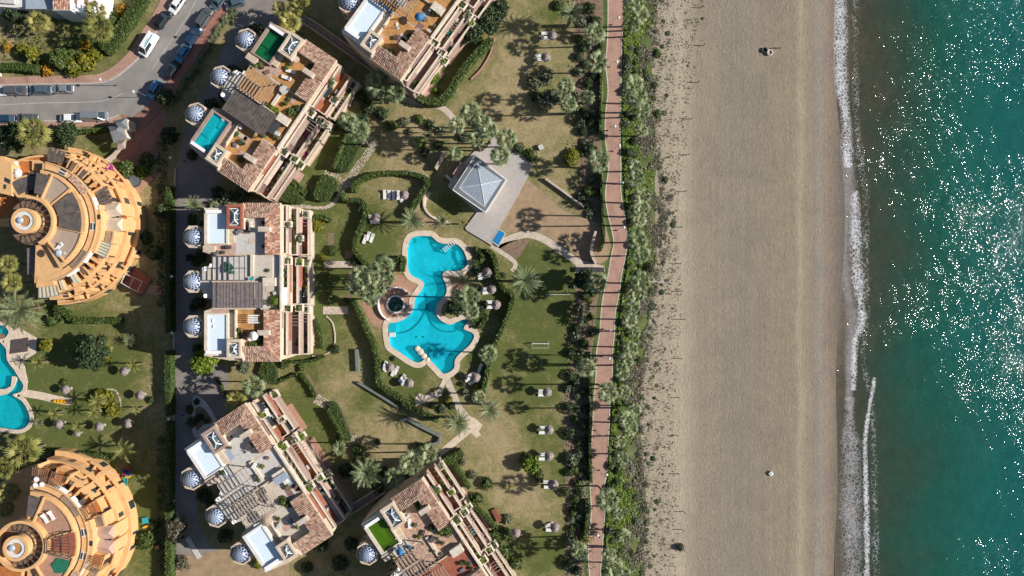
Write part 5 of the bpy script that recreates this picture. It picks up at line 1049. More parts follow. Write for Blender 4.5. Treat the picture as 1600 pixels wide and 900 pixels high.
# low garden walls
def gwall(label, pts, hw, h, mat='stone_lt', sm=3):
    t = thing('garden_wall', label, 'wall', P(*pts[len(pts) // 2]), 0); W_ = [P(x, y)[:2] for x, y in (smooth_px(pts, k=sm) if sm > 1 else pts)]; ribbon_mb(W_, hw, h, 0).build('wall', X[mat], t); return t
X['wallgr'] = plain('grey_green_capping', (.16, .19, .17), amt=.3)
gwall('low grey green capped wall running diagonally below the left lawn', [(560,597),(590,615),(624,636)], .2, .8, 'wallgr', 1)
gwall('angled grey capped wall between the centre lawns below the pool', [(626,656),(636,653),(656,664),(688,680),(686,690),(675,694)], .3, .9, 'wallgr', 1)
gwall('short upright grey wall left of the long pool hedge', [(558,545),(560,580)], .32, .9, 'wallgr', 1)
gwall('short curved dark wall inside the bare sand court near promenade', [(930,362),(925,380),(923,396),(930,412)], .25, 1.3, 'stone_lt')
gwall('pale low wall crossing the sand court diagonally', [(852,280),(880,300),(912,324)], .2, .9, 'stone_lt', 1)
gwall('round pale edging wall of the small lawn beside the pavilion', [(670,290),(664,304),(663,322),(672,336),(690,346),(704,350)], .2, .45, 'coping')
gwall('curving pink edging around the planted bed at the top centre', [(773,60),(766,84),(752,108),(736,124)], .12, .35, 'pink_stone')
gwall('thin curved kerb around the bed beside the lower left patio', [(510,494),(520,505),(524,530),(518,548),(500,556),(488,556)], .12, .25, 'stone_lt')
# ================================================================== vegetation
def mesh_of(mb, name, mat, smooth=False):
    me = bpy.data.meshes.new(name); me.from_pydata(mb.v, [], mb.f); me.materials.append(mat)
    if smooth: me.polygons.foreach_set('use_smooth', [True] * len(me.polygons))
    return me
def frond_mb(L=3.4, wd=.42, n=13, droop=1.0, seed=0, mb=None, M_=None):
    rnd = random.Random(seed); mb = mb or MB(); M_ = M_ or Matrix.Identity(4); pts = []
    for i in range(n + 1):
        t = i / n; pts.append(Vector((L * (t - .12 * t * t * droop), 0, L * (.18 * t - .42 * droop * t * t))))
    for i in range(n):
        a, b = pts[i], pts[i + 1]; mb.add([M_ @ (a + Vector((0, .035, 0))), M_ @ (a - Vector((0, .035, 0))), M_ @ (b - Vector((0, .02, 0))), M_ @ (b + Vector((0, .02, 0)))], [(0, 1, 2, 3)])
        if i < 1: continue
        t = i / n; l = wd * (math.sin(math.pi * min(1, t * .95 + .12)) ** .6) * rnd.uniform(.85, 1.15)
        for s in (-1, 1):
            tip = a + Vector((l * .75, s * l, -l * .25 + .06)); c = a + (b - a) * .75
            mb.add([M_ @ a, M_ @ c, M_ @ tip], [(0, 1, 2) if s > 0 else (0, 2, 1)])
    return mb
FR = [mesh_of(frond_mb(3.5, .36, 24, d, k), 'frond', X['frond']) for k, d in enumerate((.7, 1.0, 1.35))]
def crown_fan(seed, mat, n=26, R=1.0):
    """fan palm crown: petioles with split fan blades in three whorls, dark gaps between them"""
    rnd = random.Random(seed); mb = MB()
    for (m0, el0, off) in ((n // 2, 4, 0), (n // 3, 34, .3), (n // 5, 64, .1), (n // 4, -32, .5)):
        for i in range(m0):
            az = math.tau * (i + off) / m0 + rnd.uniform(-.14, .14); el = math.radians(el0 + rnd.uniform(-7, 7)); pl = R * rnd.uniform(.44, .56) * (.85 if el0 > 50 else 1); bl = R * rnd.uniform(.46, .60)
            M_ = Matrix.Rotation(az, 4, 'Z') @ Matrix.Rotation(-el, 4, 'Y') @ Matrix.Rotation(rnd.uniform(-.45, .45), 4, 'X'); h = Vector((pl, 0, 0))
            mb.add([M_ @ Vector((0, .03, 0)), M_ @ Vector((0, -.03, 0)), M_ @ h], [(0, 1, 2)]); m = 6; vs = [M_ @ h]; fs = []
            for k in range(m):
                a = math.radians(-46 + 92 * k / (m - 1)); d = Vector((math.cos(a), math.sin(a), 0)); w_ = Vector((-d.y, d.x, 0)); l = bl * (1 - .35 * abs(a) / .8); dr = -.3 * l; b = len(vs)
                vs += [M_ @ (h + d * l * .5 - w_ * .05 * R), M_ @ (h + d * l + Vector((0, 0, dr))), M_ @ (h + d * l * .5 + w_ * .05 * R)]; fs.append((0, b, b + 1, b + 2))
            mb.add(vs, fs)
    return mesh_of(mb, 'fan_crown', mat)
def crown_feather(seed, mat, n=30, R=1.0, droop=1.0, wd=.16):
    rnd = random.Random(seed); mb = MB()
    for i in range(n):
        az = i * 2.39996 + rnd.uniform(-.2, .2); el = math.radians(66 - 72 * (i / n) + rnd.uniform(-7, 7))
        M_ = Matrix.Rotation(az, 4, 'Z') @ Matrix.Rotation(-el, 4, 'Y'); frond_mb(R * rnd.uniform(.9, 1.15), wd * R, 9, droop * rnd.uniform(.8, 1.2), i, mb, M_)
    return mesh_of(mb, 'feather_crown', mat)
CR = {'W': [crown_fan(k, X['frond'], 28) for k in range(3)], 'G': [crown_fan(10 + k, X['frond_g'], 28) for k in range(2)], 'Y': [crown_fan(20 + k, X['frond_y'], 34) for k in range(2)],
      'F': [crown_feather(30 + k, X['frond'], 34, 1.0, 1.0, .2) for k in range(2)], 'L': [crown_feather(40 + k, X['frond_y'], 13, 1.0, 1.1, .2) for k in range(2)], 'S': [crown_feather(50 + k, X['frond_g'], 44, 1.0, .35, .10) for k in range(2)]}
SK = mesh_of(MB().lathe((0, 0, 0), [(.34, 0), (.42, .5), (.30, 1.0), (.18, 1.2)], 9), 'dead_frond_skirt', X['drygrass'])
def trunk_obj(root, h, r0, r1, lean=(0, 0)):
    n = 6; pts = [Vector((-lean[0] * (1 - (i / n)) ** 1.6, -lean[1] * (1 - (i / n)) ** 1.6, h * i / n)) for i in range(n + 1)]
    return MB().tube(pts, r0, 8, r1).build('trunk', X['bark'], root, origin=(0, 0, 0), smooth=True)
PALMN = 0
def palm(px, py, rpx, kind, h, label, lean=None, group=None):
    """px, py: centre of the crown in the photo; h its height; the base is worked out from both"""
    global PALMN; PALMN += 1; rnd = random.Random(int(px * 7 + py * 13)); c = P(px, py, h); R = M(rpx, h) * (1.12 if kind in 'WGYF' else 1.0)
    nm = {'D': 'date_palm', 'W': 'fan_palm', 'G': 'fan_palm', 'Y': 'fan_palm', 'F': 'feather_palm', 'L': 'young_palm', 'S': 'yucca'}[kind]
    t = thing(nm, label, 'yucca' if kind == 'S' else 'palm', (c.x, c.y, 0), 0, group or {'D': 'date palms in the gardens', 'S': 'yuccas and agaves in the beds'}.get(kind, 'palms in the gardens'))
    if lean is None: lean = (rnd.uniform(-.3, .6), rnd.uniform(-.5, .5)) if h > 5 else (rnd.uniform(-.15, .15), rnd.uniform(-.15, .15))
    trunk_obj(t, h, .34 if kind == 'D' else .20, .24 if kind == 'D' else .12, lean)
    if kind == 'D':
        n = 40
        for i in range(n):
            o = bpy.data.objects.new('frond', FR[i % 3]); COL.objects.link(o); o.parent = t; o.location = (0, 0, h); s = R / 3.3 * rnd.uniform(.85, 1.1)
            o.scale = (s, s, s); o.rotation_euler = (rnd.uniform(-.15, .15), -math.radians(72 - 78 * (i / n) ** .9 + rnd.uniform(-6, 6)), i * 2.39996 + rnd.uniform(-.15, .15))
    else:
        o = bpy.data.objects.new('crown', rnd.choice(CR[kind])); COL.objects.link(o); o.parent = t; o.location = (0, 0, h); o.scale = (R, R, R * .95); o.rotation_euler = (rnd.uniform(-.1, .1), rnd.uniform(-.1, .1), rnd.random() * 6); o['kind'] = 'stuff'
        if kind in 'WGY' and h > 4:
            o = bpy.data.objects.new('dead_frond_skirt', SK); COL.objects.link(o); o.parent = t; o.location = (0, 0, h - 1.3); o.scale = (1.2, 1.2, 1)
    return t
PALMS = [
 (60,35,17,'Y',4,'yellow green palm in the lower white villa garden at top left'),(155,44,22,'Y',6,'broad grey green palm at the corner of the villa garden hedge'),(150,18,16,'Y',5,'small yellow green palm beside the white villa balconies'),
 (7,66,10,'L',2,'young golden palm at the left edge of the villa garden'),(53,208,24,'Y',7,'full yellow green palm just below the two parked cars at left'),
 (469,8,17,'Y',7,'yellow green palm cut by the top edge, above the green rooftop pool'),(453,36,17,'Y',7,'yellow green palm directly above the green rooftop pool'),(437,14,12,'Y',6,'small yellow green palm left of the pair above the green pool'),
 (589,129,20,'G',6,'blue green fan palm below the corner of the top edge block'),(618,144,17,'W',6,'green fan palm on the path right of the blue green fan palm'),(601,150,12,'W',5,'small palm tucked under the blue green fan palm'),
 (303,320,18,'D',5,'spiky date palm on the driveway verge above the red skylight block'),
 (735,176,17,'W',12,'fan palm at the upper left of the clump above the pavilion'),(755,193,15,'W',12,'fan palm in the middle of the clump above the pavilion'),(714,196,13,'W',12,'small fan palm at the left end of the clump above the pavilion'),(741,188,14,'W',11,'dark fan palm in the heart of the clump above the pavilion'),(745,216,15,'W',11,'fan palm at the lower end of the clump above the pavilion'),(763,203,15,'W',12,'fan palm at the right of the clump above the pavilion'),
 (791,216,17,'W',9,'fan palm beside the upper right edge of the pavilion deck'),(782,244,16,'W',7,'fan palm growing out of the pavilion deck'),
 (893,23,25,'D',6,'wide pale date palm near the top edge beside the promenade bed'),(929,53,17,'W',8,'fan palm beside the promenade just below the wide date palm'),(933,97,17,'W',7,'fan palm left of the promenade level with the second lawn parasol'),(884,136,14,'W',9,'fan palm at right end of the round grey shrubbery on the top lawn'),(888,163,14,'W',9,'fan palm just below the round grey shrubbery on the top lawn'),
 (918,152,12,'W',5,'small fan palm hugging the promenade bed below the third lawn palm'),(935,251,18,'W',7,'fan palm overhanging the promenade right of the yellow clipped bush'),(933,442,17,'W',6,'dense fan palm beside the promenade below the slatted gate'),
 (820,438,30,'D',7,'large grey green date palm right of the swimming pool'),(913,502,10,'S',2,'small spiky yucca left of the promenade on the green lawn side'),(915,574,16,'G',6,'grey fan palm in the promenade bed below the football goal'),
 (949,613,17,'W',11,'fan palm leaning over the promenade below mid height'),(949,780,19,'W',10,'broad fan palm overhanging the promenade near the bottom'),(957,887,18,'W',10,'fan palm touching the promenade at the bottom edge'),(904,860,14,'G',7,'grey fan palm in the bed at the bottom of the promenade'),
 (644,344,24,'D',4,'dark green date palm between the ring hedge and the pool top'),
 (598,417,18,'W',9,'fan palm at the upper right of the dense clump left of the pool'),(565,430,17,'G',9,'grey fan palm at the left of the dense clump left of the pool'),(574,452,17,'W',9,'fan palm at the lower left of the dense clump left of the pool'),(590,449,15,'W',8,'fan palm at the lower right of the dense clump left of the pool'),(582,433,13,'G',10,'tallest fan palm in the middle of the clump left of the pool'),(552,447,13,'W',8,'fan palm at the far left edge of the clump left of the pool'),(606,436,12,'G',8,'fan palm nearest the hot tub in the clump left of the pool'),(580,468,11,'W',6,'small fan palm below the dense clump left of the pool'),
 (733,464,18,'W',10,'fan palm on the rocky islet at the right side of the pool'),(735,486,14,'G',9,'grey fan palm at lower edge of the islet right of the pool'),(715,463,12,'W',9,'small fan palm leaning over the pool from the right islet'),
 (715,660,25,'D',7,'large date palm beside the cross shaped stone path'),(765,640,22,'D',8,'grey date palm on the lawn right of the cross shaped path'),(762,553,15,'W',6,'pale fan palm right of the lower pool corner'),(748,620,11,'G',5,'small grey palm by the hedge right of the pool path'),
 (642,723,20,'W',8,'full fan palm at the right of the row above the lime pool block'),(670,708,15,'W',8,'fan palm right of the row above the lime pool block'),(615,747,17,'W',8,'fan palm in the row above the lime pool block, lowest'),(573,738,26,'F',7,'large feathery palm left of the row above the lime pool block'),
 (397,604,18,'W',8,'fan palm above the lower apartment block beside the grey patio'),(369,627,17,'Y',8,'yellow green fan palm above the roof of the lower left block'),
 (38,704,25,'Y',6,'large yellow green fan palm below the left pool'),(8,731,18,'Y',6,'yellow palm cut by the left edge below the left pool'),(12,770,16,'Y',5,'yellow green palm at left edge above the lower round building'),(8,795,14,'Y',4,'low yellow green palm at left edge beside the lower round building'),
 (14,412,15,'Y',7,'yellow palm at left edge below the upper round building'),(20,441,16,'Y',7,'yellow green palm above the big spiky palm at left'),(33,484,40,'D',6,'very large grey spiky palm above the left pool'),(4,480,14,'L',4,'light palm at left edge beside the very large spiky palm'),
 (209,571,12,'L',4,'young bright palm on the left lawn beside a round parasol'),(153,628,17,'L',4,'young arching palm in the round stone edged bed'),(146,645,12,'L',3,'small arching palm at the lower rim of the stone edged bed'),(122,667,12,'L',3,'young palm between two parasols on the lower left lawn'),(195,703,22,'L',4,'large leaved young palm at the hedge below the left lawn'),(213,640,9,'L',3,'slim young palm on the bare patch of the left lawn'),(60,566,14,'L',3,'yellow green young palm right of the left pool terrace'),(85,646,12,'L',3,'low young palm between the sand path and lower parasols'),(166,545,9,'Y',2,'bright yellow young palm beside the dark round tree'),
 (62,660,8,'S',1,'little spiky plant at the edge of the lower left pool'),(203,532,11,'S',1,'pale spiky agave on the shaded lawn right of the dark tree'),
 (725,778,9,'S',2,'little spiky plant at the corner of the long lower hedge'),(795,760,9,'L',2,'small sprawling palm above the slatted bench'),(560,205,18,'W',12,'dark fan palm on the shady lawn right of the teal pool block'),(545,190,14,'W',10,'dark fan palm behind the round clipped bush, shady lawn'),
 (668,213,10,'S',2,'spiky yucca in the lawn bed left of the pavilion palms'),(650,222,10,'F',3,'leafy small palm in the lawn bed left of the pavilion palms'),(712,240,12,'W',5,'pale palm growing in the sunken yard of the pavilion'),(530,700,12,'F',5,'small palm by the hedge corner right of the lower left block'),(690,345,10,'F',3,'small palm by the stone edged lawn near the pavilion deck'),(722,348,10,'L',3,'yellowish small palm beside the lower corner of the pavilion deck')]
for p_ in PALMS: palm(*p_)
SEAP = [(992,6,16,12),(1000,24,14,9),(990,40,11,7),(990,132,16,12),(996,152,16,12),(1003,172,14,7),(1002,204,11,5),(991,262,13,5),(993,278,15,6),(1002,308,15,7),(1001,326,14,12),(998,345,12,12),(995,376,17,7),(1001,398,15,9),(1000,440,17,12),(993,459,16,11),(988,480,12,6),(983,500,13,6),(990,520,11,5),(985,545,13,6),(978,564,12,12),(972,583,12,12),(974,613,12,5),(990,640,12,5),(978,655,13,12),(985,668,13,6),(968,690,11,5),(972,716,11,4),(965,803,10,5),(974,838,12,4),(952,868,12,6),(972,896,14,6)]
for i, (x, y, r, h) in enumerate(SEAP): palm(x, y, r, random.choice('WGWW'), h, f'{nth(i)} palm from the top in the strip between promenade and dunes', group='palms between the promenade and the dunes')

def shrub(px, py, rpx, kind, label, group='shrubs in the gardens', hs=.9, name='shrub', z=0.0, h=None, var=None):
    rnd = random.Random(int(px * 11 + py * 17)); R = M(rpx, .5); c = P(px, py, R * .5 + z); o = bpy.data.objects.new(name, shrubmesh(kind, rnd.randrange(3) if var is None else var)); COL.objects.link(o)
    o.location = (c.x, c.y, z); o.scale = (R * rnd.uniform(.9, 1.12), R * rnd.uniform(.9, 1.12), R * hs * rnd.uniform(.9, 1.1)); o.rotation_euler = (0, 0, rnd.random() * 6); tag(o, label, 'shrub', group)
    k = bpy.data.objects.new('light_block_core', core_mesh()); COL.objects.link(k); k.parent = o; k.scale = (.62, .62, .78); return o  # dark inner core added to stop light passing through the leaves
def tree(px, py, rpx, h, label, kind='leaf_dk', n=2600, seed=1, leaf=.42, name='broadleaf_tree'):
    c = P(px, py, h * .8); R = M(rpx, h * .8); t = thing(name, label, 'tree', (c.x, c.y, 0), 0, 'broadleaf trees in the gardens'); rg = np.random.default_rng(seed)
    tb = MB(); tb.tube([(0, 0, 0), (.1, 0, h * .3), (0, .1, h * .5)], .28, 8, .2)
    Cs = []; N_ = 26
    for k in range(N_):
        a = k * 2.4; rr = R * .82 * math.sqrt((k + .5) / N_); zz = h * (.82 - .38 * (rr / R) ** 2) + rg.uniform(-.4, .4); p = Vector((rr * math.cos(a), rr * math.sin(a), zz)); Cs.append((p, R * rg.uniform(.2, .34)))
        if k % 3 == 0: tb.tube([(0, .1, h * .42), (p.x * .5, p.y * .5, h * .58), tuple(p)], .12, 5, .03)
    tb.build('trunk', X['bark'], t, origin=(0, 0, 0)); VV = []; FF = []; b = 0; per = n // N_
    for (p, r) in Cs:
        d = rg.normal(size=(per, 3)); d /= np.linalg.norm(d, axis=1, keepdims=True); C = np.array(p) + d * r * (.45 + .55 * rg.random((per, 1))) * np.array([1, 1, .75]); v, f_ = leaf_quads(C, d + rg.normal(size=(per, 3)) * .6, leaf * rg.uniform(.6, 1.2, per), 1.5, rg); VV.append(v); FF.append(f_ + b); b += len(v)
    me = np_mesh('crown', np.concatenate(VV), np.concatenate(FF), X[kind]); o = bpy.data.objects.new('crown', me); COL.objects.link(o); o.parent = t; o['kind'] = 'stuff'; return t
TREES = [(137,553,30,7,'dark round broadleaf tree on the lawn right of the left pool','leaf_dk',4200),(16,212,26,6,'dark tree at the left edge below the parked cars','leaf_dk',3000),(100,208,20,4,'bushy green tree right of the full yellow palm','leaf_dk',2400),
 (762,28,26,4,'spreading dark tree beside the garden hedge at the top','leaf_dk',3400),(738,48,18,4,'dark tree between the top edge block and its hedge','leaf_dk',2400),(781,12,16,3,'small dark tree at the top edge above the lawn','leaf_dk',1800),
 (20,14,22,4,'green garden tree left of the white villa pergola','leaf_dk',2600),(90,90,16,3,'green bush tree in the villa garden above the brick pavement','leaf',1800),(48,82,10,3,'small yellow tree in the villa garden centre','leaf_yel',900),
 (913,437,17,5,'dark rounded tree beside the promenade below the slatted gate','leaf_dk',2400),(909,484,14,4,'bare grey brown round tree beside the promenade bed','leaf_mv',1500),(378,574,11,4,'blue green tree at the corner of the grey patio','leaf_gr',1500),
 (316,566,22,3,'bright green bushy tree below the lowest white rooftop pool','leaf_br',2600),(560,190,16,5,'dark broadleaf tree on the shady lawn above the flagstone path','leaf_dk',2000),(536,188,14,3,'light green round bush tree beside the seaward terrace steps','leaf',1600),(830,727,15,3,'bright green bush tree on the lower right lawn','leaf_br',2000),
 (712,480,15,3,'dark bushy tree on the islet right of the pool','leaf_dk',1800),(70,540,10,3,'yellow leaved tree at the terrace of the left pool','leaf_yel',1200),(275,830,20,4,'bare brownish tree beside the blue ramp, lower left','leaf_mv',2200),(195,262,13,3,'green bush tree at the ramp above the square pink terrace','leaf',1400),
 (395,55,22,4,'dark bushy tree at the corner above the mosaic turret','leaf_dk',2400),(255,150,14,4,'dark tree between the road bend and the driveway','leaf_dk',1500),(262,210,15,5,'dark shaded tree below the road bend','leaf_dk',1700),(250,330,12,4,'shaded tree beside the driveway, left of the spiky date palm','leaf_dk',1300)]
for i, a in enumerate(TREES): tree(*a[:5], kind=a[5], n=a[6], seed=i + 5)
# clipped hedges: a real body with leaves standing out of it
def hedge(pts, wpx, h, label, sm=3, mat='hedge', dens=26, group='clipped garden hedges', poly=False, cat='hedge'):
    rg = np.random.default_rng(int(pts[0][0] * 3 + pts[0][1]))
    if poly:
        W_ = [P(x, y, h)[:2] for x, y in (smooth_px(pts, True, sm) if sm > 1 else pts)]; c = P(*pts[0]); t = thing('hedge', label, cat, (c.x, c.y, 0), 0, group)
        MB().prism(W_, 0, h).build('hedge_body', X['hcore'], t)
        xs_ = [p[0] for p in W_]; ys_ = [p[1] for p in W_]; A = (max(xs_) - min(xs_)) * (max(ys_) - min(ys_)); C = []
        for _ in range(int(A * dens)):
            x, y = rg.uniform(min(xs_), max(xs_)), rg.uniform(min(ys_), max(ys_))
            if inpoly(x, y, W_): C.append((x, y, h + rg.uniform(-.05, .2)))
        C = np.array(C); N = np.tile([0, 0, 1.0], (len(C), 1)) + rg.normal(size=(len(C), 3)) * .5
    else:
        W_ = [P(x, y, h)[:2] for x, y in (smooth_px(pts, k=sm) if sm > 1 else pts)]; hw = M(wpx, h) / 2 * .86; c = P(*pts[len(pts) // 2]); t = thing('hedge', label, cat, (c.x, c.y, 0), 0, group)
        m = ribbon_mb(W_, hw * .82, h, 0)
        bodyv = [(x + rg.uniform(-.06, .06), y + rg.uniform(-.06, .06), z if z == 0 else z + rg.uniform(-.08, .04)) for x, y, z in m.v]; m.v = bodyv[:]; m.build('hedge_body', X['hcore'], t); C = []; N = []
        for a, b in zip(W_[:-1], W_[1:]):
            d = Vector((b[0] - a[0], b[1] - a[1])); L = d.length
            if L < 1e-3: continue
            d /= L; nn = Vector((-d.y, d.x))
            for _ in range(int(L * (2 * hw + 1.2 * h) * dens)):
                u = rg.random() * L; s = rg.uniform(-1, 1) * (hw + .6 * h)
                if abs(s) <= hw: z = h + rg.uniform(-.06, .22); off = s; n_ = (0, 0, 1)
                else: z = h - (abs(s) - hw) / .6; off = math.copysign(hw * rg.uniform(.85, 1.05), s); n_ = (nn.x * math.copysign(1, s), nn.y * math.copysign(1, s), .3)
                C.append((a[0] + d.x * u + nn.x * off, a[1] + d.y * u + nn.y * off, max(.05, z))); N.append(n_)
        C = np.array(C); N = np.array(N) + rg.normal(size=(len(C), 3)) * .5
    C[:, :2] -= (t.location.x, t.location.y); v, f_ = leaf_quads(C, N, rg.uniform(.14, .34, len(C)), 1.6, rg); o = bpy.data.objects.new('hedge_leaves', np_mesh('hedge_leaves', v, f_, X[mat])); COL.objects.link(o); o.parent = t; o['kind'] = 'stuff'; return t
HEDGES = [
 ([(644,136),(650,148),(662,156),(676,159),(690,156),(702,144),(714,122),(728,102),(742,86),(756,72),(768,60)],13,2.2,'broad curved hedge around the garden of the top edge block'),
 ([(540,210),(520,262)],5,2.4,'narrow straight hedge on the left side of the parallelogram hedge garden'),
 ([(533,298),(536,310),(548,313),(562,313),(571,326),(566,348),(558,366),(553,386),(561,402),(576,416)],8,1.8,'winding hedge from the flagstone path down to the palm clump'),
 ([(553,300),(556,286),(575,276),(600,270),(638,270)],9,1.6,'arched hedge along the top of the sunken lounger lawn'),
 ([(640,271),(662,277),(668,286),(656,306),(640,330),(646,338)],9,1.8,'bent hedge along the right side of the lounger lawn'),
 ([(551,467),(562,492),(573,516),(583,538),(589,562)],8,2.0,'long hedge running down from the palm clump left of the pool'),
 ([(590,562),(591,597),(604,610),(624,622),(640,636),(660,648),(684,657)],9,1.8,'long hedge curving under the lower left of the pool'),
 ([(742,388),(756,396),(752,408),(740,410)],9,1.2,'short hooked hedge at the pool steps'),
 ([(760,390),(773,402),(777,430),(788,452),(802,462),(794,490),(782,520),(770,546),(762,580),(755,614)],8,2.0,'long S shaped hedge right of the swimming pool'),
 ([(738,506),(752,492),(760,496),(748,512)],8,1.0,'small dark hedge at the right corner of the pool islet'),
 ([(616,410),(622,404),(630,404),(628,424)],9,1.4,'small square hedge block left of the upper pool'),
 ([(511,640),(524,664),(536,687)],5,1.8,'straight narrow hedge beside the green and brown bed, left lawn'),
 ([(470,585),(486,606),(492,622)],5,1.0,'low hedge strip beside the brown bed above the lower terraces'),
 ([(430,600),(446,592),(464,584)],4,.8,'thin hedge along the terrace garden below the grey patio'),
 ([(676,732),(700,720),(722,708)],15,2.0,'thick rounded hedge above the lime pool block'),
 ([(690,722),(710,724),(722,744),(733,764)],6,1.8,'narrow hedge along the garden above the lime pool block, right side'),
 ([(724,778),(744,795),(762,812),(776,828)],6,1.6,'narrow diagonal hedge near the bottom, right of the lime pool block'),
 ([(748,852),(760,846),(774,834),(782,860)],10,1.4,'lumpy hedge at the bottom garden corner'),
 ([(262,548),(262,600),(263,650)],10,2.2,'bright green hedge along the driveway, left of the grey turrets'),
 ([(261,790),(263,830),(262,900),(262,940)],10,2.4,'bright green hedge along the lower left driveway edge'),
 ([(262,290),(262,400),(262,520)],9,2.4,'dark shaded hedge between the driveway and the upper round building'),
 ([(262,660),(262,720),(262,785)],9,2.2,'dark hedge between the driveway and the play garden'),
 ([(-10,105),(20,103),(56,107)],14,1.8,'yellow green hedge above the brick pavement at left'),
 ([(160,78),(178,58),(192,38),(206,18),(222,-8)],20,2.0,'wide green hedge bank beside the curved pavement'),
 ([(120,205),(142,204),(164,201)],7,1.6,'clipped hedge above the small striped lawn'),
 ([(112,502),(140,501),(168,502),(188,500)],11,1.5,'straight hedge below the upper round building'),
 ([(84,480),(98,486),(110,498)],10,1.5,'short diagonal hedge at the foot of the pale striped awning'),
 ([(96,722),(120,712),(150,712),(176,716)],10,1.4,'hedge between the left lawn and lower round building'),
 ([(142,724),(166,738),(184,762),(200,790),(208,812)],7,1.0,'low curved hedge around the lower round building'),
 ([(922,586),(924,640),(922,690),(924,754)],5,1.6,'long straight dark hedge on the left of the lower promenade'),
 ([(917,782),(918,812),(914,846)],7,1.5,'short dark hedge left of the promenade near the bottom'),
 ([(938,392),(944,372),(942,342),(940,300),(938,262)],4,1.5,'narrow dark hedge beside the promenade at the sand court'),
 ([(940,60),(940,110),(938,160),(938,208)],4,1.4,'narrow dark hedge beside the upper promenade'),
 ([(338,592),(346,604),(352,622)],4,.6,'tiny hedge beside the driveway stub'),
 ([(434,560),(450,566),(486,564),(506,556)],5,.9,'low hedge below the bottom seaward patio of the centre block'),
 ([(492,500),(500,520),(502,545)],6,.8,'low green bed hedge beside the lower seaward patio'),
 ([(510,425),(514,450),(512,474)],7,.7,'bright low hedge between the two stone cross paths'),
 ([(483,345),(500,338),(516,345)],8,1.0,'rounded hedge right of the top seaward patio'),
 ([(446,270),(462,290),(478,302)],12,1.0,'thick hedge between the two upper seaward gardens'),
]
for a in HEDGES: hedge(*a)
HP = [([(546,210),(564,222),(556,240),(543,266),(524,262)],1.3,'parallelogram hedge garden block beside the flagstone path'),([(504,272),(526,284),(522,300),(508,314),(490,306)],1.4,'rounded quadrilateral hedge block between the two small lawns'),
      ([(513,631),(524,630),(534,648),(548,684),(540,686),(522,654)],.9,'long green bed block beside the narrow left lawn hedge'),([(549,698),(560,696),(566,712),(556,716)],.8,'small green bed below the lower stepping stones'),
      ([(440,292),(452,288),(474,312),(456,318),(420,306)],1.2,'dark wedge shaped hedge between the two upper blocks'),([(500,172),(516,168),(546,182),(548,204),(532,202)],1.2,'green rounded hedge mass beside the upper terraces'),
      ([(412,562),(430,574),(432,598),(420,600),(404,586)],.9,'green ground hedge between the grey patio and pink path')]
for a, h, l in HP: hedge(a, 0, h, l, sm=3, poly=True, dens=16, mat='hedge')
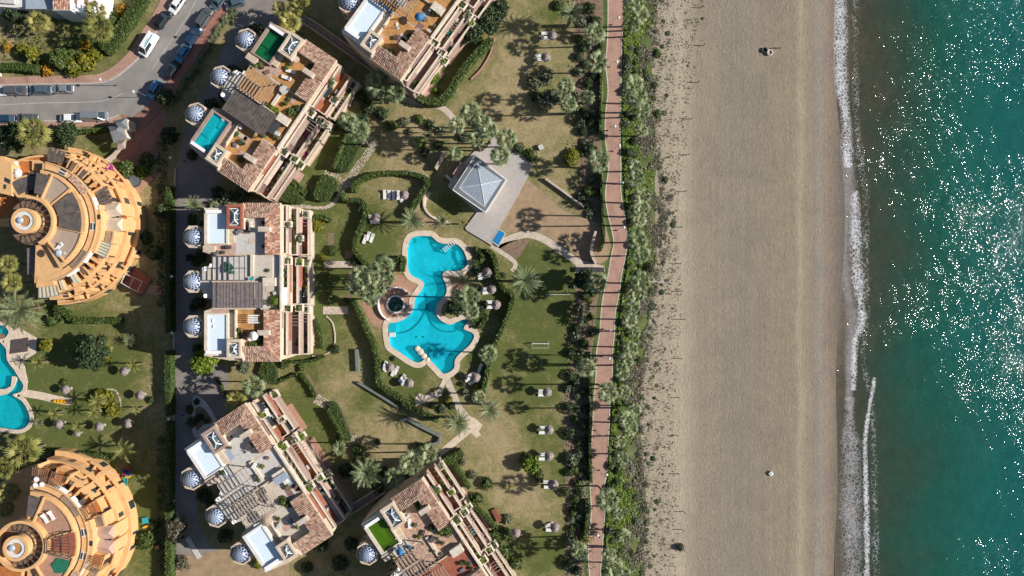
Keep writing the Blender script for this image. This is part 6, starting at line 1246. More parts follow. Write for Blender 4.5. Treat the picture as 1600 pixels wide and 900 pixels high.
# named single shrubs
SH = [(75,24,11,'leaf','green shrub beside the villa lawn'),(35,79,12,'yel','yellow green round shrub in the villa garden'),(10,72,9,'org','golden shrub at the left edge of the villa garden'),(73,109,10,'org','orange shrub above the brick pavement'),(192,15,12,'org','orange flowering shrub by the villa corner'),(131,69,8,'org','orange shrub in front of the villa hedge'),
 (115,104,15,'yel','yellow shrub at the road bend, left one'),(133,96,15,'yel','yellow green shrub at the road bend, middle one'),(148,84,14,'yel','yellow green shrub at the road bend, right one'),(110,82,11,'leaf','green shrub in the middle of the villa garden bed'),(60,96,7,'leaf','small shrub just above the yellow green hedge'),(165,72,12,'leaf','green shrub at the foot of the wide hedge bank'),(175,30,12,'leaf','green shrub right of the broad grey green palm'),
 (524,188,11,'clipg','clipped round shrub at the garden corner of the green pool block'),(564,151,10,'clipg','clipped shrub under the blue green fan palm'),(677,120,11,'br','bright clipped round shrub inside the curved top hedge'),(681,141,7,'br','little bright shrub at the bend of the top hedge'),(732,10,8,'yel','yellow green shrub at the terraces of the top edge block'),(655,222,10,'br','bright shrub in the shady lawn bed'),(890,250,12,'yel','upper half of the tall yellow clipped bush left of the promenade'),(896,243,12,'yel','crown of the tall yellow clipped bush left of the promenade'),
 (830,243,11,'leaf','green shrub at the right corner of the pavilion deck'),(810,232,9,'dk','dark hedge shrub along the upper deck edge'),(918,298,9,'leaf','green shrub in the bed beside the sand court'),(921,233,12,'dk','dark rounded shrub above the overhanging promenade palm'),(911,74,8,'dk','dark shrub on the bare patch by the first lawn parasol'),(905,88,8,'clip','clipped dark shrub by the second lawn parasol'),(919,130,9,'clip','clipped dark shrub beside the round grey shrubbery'),(930,32,10,'dk','dark shrub beside the top of the promenade'),
 (835,128,14,'gr','left part of the round grey shrubbery on the top lawn'),(852,120,13,'gr','upper part of the round grey shrubbery on the top lawn'),(850,160,15,'gr','lower part of the round grey shrubbery on the top lawn'),(838,150,10,'dk','dark middle of the round grey shrubbery on the top lawn'),(866,150,12,'gr','right part of the round grey shrubbery on the top lawn'),
 (519,392,9,'clipg','round clipped shrub beside the brick square, centre garden'),(503,402,6,'yel','tiny yellow shrub left of the round clipped one'),(568,343,6,'clip','small dark ball shrub on the lounger lawn'),(496,352,10,'yel','yellow green shrub right of the top seaward patio'),(524,545,7,'dk','dark ball shrub at the end of the thin curved kerb'),(500,310,6,'leaf','small shrub at the corner of the rounded hedge block'),
 (443,568,8,'leaf','shrub at the foot of the brown bed near the pink path'),(470,575,6,'leaf','small shrub on the low terrace garden edge'),(532,690,10,'leaf','shrub at the corner of the lower seaward terraces'),(700,625,8,'yel','yellow green shrub in the fork of the pool paths'),(745,608,10,'yel','yellowish shrub near the lower right parasols'),(742,624,9,'gr','grey shrub near the lower right parasols'),(727,613,7,'gr','small grey shrub beside the pool path'),
 (722,722,7,'mv','reddish shrub above the narrow bottom hedge'),(738,742,7,'mv','second reddish shrub down the narrow bottom hedge'),(760,756,10,'leaf','green shrub at the small stone patch on the lower lawn'),(745,780,10,'leaf','green shrub under the diagonal bottom hedge'),(790,835,10,'leaf','green shrub beside the lower bench area'),(792,812,8,'gr','grey shrub beside the slatted bench'),(786,865,12,'leaf','shrub right of the bottom terraces'),(806,880,12,'leaf','last green shrub on the bottom lawn edge'),
 (822,717,10,'leaf','left half of the green clump on the lower right lawn'),(842,743,10,'leaf','lower half of the green clump on the lower right lawn'),(160,622,14,'yel','yellow green shrub in the round stone edged bed'),(175,640,12,'yel','second yellow green shrub in the round stone edged bed'),(100,598,6,'leaf','tiny shrub above the sand path on the left'),
 (50,700,10,'leaf','shrub under the large yellow green fan palm'),(70,720,12,'gr','grey green shrub left of the lower round building'),(92,490,12,'leaf','leafy shrub below the apricot annex terrace'),(80,500,10,'leaf','leafy shrub right of the very large spiky palm'),(235,625,6,'dk','dark shrub at the edge of the left lawn'),(222,268,12,'br','bright shrub above the square pink terrace'),(230,250,12,'leaf','leafy shrub between the ramp and the pink terrace'),(195,275,8,'br','bright small shrub left of the square pink terrace'),
 (225,845,14,'leaf','leafy shrub in the play garden beside the bright hedge'),(240,822,9,'leaf','small leafy shrub above the play table'),(160,560,9,'yel','yellow shrub below the bright yellow palm'),(250,690,7,'gr','pale shrub beside the play garden shadow'),(418,90,9,'dk','dark shrub at the foot of the green pool block'),(285,880,12,'mv','reddish planting beside the paved yard'),(300,345,7,'leaf','small shrub at the foot of the driveway date palm'),
 (355,312,14,'gr','grey green shrub bank above the red skylight, left'),(335,322,12,'gr','grey green shrub bank above the red skylight, far left'),(378,305,12,'gr','grey green shrub bank above the red skylight, right'),(403,880,9,'yel','yellow green shrub at the bottom turret of the lower left block'),(240,395,12,'leaf','green shrub in the shaded lawn beside the upper round building'),(225,370,12,'leaf','green shrub close to the upper round building wall'),
 (468,236,6,'mag','magenta bougainvillea on the terraces of the teal pool block'),(474,240,5,'mag','small magenta bougainvillea beside the lower planter'),(470,344,6,'mag','pink bougainvillea on the top terrace of the centre block'),(170,268,7,'mag','red flowering plant on the round building terrace')]
for x, y, r, k, l in SH: shrub(x, y, r, k, l, z=3.0 if 'bougain' in l or 'terrace of' in l or 'building terrace' in l else 0)
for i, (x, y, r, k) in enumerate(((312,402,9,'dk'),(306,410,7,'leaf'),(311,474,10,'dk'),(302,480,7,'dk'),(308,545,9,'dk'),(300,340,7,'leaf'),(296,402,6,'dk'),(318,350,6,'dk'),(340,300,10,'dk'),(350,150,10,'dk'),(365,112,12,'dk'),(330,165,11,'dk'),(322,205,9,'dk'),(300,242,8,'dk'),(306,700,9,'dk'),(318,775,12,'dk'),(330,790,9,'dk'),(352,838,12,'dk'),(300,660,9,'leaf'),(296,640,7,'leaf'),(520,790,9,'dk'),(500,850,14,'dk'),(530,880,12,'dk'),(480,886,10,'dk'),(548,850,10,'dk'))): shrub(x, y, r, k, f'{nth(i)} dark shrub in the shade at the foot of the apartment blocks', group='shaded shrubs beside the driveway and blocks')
for i, (x, y, r, k) in enumerate(((575,168,12,'dk'),(596,178,10,'dk'),(612,196,9,'leaf'),(632,190,8,'gr'),(655,186,8,'leaf'),(672,196,9,'dk'),(690,204,8,'gr'),(664,238,8,'dk'),(640,206,6,'gr'),(684,226,7,'leaf'),(724,214,8,'dk'),(752,228,8,'leaf'),(545,440,6,'gr'),(540,470,5,'leaf'),(600,402,6,'dk'),(556,408,8,'dk'),(706,634,6,'dk'),(692,640,7,'gr'),(676,634,6,'dk'),(722,600,5,'dk'),(786,430,5,'dk'),(744,420,7,'clip'),(745,450,7,'clip'),(752,480,7,'clip'),(615,560,4,'dk'),(590,690,5,'dk'),(655,700,9,'dk'),(600,738,10,'dk'),(560,720,9,'leaf'),(540,735,11,'dk'),(590,762,10,'dk'),(700,742,8,'leaf'),(640,742,9,'leaf'),(312,652,6,'dk'),(322,658,5,'leaf'),(307,628,5,'dk'))): shrub(x, y, r, k, f'{nth(i)} small garden shrub, listed from shady top lawn down past the pool', group='small shrubs across the central garden')  # the first few are added to darken lawn mostly under palm shadow
# agaves on the verge between the pavement and the driveway
for i in range(34):
    t_ = i / 33; x = 366 - 94 * t_ + random.uniform(-4, 4); y = 12 + 148 * t_ ** .95 + random.uniform(-3, 3)
    palm(x, y, random.uniform(5, 8), 'S', .35, 'grey spiky agave in the long shaded strip between road pavement and driveway', group='agaves in the strip between the road pavement and the driveway')
# garden bed along the promenade
bed = [(896,20,9,'gr'),(905,60,8,'leaf'),(915,98,6,'gr'),(928,118,8,'dk'),(902,150,7,'gr'),(900,168,9,'leaf'),(926,176,7,'gr'),(908,240,7,'dk'),(930,300,7,'leaf'),(908,308,8,'gr'),(898,446,6,'gr'),(926,458,7,'leaf'),(910,570,8,'leaf'),(903,620,7,'gr'),(916,640,7,'dk'),(898,655,7,'leaf'),(914,690,7,'dk'),(914,720,7,'leaf'),(889,738,7,'dk'),(909,740,7,'gr'),(906,770,7,'dk'),(894,812,7,'gr'),(904,822,7,'dk'),(899,866,8,'leaf'),(910,872,7,'gr'),(902,892,8,'dk'),(891,587,9,'clip'),(900,598,8,'dk'),(887,607,8,'gr'),(889,638,10,'clip'),(901,638,7,'dk'),(911,664,9,'clip'),(891,678,10,'clip'),(907,709,10,'gr'),(893,718,11,'gr'),(904,756,8,'leaf'),(884,769,8,'clip'),(893,844,10,'gr'),(887,882,9,'clip'),(913,840,9,'yel'),(900,782,8,'leaf'),(895,800,8,'leaf'),(906,808,8,'gr'),(893,827,7,'leaf'),(898,734,8,'leaf'),(905,690,7,'leaf'),(912,612,7,'leaf'),(925,560,9,'gr'),(905,556,9,'leaf'),(893,552,9,'dk'),(912,535,8,'leaf'),(900,528,9,'gr'),(926,520,7,'dk'),(903,515,8,'dk'),(922,495,7,'leaf'),(914,462,8,'dk'),(920,470,6,'yel'),(911,205,9,'dk'),(906,190,8,'gr'),(924,190,8,'leaf'),(915,175,9,'dk'),(928,205,6,'gr'),(914,222,7,'gr'),(925,280,7,'gr'),(915,320,8,'dk'),(922,334,7,'gr'),(905,112,8,'gr'),(914,104,7,'dk'),(920,12,10,'dk'),(910,35,8,'gr'),(920,70,8,'gr'),(873,8,8,'leaf')]
for i, (x, y, r, k) in enumerate(sorted(bed, key=lambda a: a[1])): shrub(x, y, r, k, f'{nth(i)} shrub from the top in the brown bed left of the promenade', group='shrubs in the bed left of the promenade')
# ---- wild strip between promenade and sand
def band(y, tab):
    for (a, b) in zip(tab[:-1], tab[1:]):
        if a[0] <= y <= b[0]:
            u = (y - a[0]) / (b[0] - a[0]); return tuple(a[k] + (b[k] - a[k]) * u for k in (1, 2))
    return tab[-1][1:]
GB = [(-20,978,1032),(60,975,1022),(120,974,1020),(200,972,1022),(280,976,1034),(340,980,1040),(380,984,1034),(420,980,1022),(500,968,1012),(580,962,1004),(650,957,998),(700,953,1004),(760,950,1006),(820,948,1006),(920,944,1004)]
rnd = random.Random(11); n_ = 0; used = []; tries = 0
while n_ < 150 and tries < 6000:
    tries += 1; y = rnd.uniform(-10, 910); a, b = band(y, GB); q = rnd.random(); x = a + 3 + (17 if q < .7 else b - a + 4) * rnd.random(); r = rnd.uniform(3.5, 7.5)
    if any((x - u) ** 2 + (y - v) ** 2 < (r * .8 + s * .8) ** 2 for u, v, s in used): continue
    used.append((x, y, r)); n_ += 1
    k = rnd.choice(['leaf', 'gr', 'gr', 'mv', 'mv', 'gr']) if x - a > 20 else rnd.choice(['dk', 'dk', 'clip', 'gr', 'leaf', 'gr'])
    shrub(x, y, r, k, 'wild green shrub in the dense strip between the promenade and dune sand', group='wild shrubs in the strip between the promenade and the dunes', hs=.95 if x - a < 20 else .6)
for i, (x, y, r, k) in enumerate(((1016,418,8,'mv'),(1015,421,4,'org'),(982,454,6,'org'),(970,605,5,'yel'))): shrub(x, y, r, k, ['mauve round bush with orange flowers at the dune edge', 'orange blossom on the mauve dune bush', 'orange flowering bush by the promenade palm', 'yellow flowering bush beside the promenade'][i], hs=1.2)
# ground cover: countless low leaves over the strip and thinning out on the dune
N = 60000; rg = np.random.default_rng(5); ys_ = rg.uniform(-25, 925, N); ab = np.array([band(y, GB) for y in ys_]); u = rg.random(N); xs_ = ab[:, 0] + (ab[:, 1] - ab[:, 0]) * u
cl_ = np.sin(xs_ * .21 + np.sin(ys_ * .05) * 3) + np.sin(ys_ * .13 + xs_ * .09) + np.sin(ys_ * .031 + 2) * .8; keep = cl_ + rg.normal(size=N) * .5 > -.4 + (u - .7) * 2; xs_, ys_ = xs_[keep], ys_[keep]
C = np.stack([(xs_ - 800) / PXM, (450 - ys_) / PXM, rg.uniform(.03, .28, len(xs_))], 1); edge_ = u[keep] > .62 + .2 * np.sin(ys_ * .05) + rg.normal(size=len(xs_)) * .12
for nm_, mk, mt_ in (('ground_cover_leaves', ~edge_, 'leaf_br'), ('scrub_leaves', edge_, 'leaf_mv')):
    c_ = C[mk]; v, f_ = leaf_quads(c_, np.tile([0, 0, 1.], (len(c_), 1)) + rg.normal(size=(len(c_), 3)) * .35, rg.uniform(.2, .45, len(c_)), 1.8, rg)
    o = bpy.data.objects.new(nm_, np_mesh(nm_, v, f_, X[mt_])); COL.objects.link(o); o['kind'] = 'stuff'
DB = [(-20,1026,1100),(60,1022,1098),(130,1020,1085),(200,1022,1075),(280,1030,1066),(340,1036,1056),(400,1030,1060),(450,1020,1066),(520,1010,1064),(600,1002,1056),(680,996,1052),(760,1002,1058),(840,1002,1060),(920,1002,1056)]
rnd = random.Random(21); used = []; n_ = 0
while n_ < 240:
    y = rnd.uniform(-10, 905); a, b = band(y, DB); x = a + (b - a) * rnd.random() ** 1.9; r = rnd.choice((1.4, 1.8, 2.2, 2.8, 3.4, 4.2)) * (1 if x < a + 26 else .55)
    if any((x - u) ** 2 + (y - v) ** 2 < (r * .5 + s * .5) ** 2 for u, v, s in used): continue
    used.append((x, y, r)); n_ += 1; shrub(x, y, r, rnd.choice(['gr', 'dk', 'mv', 'leaf', 'mv', 'mv']), 'low scrub bush on the pale dune sand', group='low scrub bushes on the dune sand', hs=.4, name='dune_bush')
# scattered dune tufts
N = 15000; ys_ = rg.uniform(-25, 925, N); ab = np.array([band(y, DB) for y in ys_]); u = rg.random(N) ** 2.4; xs_ = ab[:, 0] + (ab[:, 1] - ab[:, 0]) * u; keep = np.sin(xs_ * .35 + ys_ * .1) + np.sin(ys_ * .21) + rg.normal(size=N) * 1.6 > .6; xs_, ys_ = xs_[keep], ys_[keep]
C = np.stack([(xs_ - 800) / PXM, (450 - ys_) / PXM, rg.uniform(.12, .16, len(xs_))], 1); v, f_ = leaf_quads(C, np.tile([0, 0, 1.], (len(C), 1)) + rg.normal(size=(len(C), 3)) * .2, rg.uniform(.08, .26, len(C)), 2, rg)
o = bpy.data.objects.new('dune_grass', np_mesh('dune_grass', v, f_, X['leaf_mv'])); COL.objects.link(o); o['kind'] = 'stuff'
# ivy and weeds under the dark belt beside the driveway, and small garden weeds
def scatter(name, boxes, mat, dens, s=(.15, .4), z=(.03, .3)):
    A = []
    for (x0, y0, x1, y1) in boxes:
        n = int(M(x1 - x0) * M(y1 - y0) * dens); A.append(np.stack([(rg.uniform(x0, x1, n) - 800) / PXM, (450 - rg.uniform(y0, y1, n)) / PXM, rg.uniform(*z, n)], 1))
    C = np.concatenate(A); g_ = np.sin(C[:, 0] * 1.7) + np.sin(C[:, 1] * 2.1 + C[:, 0]) + rg.normal(size=len(C)) * .6 > -.2; C = C[g_]; v, f_ = leaf_quads(C, np.tile([0, 0, 1.], (len(C), 1)) + rg.normal(size=(len(C), 3)) * .5, rg.uniform(*s, len(C)), 1.8, rg)
    o = bpy.data.objects.new(name, np_mesh(name, v, f_, X[mat])); COL.objects.link(o); o['kind'] = 'stuff'
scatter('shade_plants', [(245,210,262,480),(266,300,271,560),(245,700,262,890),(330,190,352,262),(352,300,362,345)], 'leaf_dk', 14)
scatter('bed_plants', [(890,0,936,330),(884,440,930,900)], 'leaf_gr', 4.5, (.14, .34)); scatter('garden_plants', [(5,20,75,95),(80,60,150,105),(140,60,170,90),(8,500,40,512),(55,470,110,505),(0,700,90,800)], 'leaf', 7)
# ================================================================== vehicles
def paint(name, c, met=.3):
    m, nt, b = new_mat(name); b.inputs['Base Color'].default_value = (*c, 1); b.inputs['Metallic'].default_value = met; b.inputs['Roughness'].default_value = .28; b.inputs['Coat Weight'].default_value = .6; b.inputs['Coat Roughness'].default_value = .05; return m
CARP = {'white': paint('white_car_paint', (.80, .81, .82), 0), 'silver': paint('silver_car_paint', (.42, .44, .46), .6), 'grey': paint('grey_car_paint', (.16, .165, .17), .5), 'black': paint('black_car_paint', (.02, .022, .028), .3), 'blue': paint('blue_car_paint', (.10, .30, .50), .3), 'navy': paint('dark_blue_car_paint', (.025, .07, .14), .4), 'slate': paint('blue_grey_car_paint', (.14, .19, .24), .5)}
X['rubber'] = plain('tyre_rubber', (.02, .02, .02), amt=.1); X['headl'] = plain('headlight_glass', (.7, .72, .75), rough=.1, amt=.02, bmp=0); X['taill'] = plain('taillight_red', (.35, .01, .01), rough=.2, amt=.02, bmp=0)
def car(px, py, heading, kind, col, label):
    L, W_, H_ = {'sedan': (4.5, 1.8, 1.42), 'hatch': (4.1, 1.76, 1.48), 'suv': (4.6, 1.88, 1.68), 'van': (5.2, 2.0, 2.1), 'wagon': (4.7, 1.82, 1.5)}[kind]; c = P(px, py, 1); t = thing('van' if kind == 'van' else 'parked_car', label, 'van' if kind == 'van' else 'car', (c.x, c.y, .01), math.radians(heading), 'vehicles parked along the road')
    z0, zb = .28, {'sedan': .88, 'hatch': .92, 'suv': 1.02, 'van': 1.15, 'wagon': .9}[kind]
    # lower body: cross sections along the length
    st = [(-.5, .80, .55, .78), (-.485, .93, .32, .86), (-.42, .99, .28, .97), (-.25, 1, .28, 1.0), (.1, 1, .28, 1.0), (.30, 1, .28, .97), (.42, .97, .28, .90), (.485, .90, .32, .80), (.5, .76, .45, .68)]
    mb = MB(); vs = []; n = 8
    for (x, wf, zl, zf) in st:
        hw = W_ / 2 * wf; zt = zb * zf; zl = min(zl, zt - .1)
        vs += [(x * L, s * w_ * hw, z) for (s, w_, z) in ((-1, .9, zl), (-1, 1, zl + .12), (-1, 1, zt - .14), (-1, .86, zt), (1, .86, zt), (1, 1, zt - .14), (1, 1, zl + .12), (1, .9, zl))]
    fs = [(k * n + i, k * n + (i + 1) % n, (k + 1) * n + (i + 1) % n, (k + 1) * n + i) for k in range(len(st) - 1) for i in range(n)]; fs += [tuple(range(n)), tuple(range((len(st) - 1) * n, len(st) * n))[::-1]]
    fs = [f_[::-1] for f_ in fs]; mb.add(vs, fs).build('body', CARP[col], t, smooth=False, origin=(0, 0, 0))
    g = {'sedan': (-.38, -.22, .10, .27), 'hatch': (-.46, -.34, .12, .30), 'suv': (-.47, -.38, .12, .30), 'van': (-.49, -.46, .24, .40), 'wagon': (-.47, -.36, .10, .27)}[kind]
    hw = W_ / 2; xb0, xb1, xf1, xf0 = [q * L for q in g]; zt = H_ - .03
    gm = MB(); lo = [(xb0, -hw * .88, zb - .03), (xf0, -hw * .86, zb - .06), (xf0, hw * .86, zb - .06), (xb0, hw * .88, zb - .03)]; hi = [(xb1, -hw * .68, zt), (xf1, -hw * .68, zt), (xf1, hw * .68, zt), (xb1, hw * .68, zt)]
    gm.add(lo + hi, [(0, 1, 5, 4), (1, 2, 6, 5), (2, 3, 7, 6), (3, 0, 4, 7), (4, 5, 6, 7)]).build('window_glass', X['glass_dk'], t, origin=(0, 0, 0))
    rf = MB(); e = .04; rf.add([(xb1 - e, -hw * .70, zt), (xf1 + e, -hw * .70, zt), (xf1 + e, hw * .70, zt), (xb1 - e, hw * .70, zt), (xb1 + .05, -hw * .62, H_ + .02), (xf1 - .05, -hw * .62, H_ + .02), (xf1 - .05, hw * .62, H_ + .02), (xb1 + .05, hw * .62, H_ + .02)], [(0, 1, 5, 4), (1, 2, 6, 5), (2, 3, 7, 6), (3, 0, 4, 7), (4, 5, 6, 7)])
    for s in (-1, 1):
        rf.bar((xf0, s * hw * .87, zb - .05), (xf1, s * hw * .69, zt), .07, .06); rf.bar((xb0, s * hw * .89, zb - .03), (xb1, s * hw * .69, zt), .09, .08)
        rf.bar(((xb0 + xf0) / 2, s * hw * .88, zb - .04), ((xb1 + xf1) / 2, s * hw * .69, zt), .08, .05)
    rf.build('roof', CARP[col], t, origin=(0, 0, 0))
    if kind == 'van': MB().add([(xb0, -hw * .9, zb), (xb1 + 1.9, -hw * .9, zb), (xb1 + 1.9, -hw * .72, zt - .05), (xb1, -hw * .72, zt - .05), (xb0, hw * .9, zb), (xb1 + 1.9, hw * .9, zb), (xb1 + 1.9, hw * .72, zt - .05), (xb1, hw * .72, zt - .05)], [(0, 1, 2, 3), (4, 7, 6, 5)]).build('side_panel', CARP[col], t, origin=(0, 0, 0))
    for sx in (-.31, .31):
        for s in (-1, 1):
            w_ = MB(); q = []
            for i in range(14):
                a = math.tau * i / 14; q.append((sx * L + .33 * math.cos(a), .33 + .33 * math.sin(a)))
            vs = [(x, s * (hw - .02), z) for x, z in q] + [(x, s * (hw - .24), z) for x, z in q]; m_ = 14
            w_.add(vs, [(i, (i + 1) % m_, m_ + (i + 1) % m_, m_ + i) for i in range(m_)] + [tuple(range(m_))]); w_.build('wheel', X['rubber'], t, origin=(0, 0, 0))
    for s in (-1, 1):
        MB().box((L * .475, s * hw * .68, zb * .66), (.16, .38, .14)).build('headlight', X['headl'], t, origin=(0, 0, 0)); MB().box((-L * .485, s * hw * .72, zb * .68), (.1, .26, .18)).build('tail_light', X['taill'], t, origin=(0, 0, 0)); MB().box((xf0 - .25, s * (hw + .1), zb - .02), (.16, .2, .13)).build('wing_mirror', CARP[col], t, origin=(0, 0, 0))
    return t, (xb0, xb1, xf1, xf0, hw, zb, zt, H_)
CARS = [(-6,142,0,'hatch','white','white car half cut by the left edge, upper row'),(24,141,0,'suv','grey','grey car parked at the upper kerb, nearest the left edge'),(62,140,180,'suv','slate','blue grey car in the middle of the upper kerb row'),(97,138,180,'sedan','silver','silver car at the right end of the upper kerb row'),
 (6,185,180,'hatch','navy','dark blue car at lower kerb cut by the left edge'),(41,184,180,'wagon','grey','grey car at the lower kerb above the yellow palm'),(109,184,0,'sedan','white','white car at the lower kerb beside the silver van'),(148,181,0,'van','silver','silver van at the lower kerb before the entrance ramp'),
 (253,30,52,'hatch','black','black car on the brick pavement above the white van'),(275,6,236,'hatch','white','white car at the top edge of the curved road'),(240,139,238,'hatch','blue','light blue car at the road bend beside the shadow'),(268,107,54,'sedan','black','black car in shade above the light blue car'),
 (284,82,236,'sedan','blue','blue car in the shade, middle of the right kerb row'),(301,56,53,'wagon','navy','dark blue car in the shade above the blue car'),(318,27,55,'suv','grey','grey car by the verge near the top of the right kerb'),(341,1,232,'hatch','slate','blue grey car cut by the top edge beside the road'),(366,4,200,'hatch','slate','pale blue grey car at the top edge by the driveway mouth')]
for a in CARS: car(*a)
vt, vg = car(231, 69, 238, 'van', 'white', 'white van with teal stripe on its roof parked at the road bend')
MB().box((-.6, .45, 2.125), (3.0, .22, .012)).build('teal_stripe', X['teal'], vt, origin=(0, 0, 0)); MB().box((-.3, .15, 2.125), (1.2, .12, .012)).build('teal_stripe', X['teal'], vt, origin=(0, 0, 0))
# ================================================================== parasols, loungers, lamps
def proto_parasol(name, mats, r=.98, h=2.25):
    t = thing(name, 'x', 'parasol', (0, 0, -50)); MB().tube([(0, 0, 0), (0, 0, h + .3)], .06, 8).build('pole', X['wood'], t, origin=(0, 0, 0)); MB().cyl((0, 0, 0), .28, .24, .12, 12).build('base', X['grey_f'], t, origin=(0, 0, 0))
    rg_ = random.Random(4); mb = MB(); n = 26
    for lay, (ra, rb, za, zb_) in enumerate(((.0, .55, h + .34, h + .05), (.42, .82, h + .14, h - .14), (.68, 1.0, h - .02, h - .34))):
        for i in range(n):
            a0, a1 = math.tau * i / n, math.tau * (i + 1.15) / n; q = rg_.uniform(.93, 1.07); o = rg_.uniform(0, .03)
            mb.add([(r * ra * math.cos(a0), r * ra * math.sin(a0), za + o), (r * rb * q * math.cos(a0), r * rb * q * math.sin(a0), zb_ + o), (r * rb * q * math.cos(a1), r * rb * q * math.sin(a1), zb_), (r * ra * math.cos(a1), r * ra * math.sin(a1), za)], [(0, 1, 2, 3)])
    mb.build('canopy', mats, t, origin=(0, 0, 0))['kind'] = 'stuff'; return t
X['thatch_i'] = islandmat('thatch_bundles', [(.16, .13, .12), (.30, .25, .24), (.22, .18, .17), (.38, .33, .31)], bmp=.7)
PAR = proto_parasol('thatched_parasol', X['thatch_i'])
LOU = thing('sun_lounger', 'x', 'sun lounger', (0, 0, -50))
fr = MB(); fr.box((0, 0, .28), (1.95, .66, .05));
fr.build('frame', X['white'], LOU, origin=(0, 0, 0)); MB().box((-.3, 0, .33), (1.25, .6, .07)).build('mattress', X['cloth_w'], LOU, origin=(0, 0, 0)); MB().add([(.33, -.3, .36), (.95, -.3, .68), (.95, .3, .68), (.33, .3, .36), (.33, -.3, .43), (.93, -.3, .76), (.93, .3, .76), (.33, .3, .43)], [(3, 2, 1, 0), (4, 5, 6, 7), (0, 1, 5, 4), (1, 2, 6, 5), (2, 3, 7, 6), (3, 0, 4, 7)]).build('backrest', X['cloth_w'], LOU, origin=(0, 0, 0))
for sx in (-.85, .6):
    for s in (-.28, .28): MB().box((sx, s, 0), (.06, .06, .28)).build('leg', X['white'], LOU, origin=(0, 0, 0))
first = {'p': True, 'l': True}
def parasol(px, py, label, s=1.0, group='thatched parasols on the lawns'):
    c = P(px, py, 2.1); loc = (c.x, c.y, 0)
    if first['p']: first['p'] = False; PAR.location = loc; tag(PAR, label, group=group); PAR.rotation_euler.z = 1; PAR.scale = (s, s, s); return
    dup(PAR, loc, random.random() * 6, label, s, group)
def lounger(px, py, ang, label, z=0.0, group='white sun loungers', s=1.0):
    c = P(px, py, z + .3); loc = (c.x, c.y, z)
    if first['l']: first['l'] = False; LOU.location = loc; LOU.rotation_euler.z = math.radians(ang); tag(LOU, label, group=group); return
    dup(LOU, loc, math.radians(ang), label, s, group)
PL_ = [(631,304,'thatched parasol at the right end of the lounger row on the sunken lawn',[(601,304,90,'leftmost lounger of the row on the sunken lawn'),(608,304.5,90,'second lounger from left in the sunken lawn row'),(615,305,90,'third lounger from left in the sunken lawn row'),(622,305,90,'fourth lounger from left in the sunken lawn row'),(629,309,75,'lounger under the parasol at the sunken lawn row end')]),
 (587,340,'thatched parasol alone on the lower half of the sunken lawn',[(586,347,0,'white lounger just below the lone sunken lawn parasol'),(579,338,0,'dark edged lounger left of the lone sunken lawn parasol')]),
 (761,426,'topmost thatched parasol along the hedge right of the pool',[(753,428,20,'upper lounger beside the topmost hedge parasol'),(754,434,20,'lower lounger beside the topmost hedge parasol')]),
 (768,452,'middle thatched parasol along the hedge right of the pool',[(759,451,10,'upper lounger beside the middle hedge parasol'),(761,457,10,'lower lounger beside the middle hedge parasol')]),
 (775,476,'lowest thatched parasol along the hedge right of the pool',[(767,472,0,'upper lounger beside the lowest hedge parasol'),(767,480,0,'lower lounger beside the lowest hedge parasol')]),
 (609,574,'thatched parasol between two lounger pairs at lower left of the pool',[(601,571,65,'left lounger of the group below the pool edge'),(604,574,65,'second lounger of the group below the pool edge'),(615,581,65,'third lounger of the group below the pool edge'),(619,579,65,'right lounger of the group below the pool edge')]),
 (639,599,'thatched parasol by the stone terrace at lower left of the pool',[(628,591,50,'upper lounger beside the parasol near the stone terrace'),(631,596,50,'lower lounger beside the parasol near the stone terrace')]),
 (743,590,'thatched parasol below the lower right pool tip',[(733,592,30,'left lounger at the lower right pool tip'),(735,586,30,'upper lounger at the lower right pool tip'),(739,597,30,'lower lounger at the lower right pool tip')]),
 (863,55,'first thatched parasol from the top on the seaward lawn',[(853,52,0,'upper lounger by the first seaward lawn parasol'),(853,59,0,'lower lounger by the first seaward lawn parasol')]),
 (853,89,'second thatched parasol from the top on the seaward lawn',[(843,87,0,'upper lounger by the second seaward lawn parasol'),(844,93,0,'lower lounger by the second seaward lawn parasol')]),
 (855,613,'thatched parasol on the lower lawn lying in palm shadow',[(848,611,0,'upper lounger of the lower lawn parasol in palm shadow'),(848,617,0,'lower lounger of the lower lawn parasol in palm shadow')]),
 (858,672,'thatched parasol on the lower lawn level with the big lawn palms',[(849,668,0,'upper lounger of the parasol level with the lawn palms'),(849,676,0,'lower lounger of the parasol level with the lawn palms')]),
 (858,713,'thatched parasol on the lower lawn right of the green clump',[(849,710,0,'upper lounger right of the green lawn clump'),(849,717,0,'lower lounger right of the green lawn clump')]),
 (864,757,'larger thatched parasol on the lower lawn below the green clump',[(856,753,0,'upper lounger of the larger lower lawn parasol'),(857,761,0,'lower lounger of the larger lower lawn parasol')]),
 (867,825,'lowest thatched parasol on the lower right lawn',[(858,820,20,'upper lounger of the lowest lawn parasol'),(860,828,0,'lower lounger of the lowest lawn parasol')]),
 (806,833,'thatched parasol by the stone patch near the slatted bench',[(799,833,0,'lounger left of the parasol near the slatted bench')]),
 (101,609,'thatched parasol on the left lawn above the sand path',[]),(193,580,'thatched parasol left of the young bright palm',[]),(218,618,'thatched parasol at the right side of the left lawn',[]),(199,662,'thatched parasol at the corner of the building shadow, left lawn',[]),(154,667,'thatched parasol in the lower middle of the left lawn',[]),(91,663,'thatched parasol right of the lower left pool end',[]),(117,679,'small purplish thatched parasol on the lower left lawn',[])]
for (x, y, l, ls) in PL_:
    parasol(x, y, l, 1.15 if 'larger' in l else 1.0 if 'small' not in l else .7)
    for (a, b, an, ll) in ls: lounger(a, b, an, 'white ' + ll)
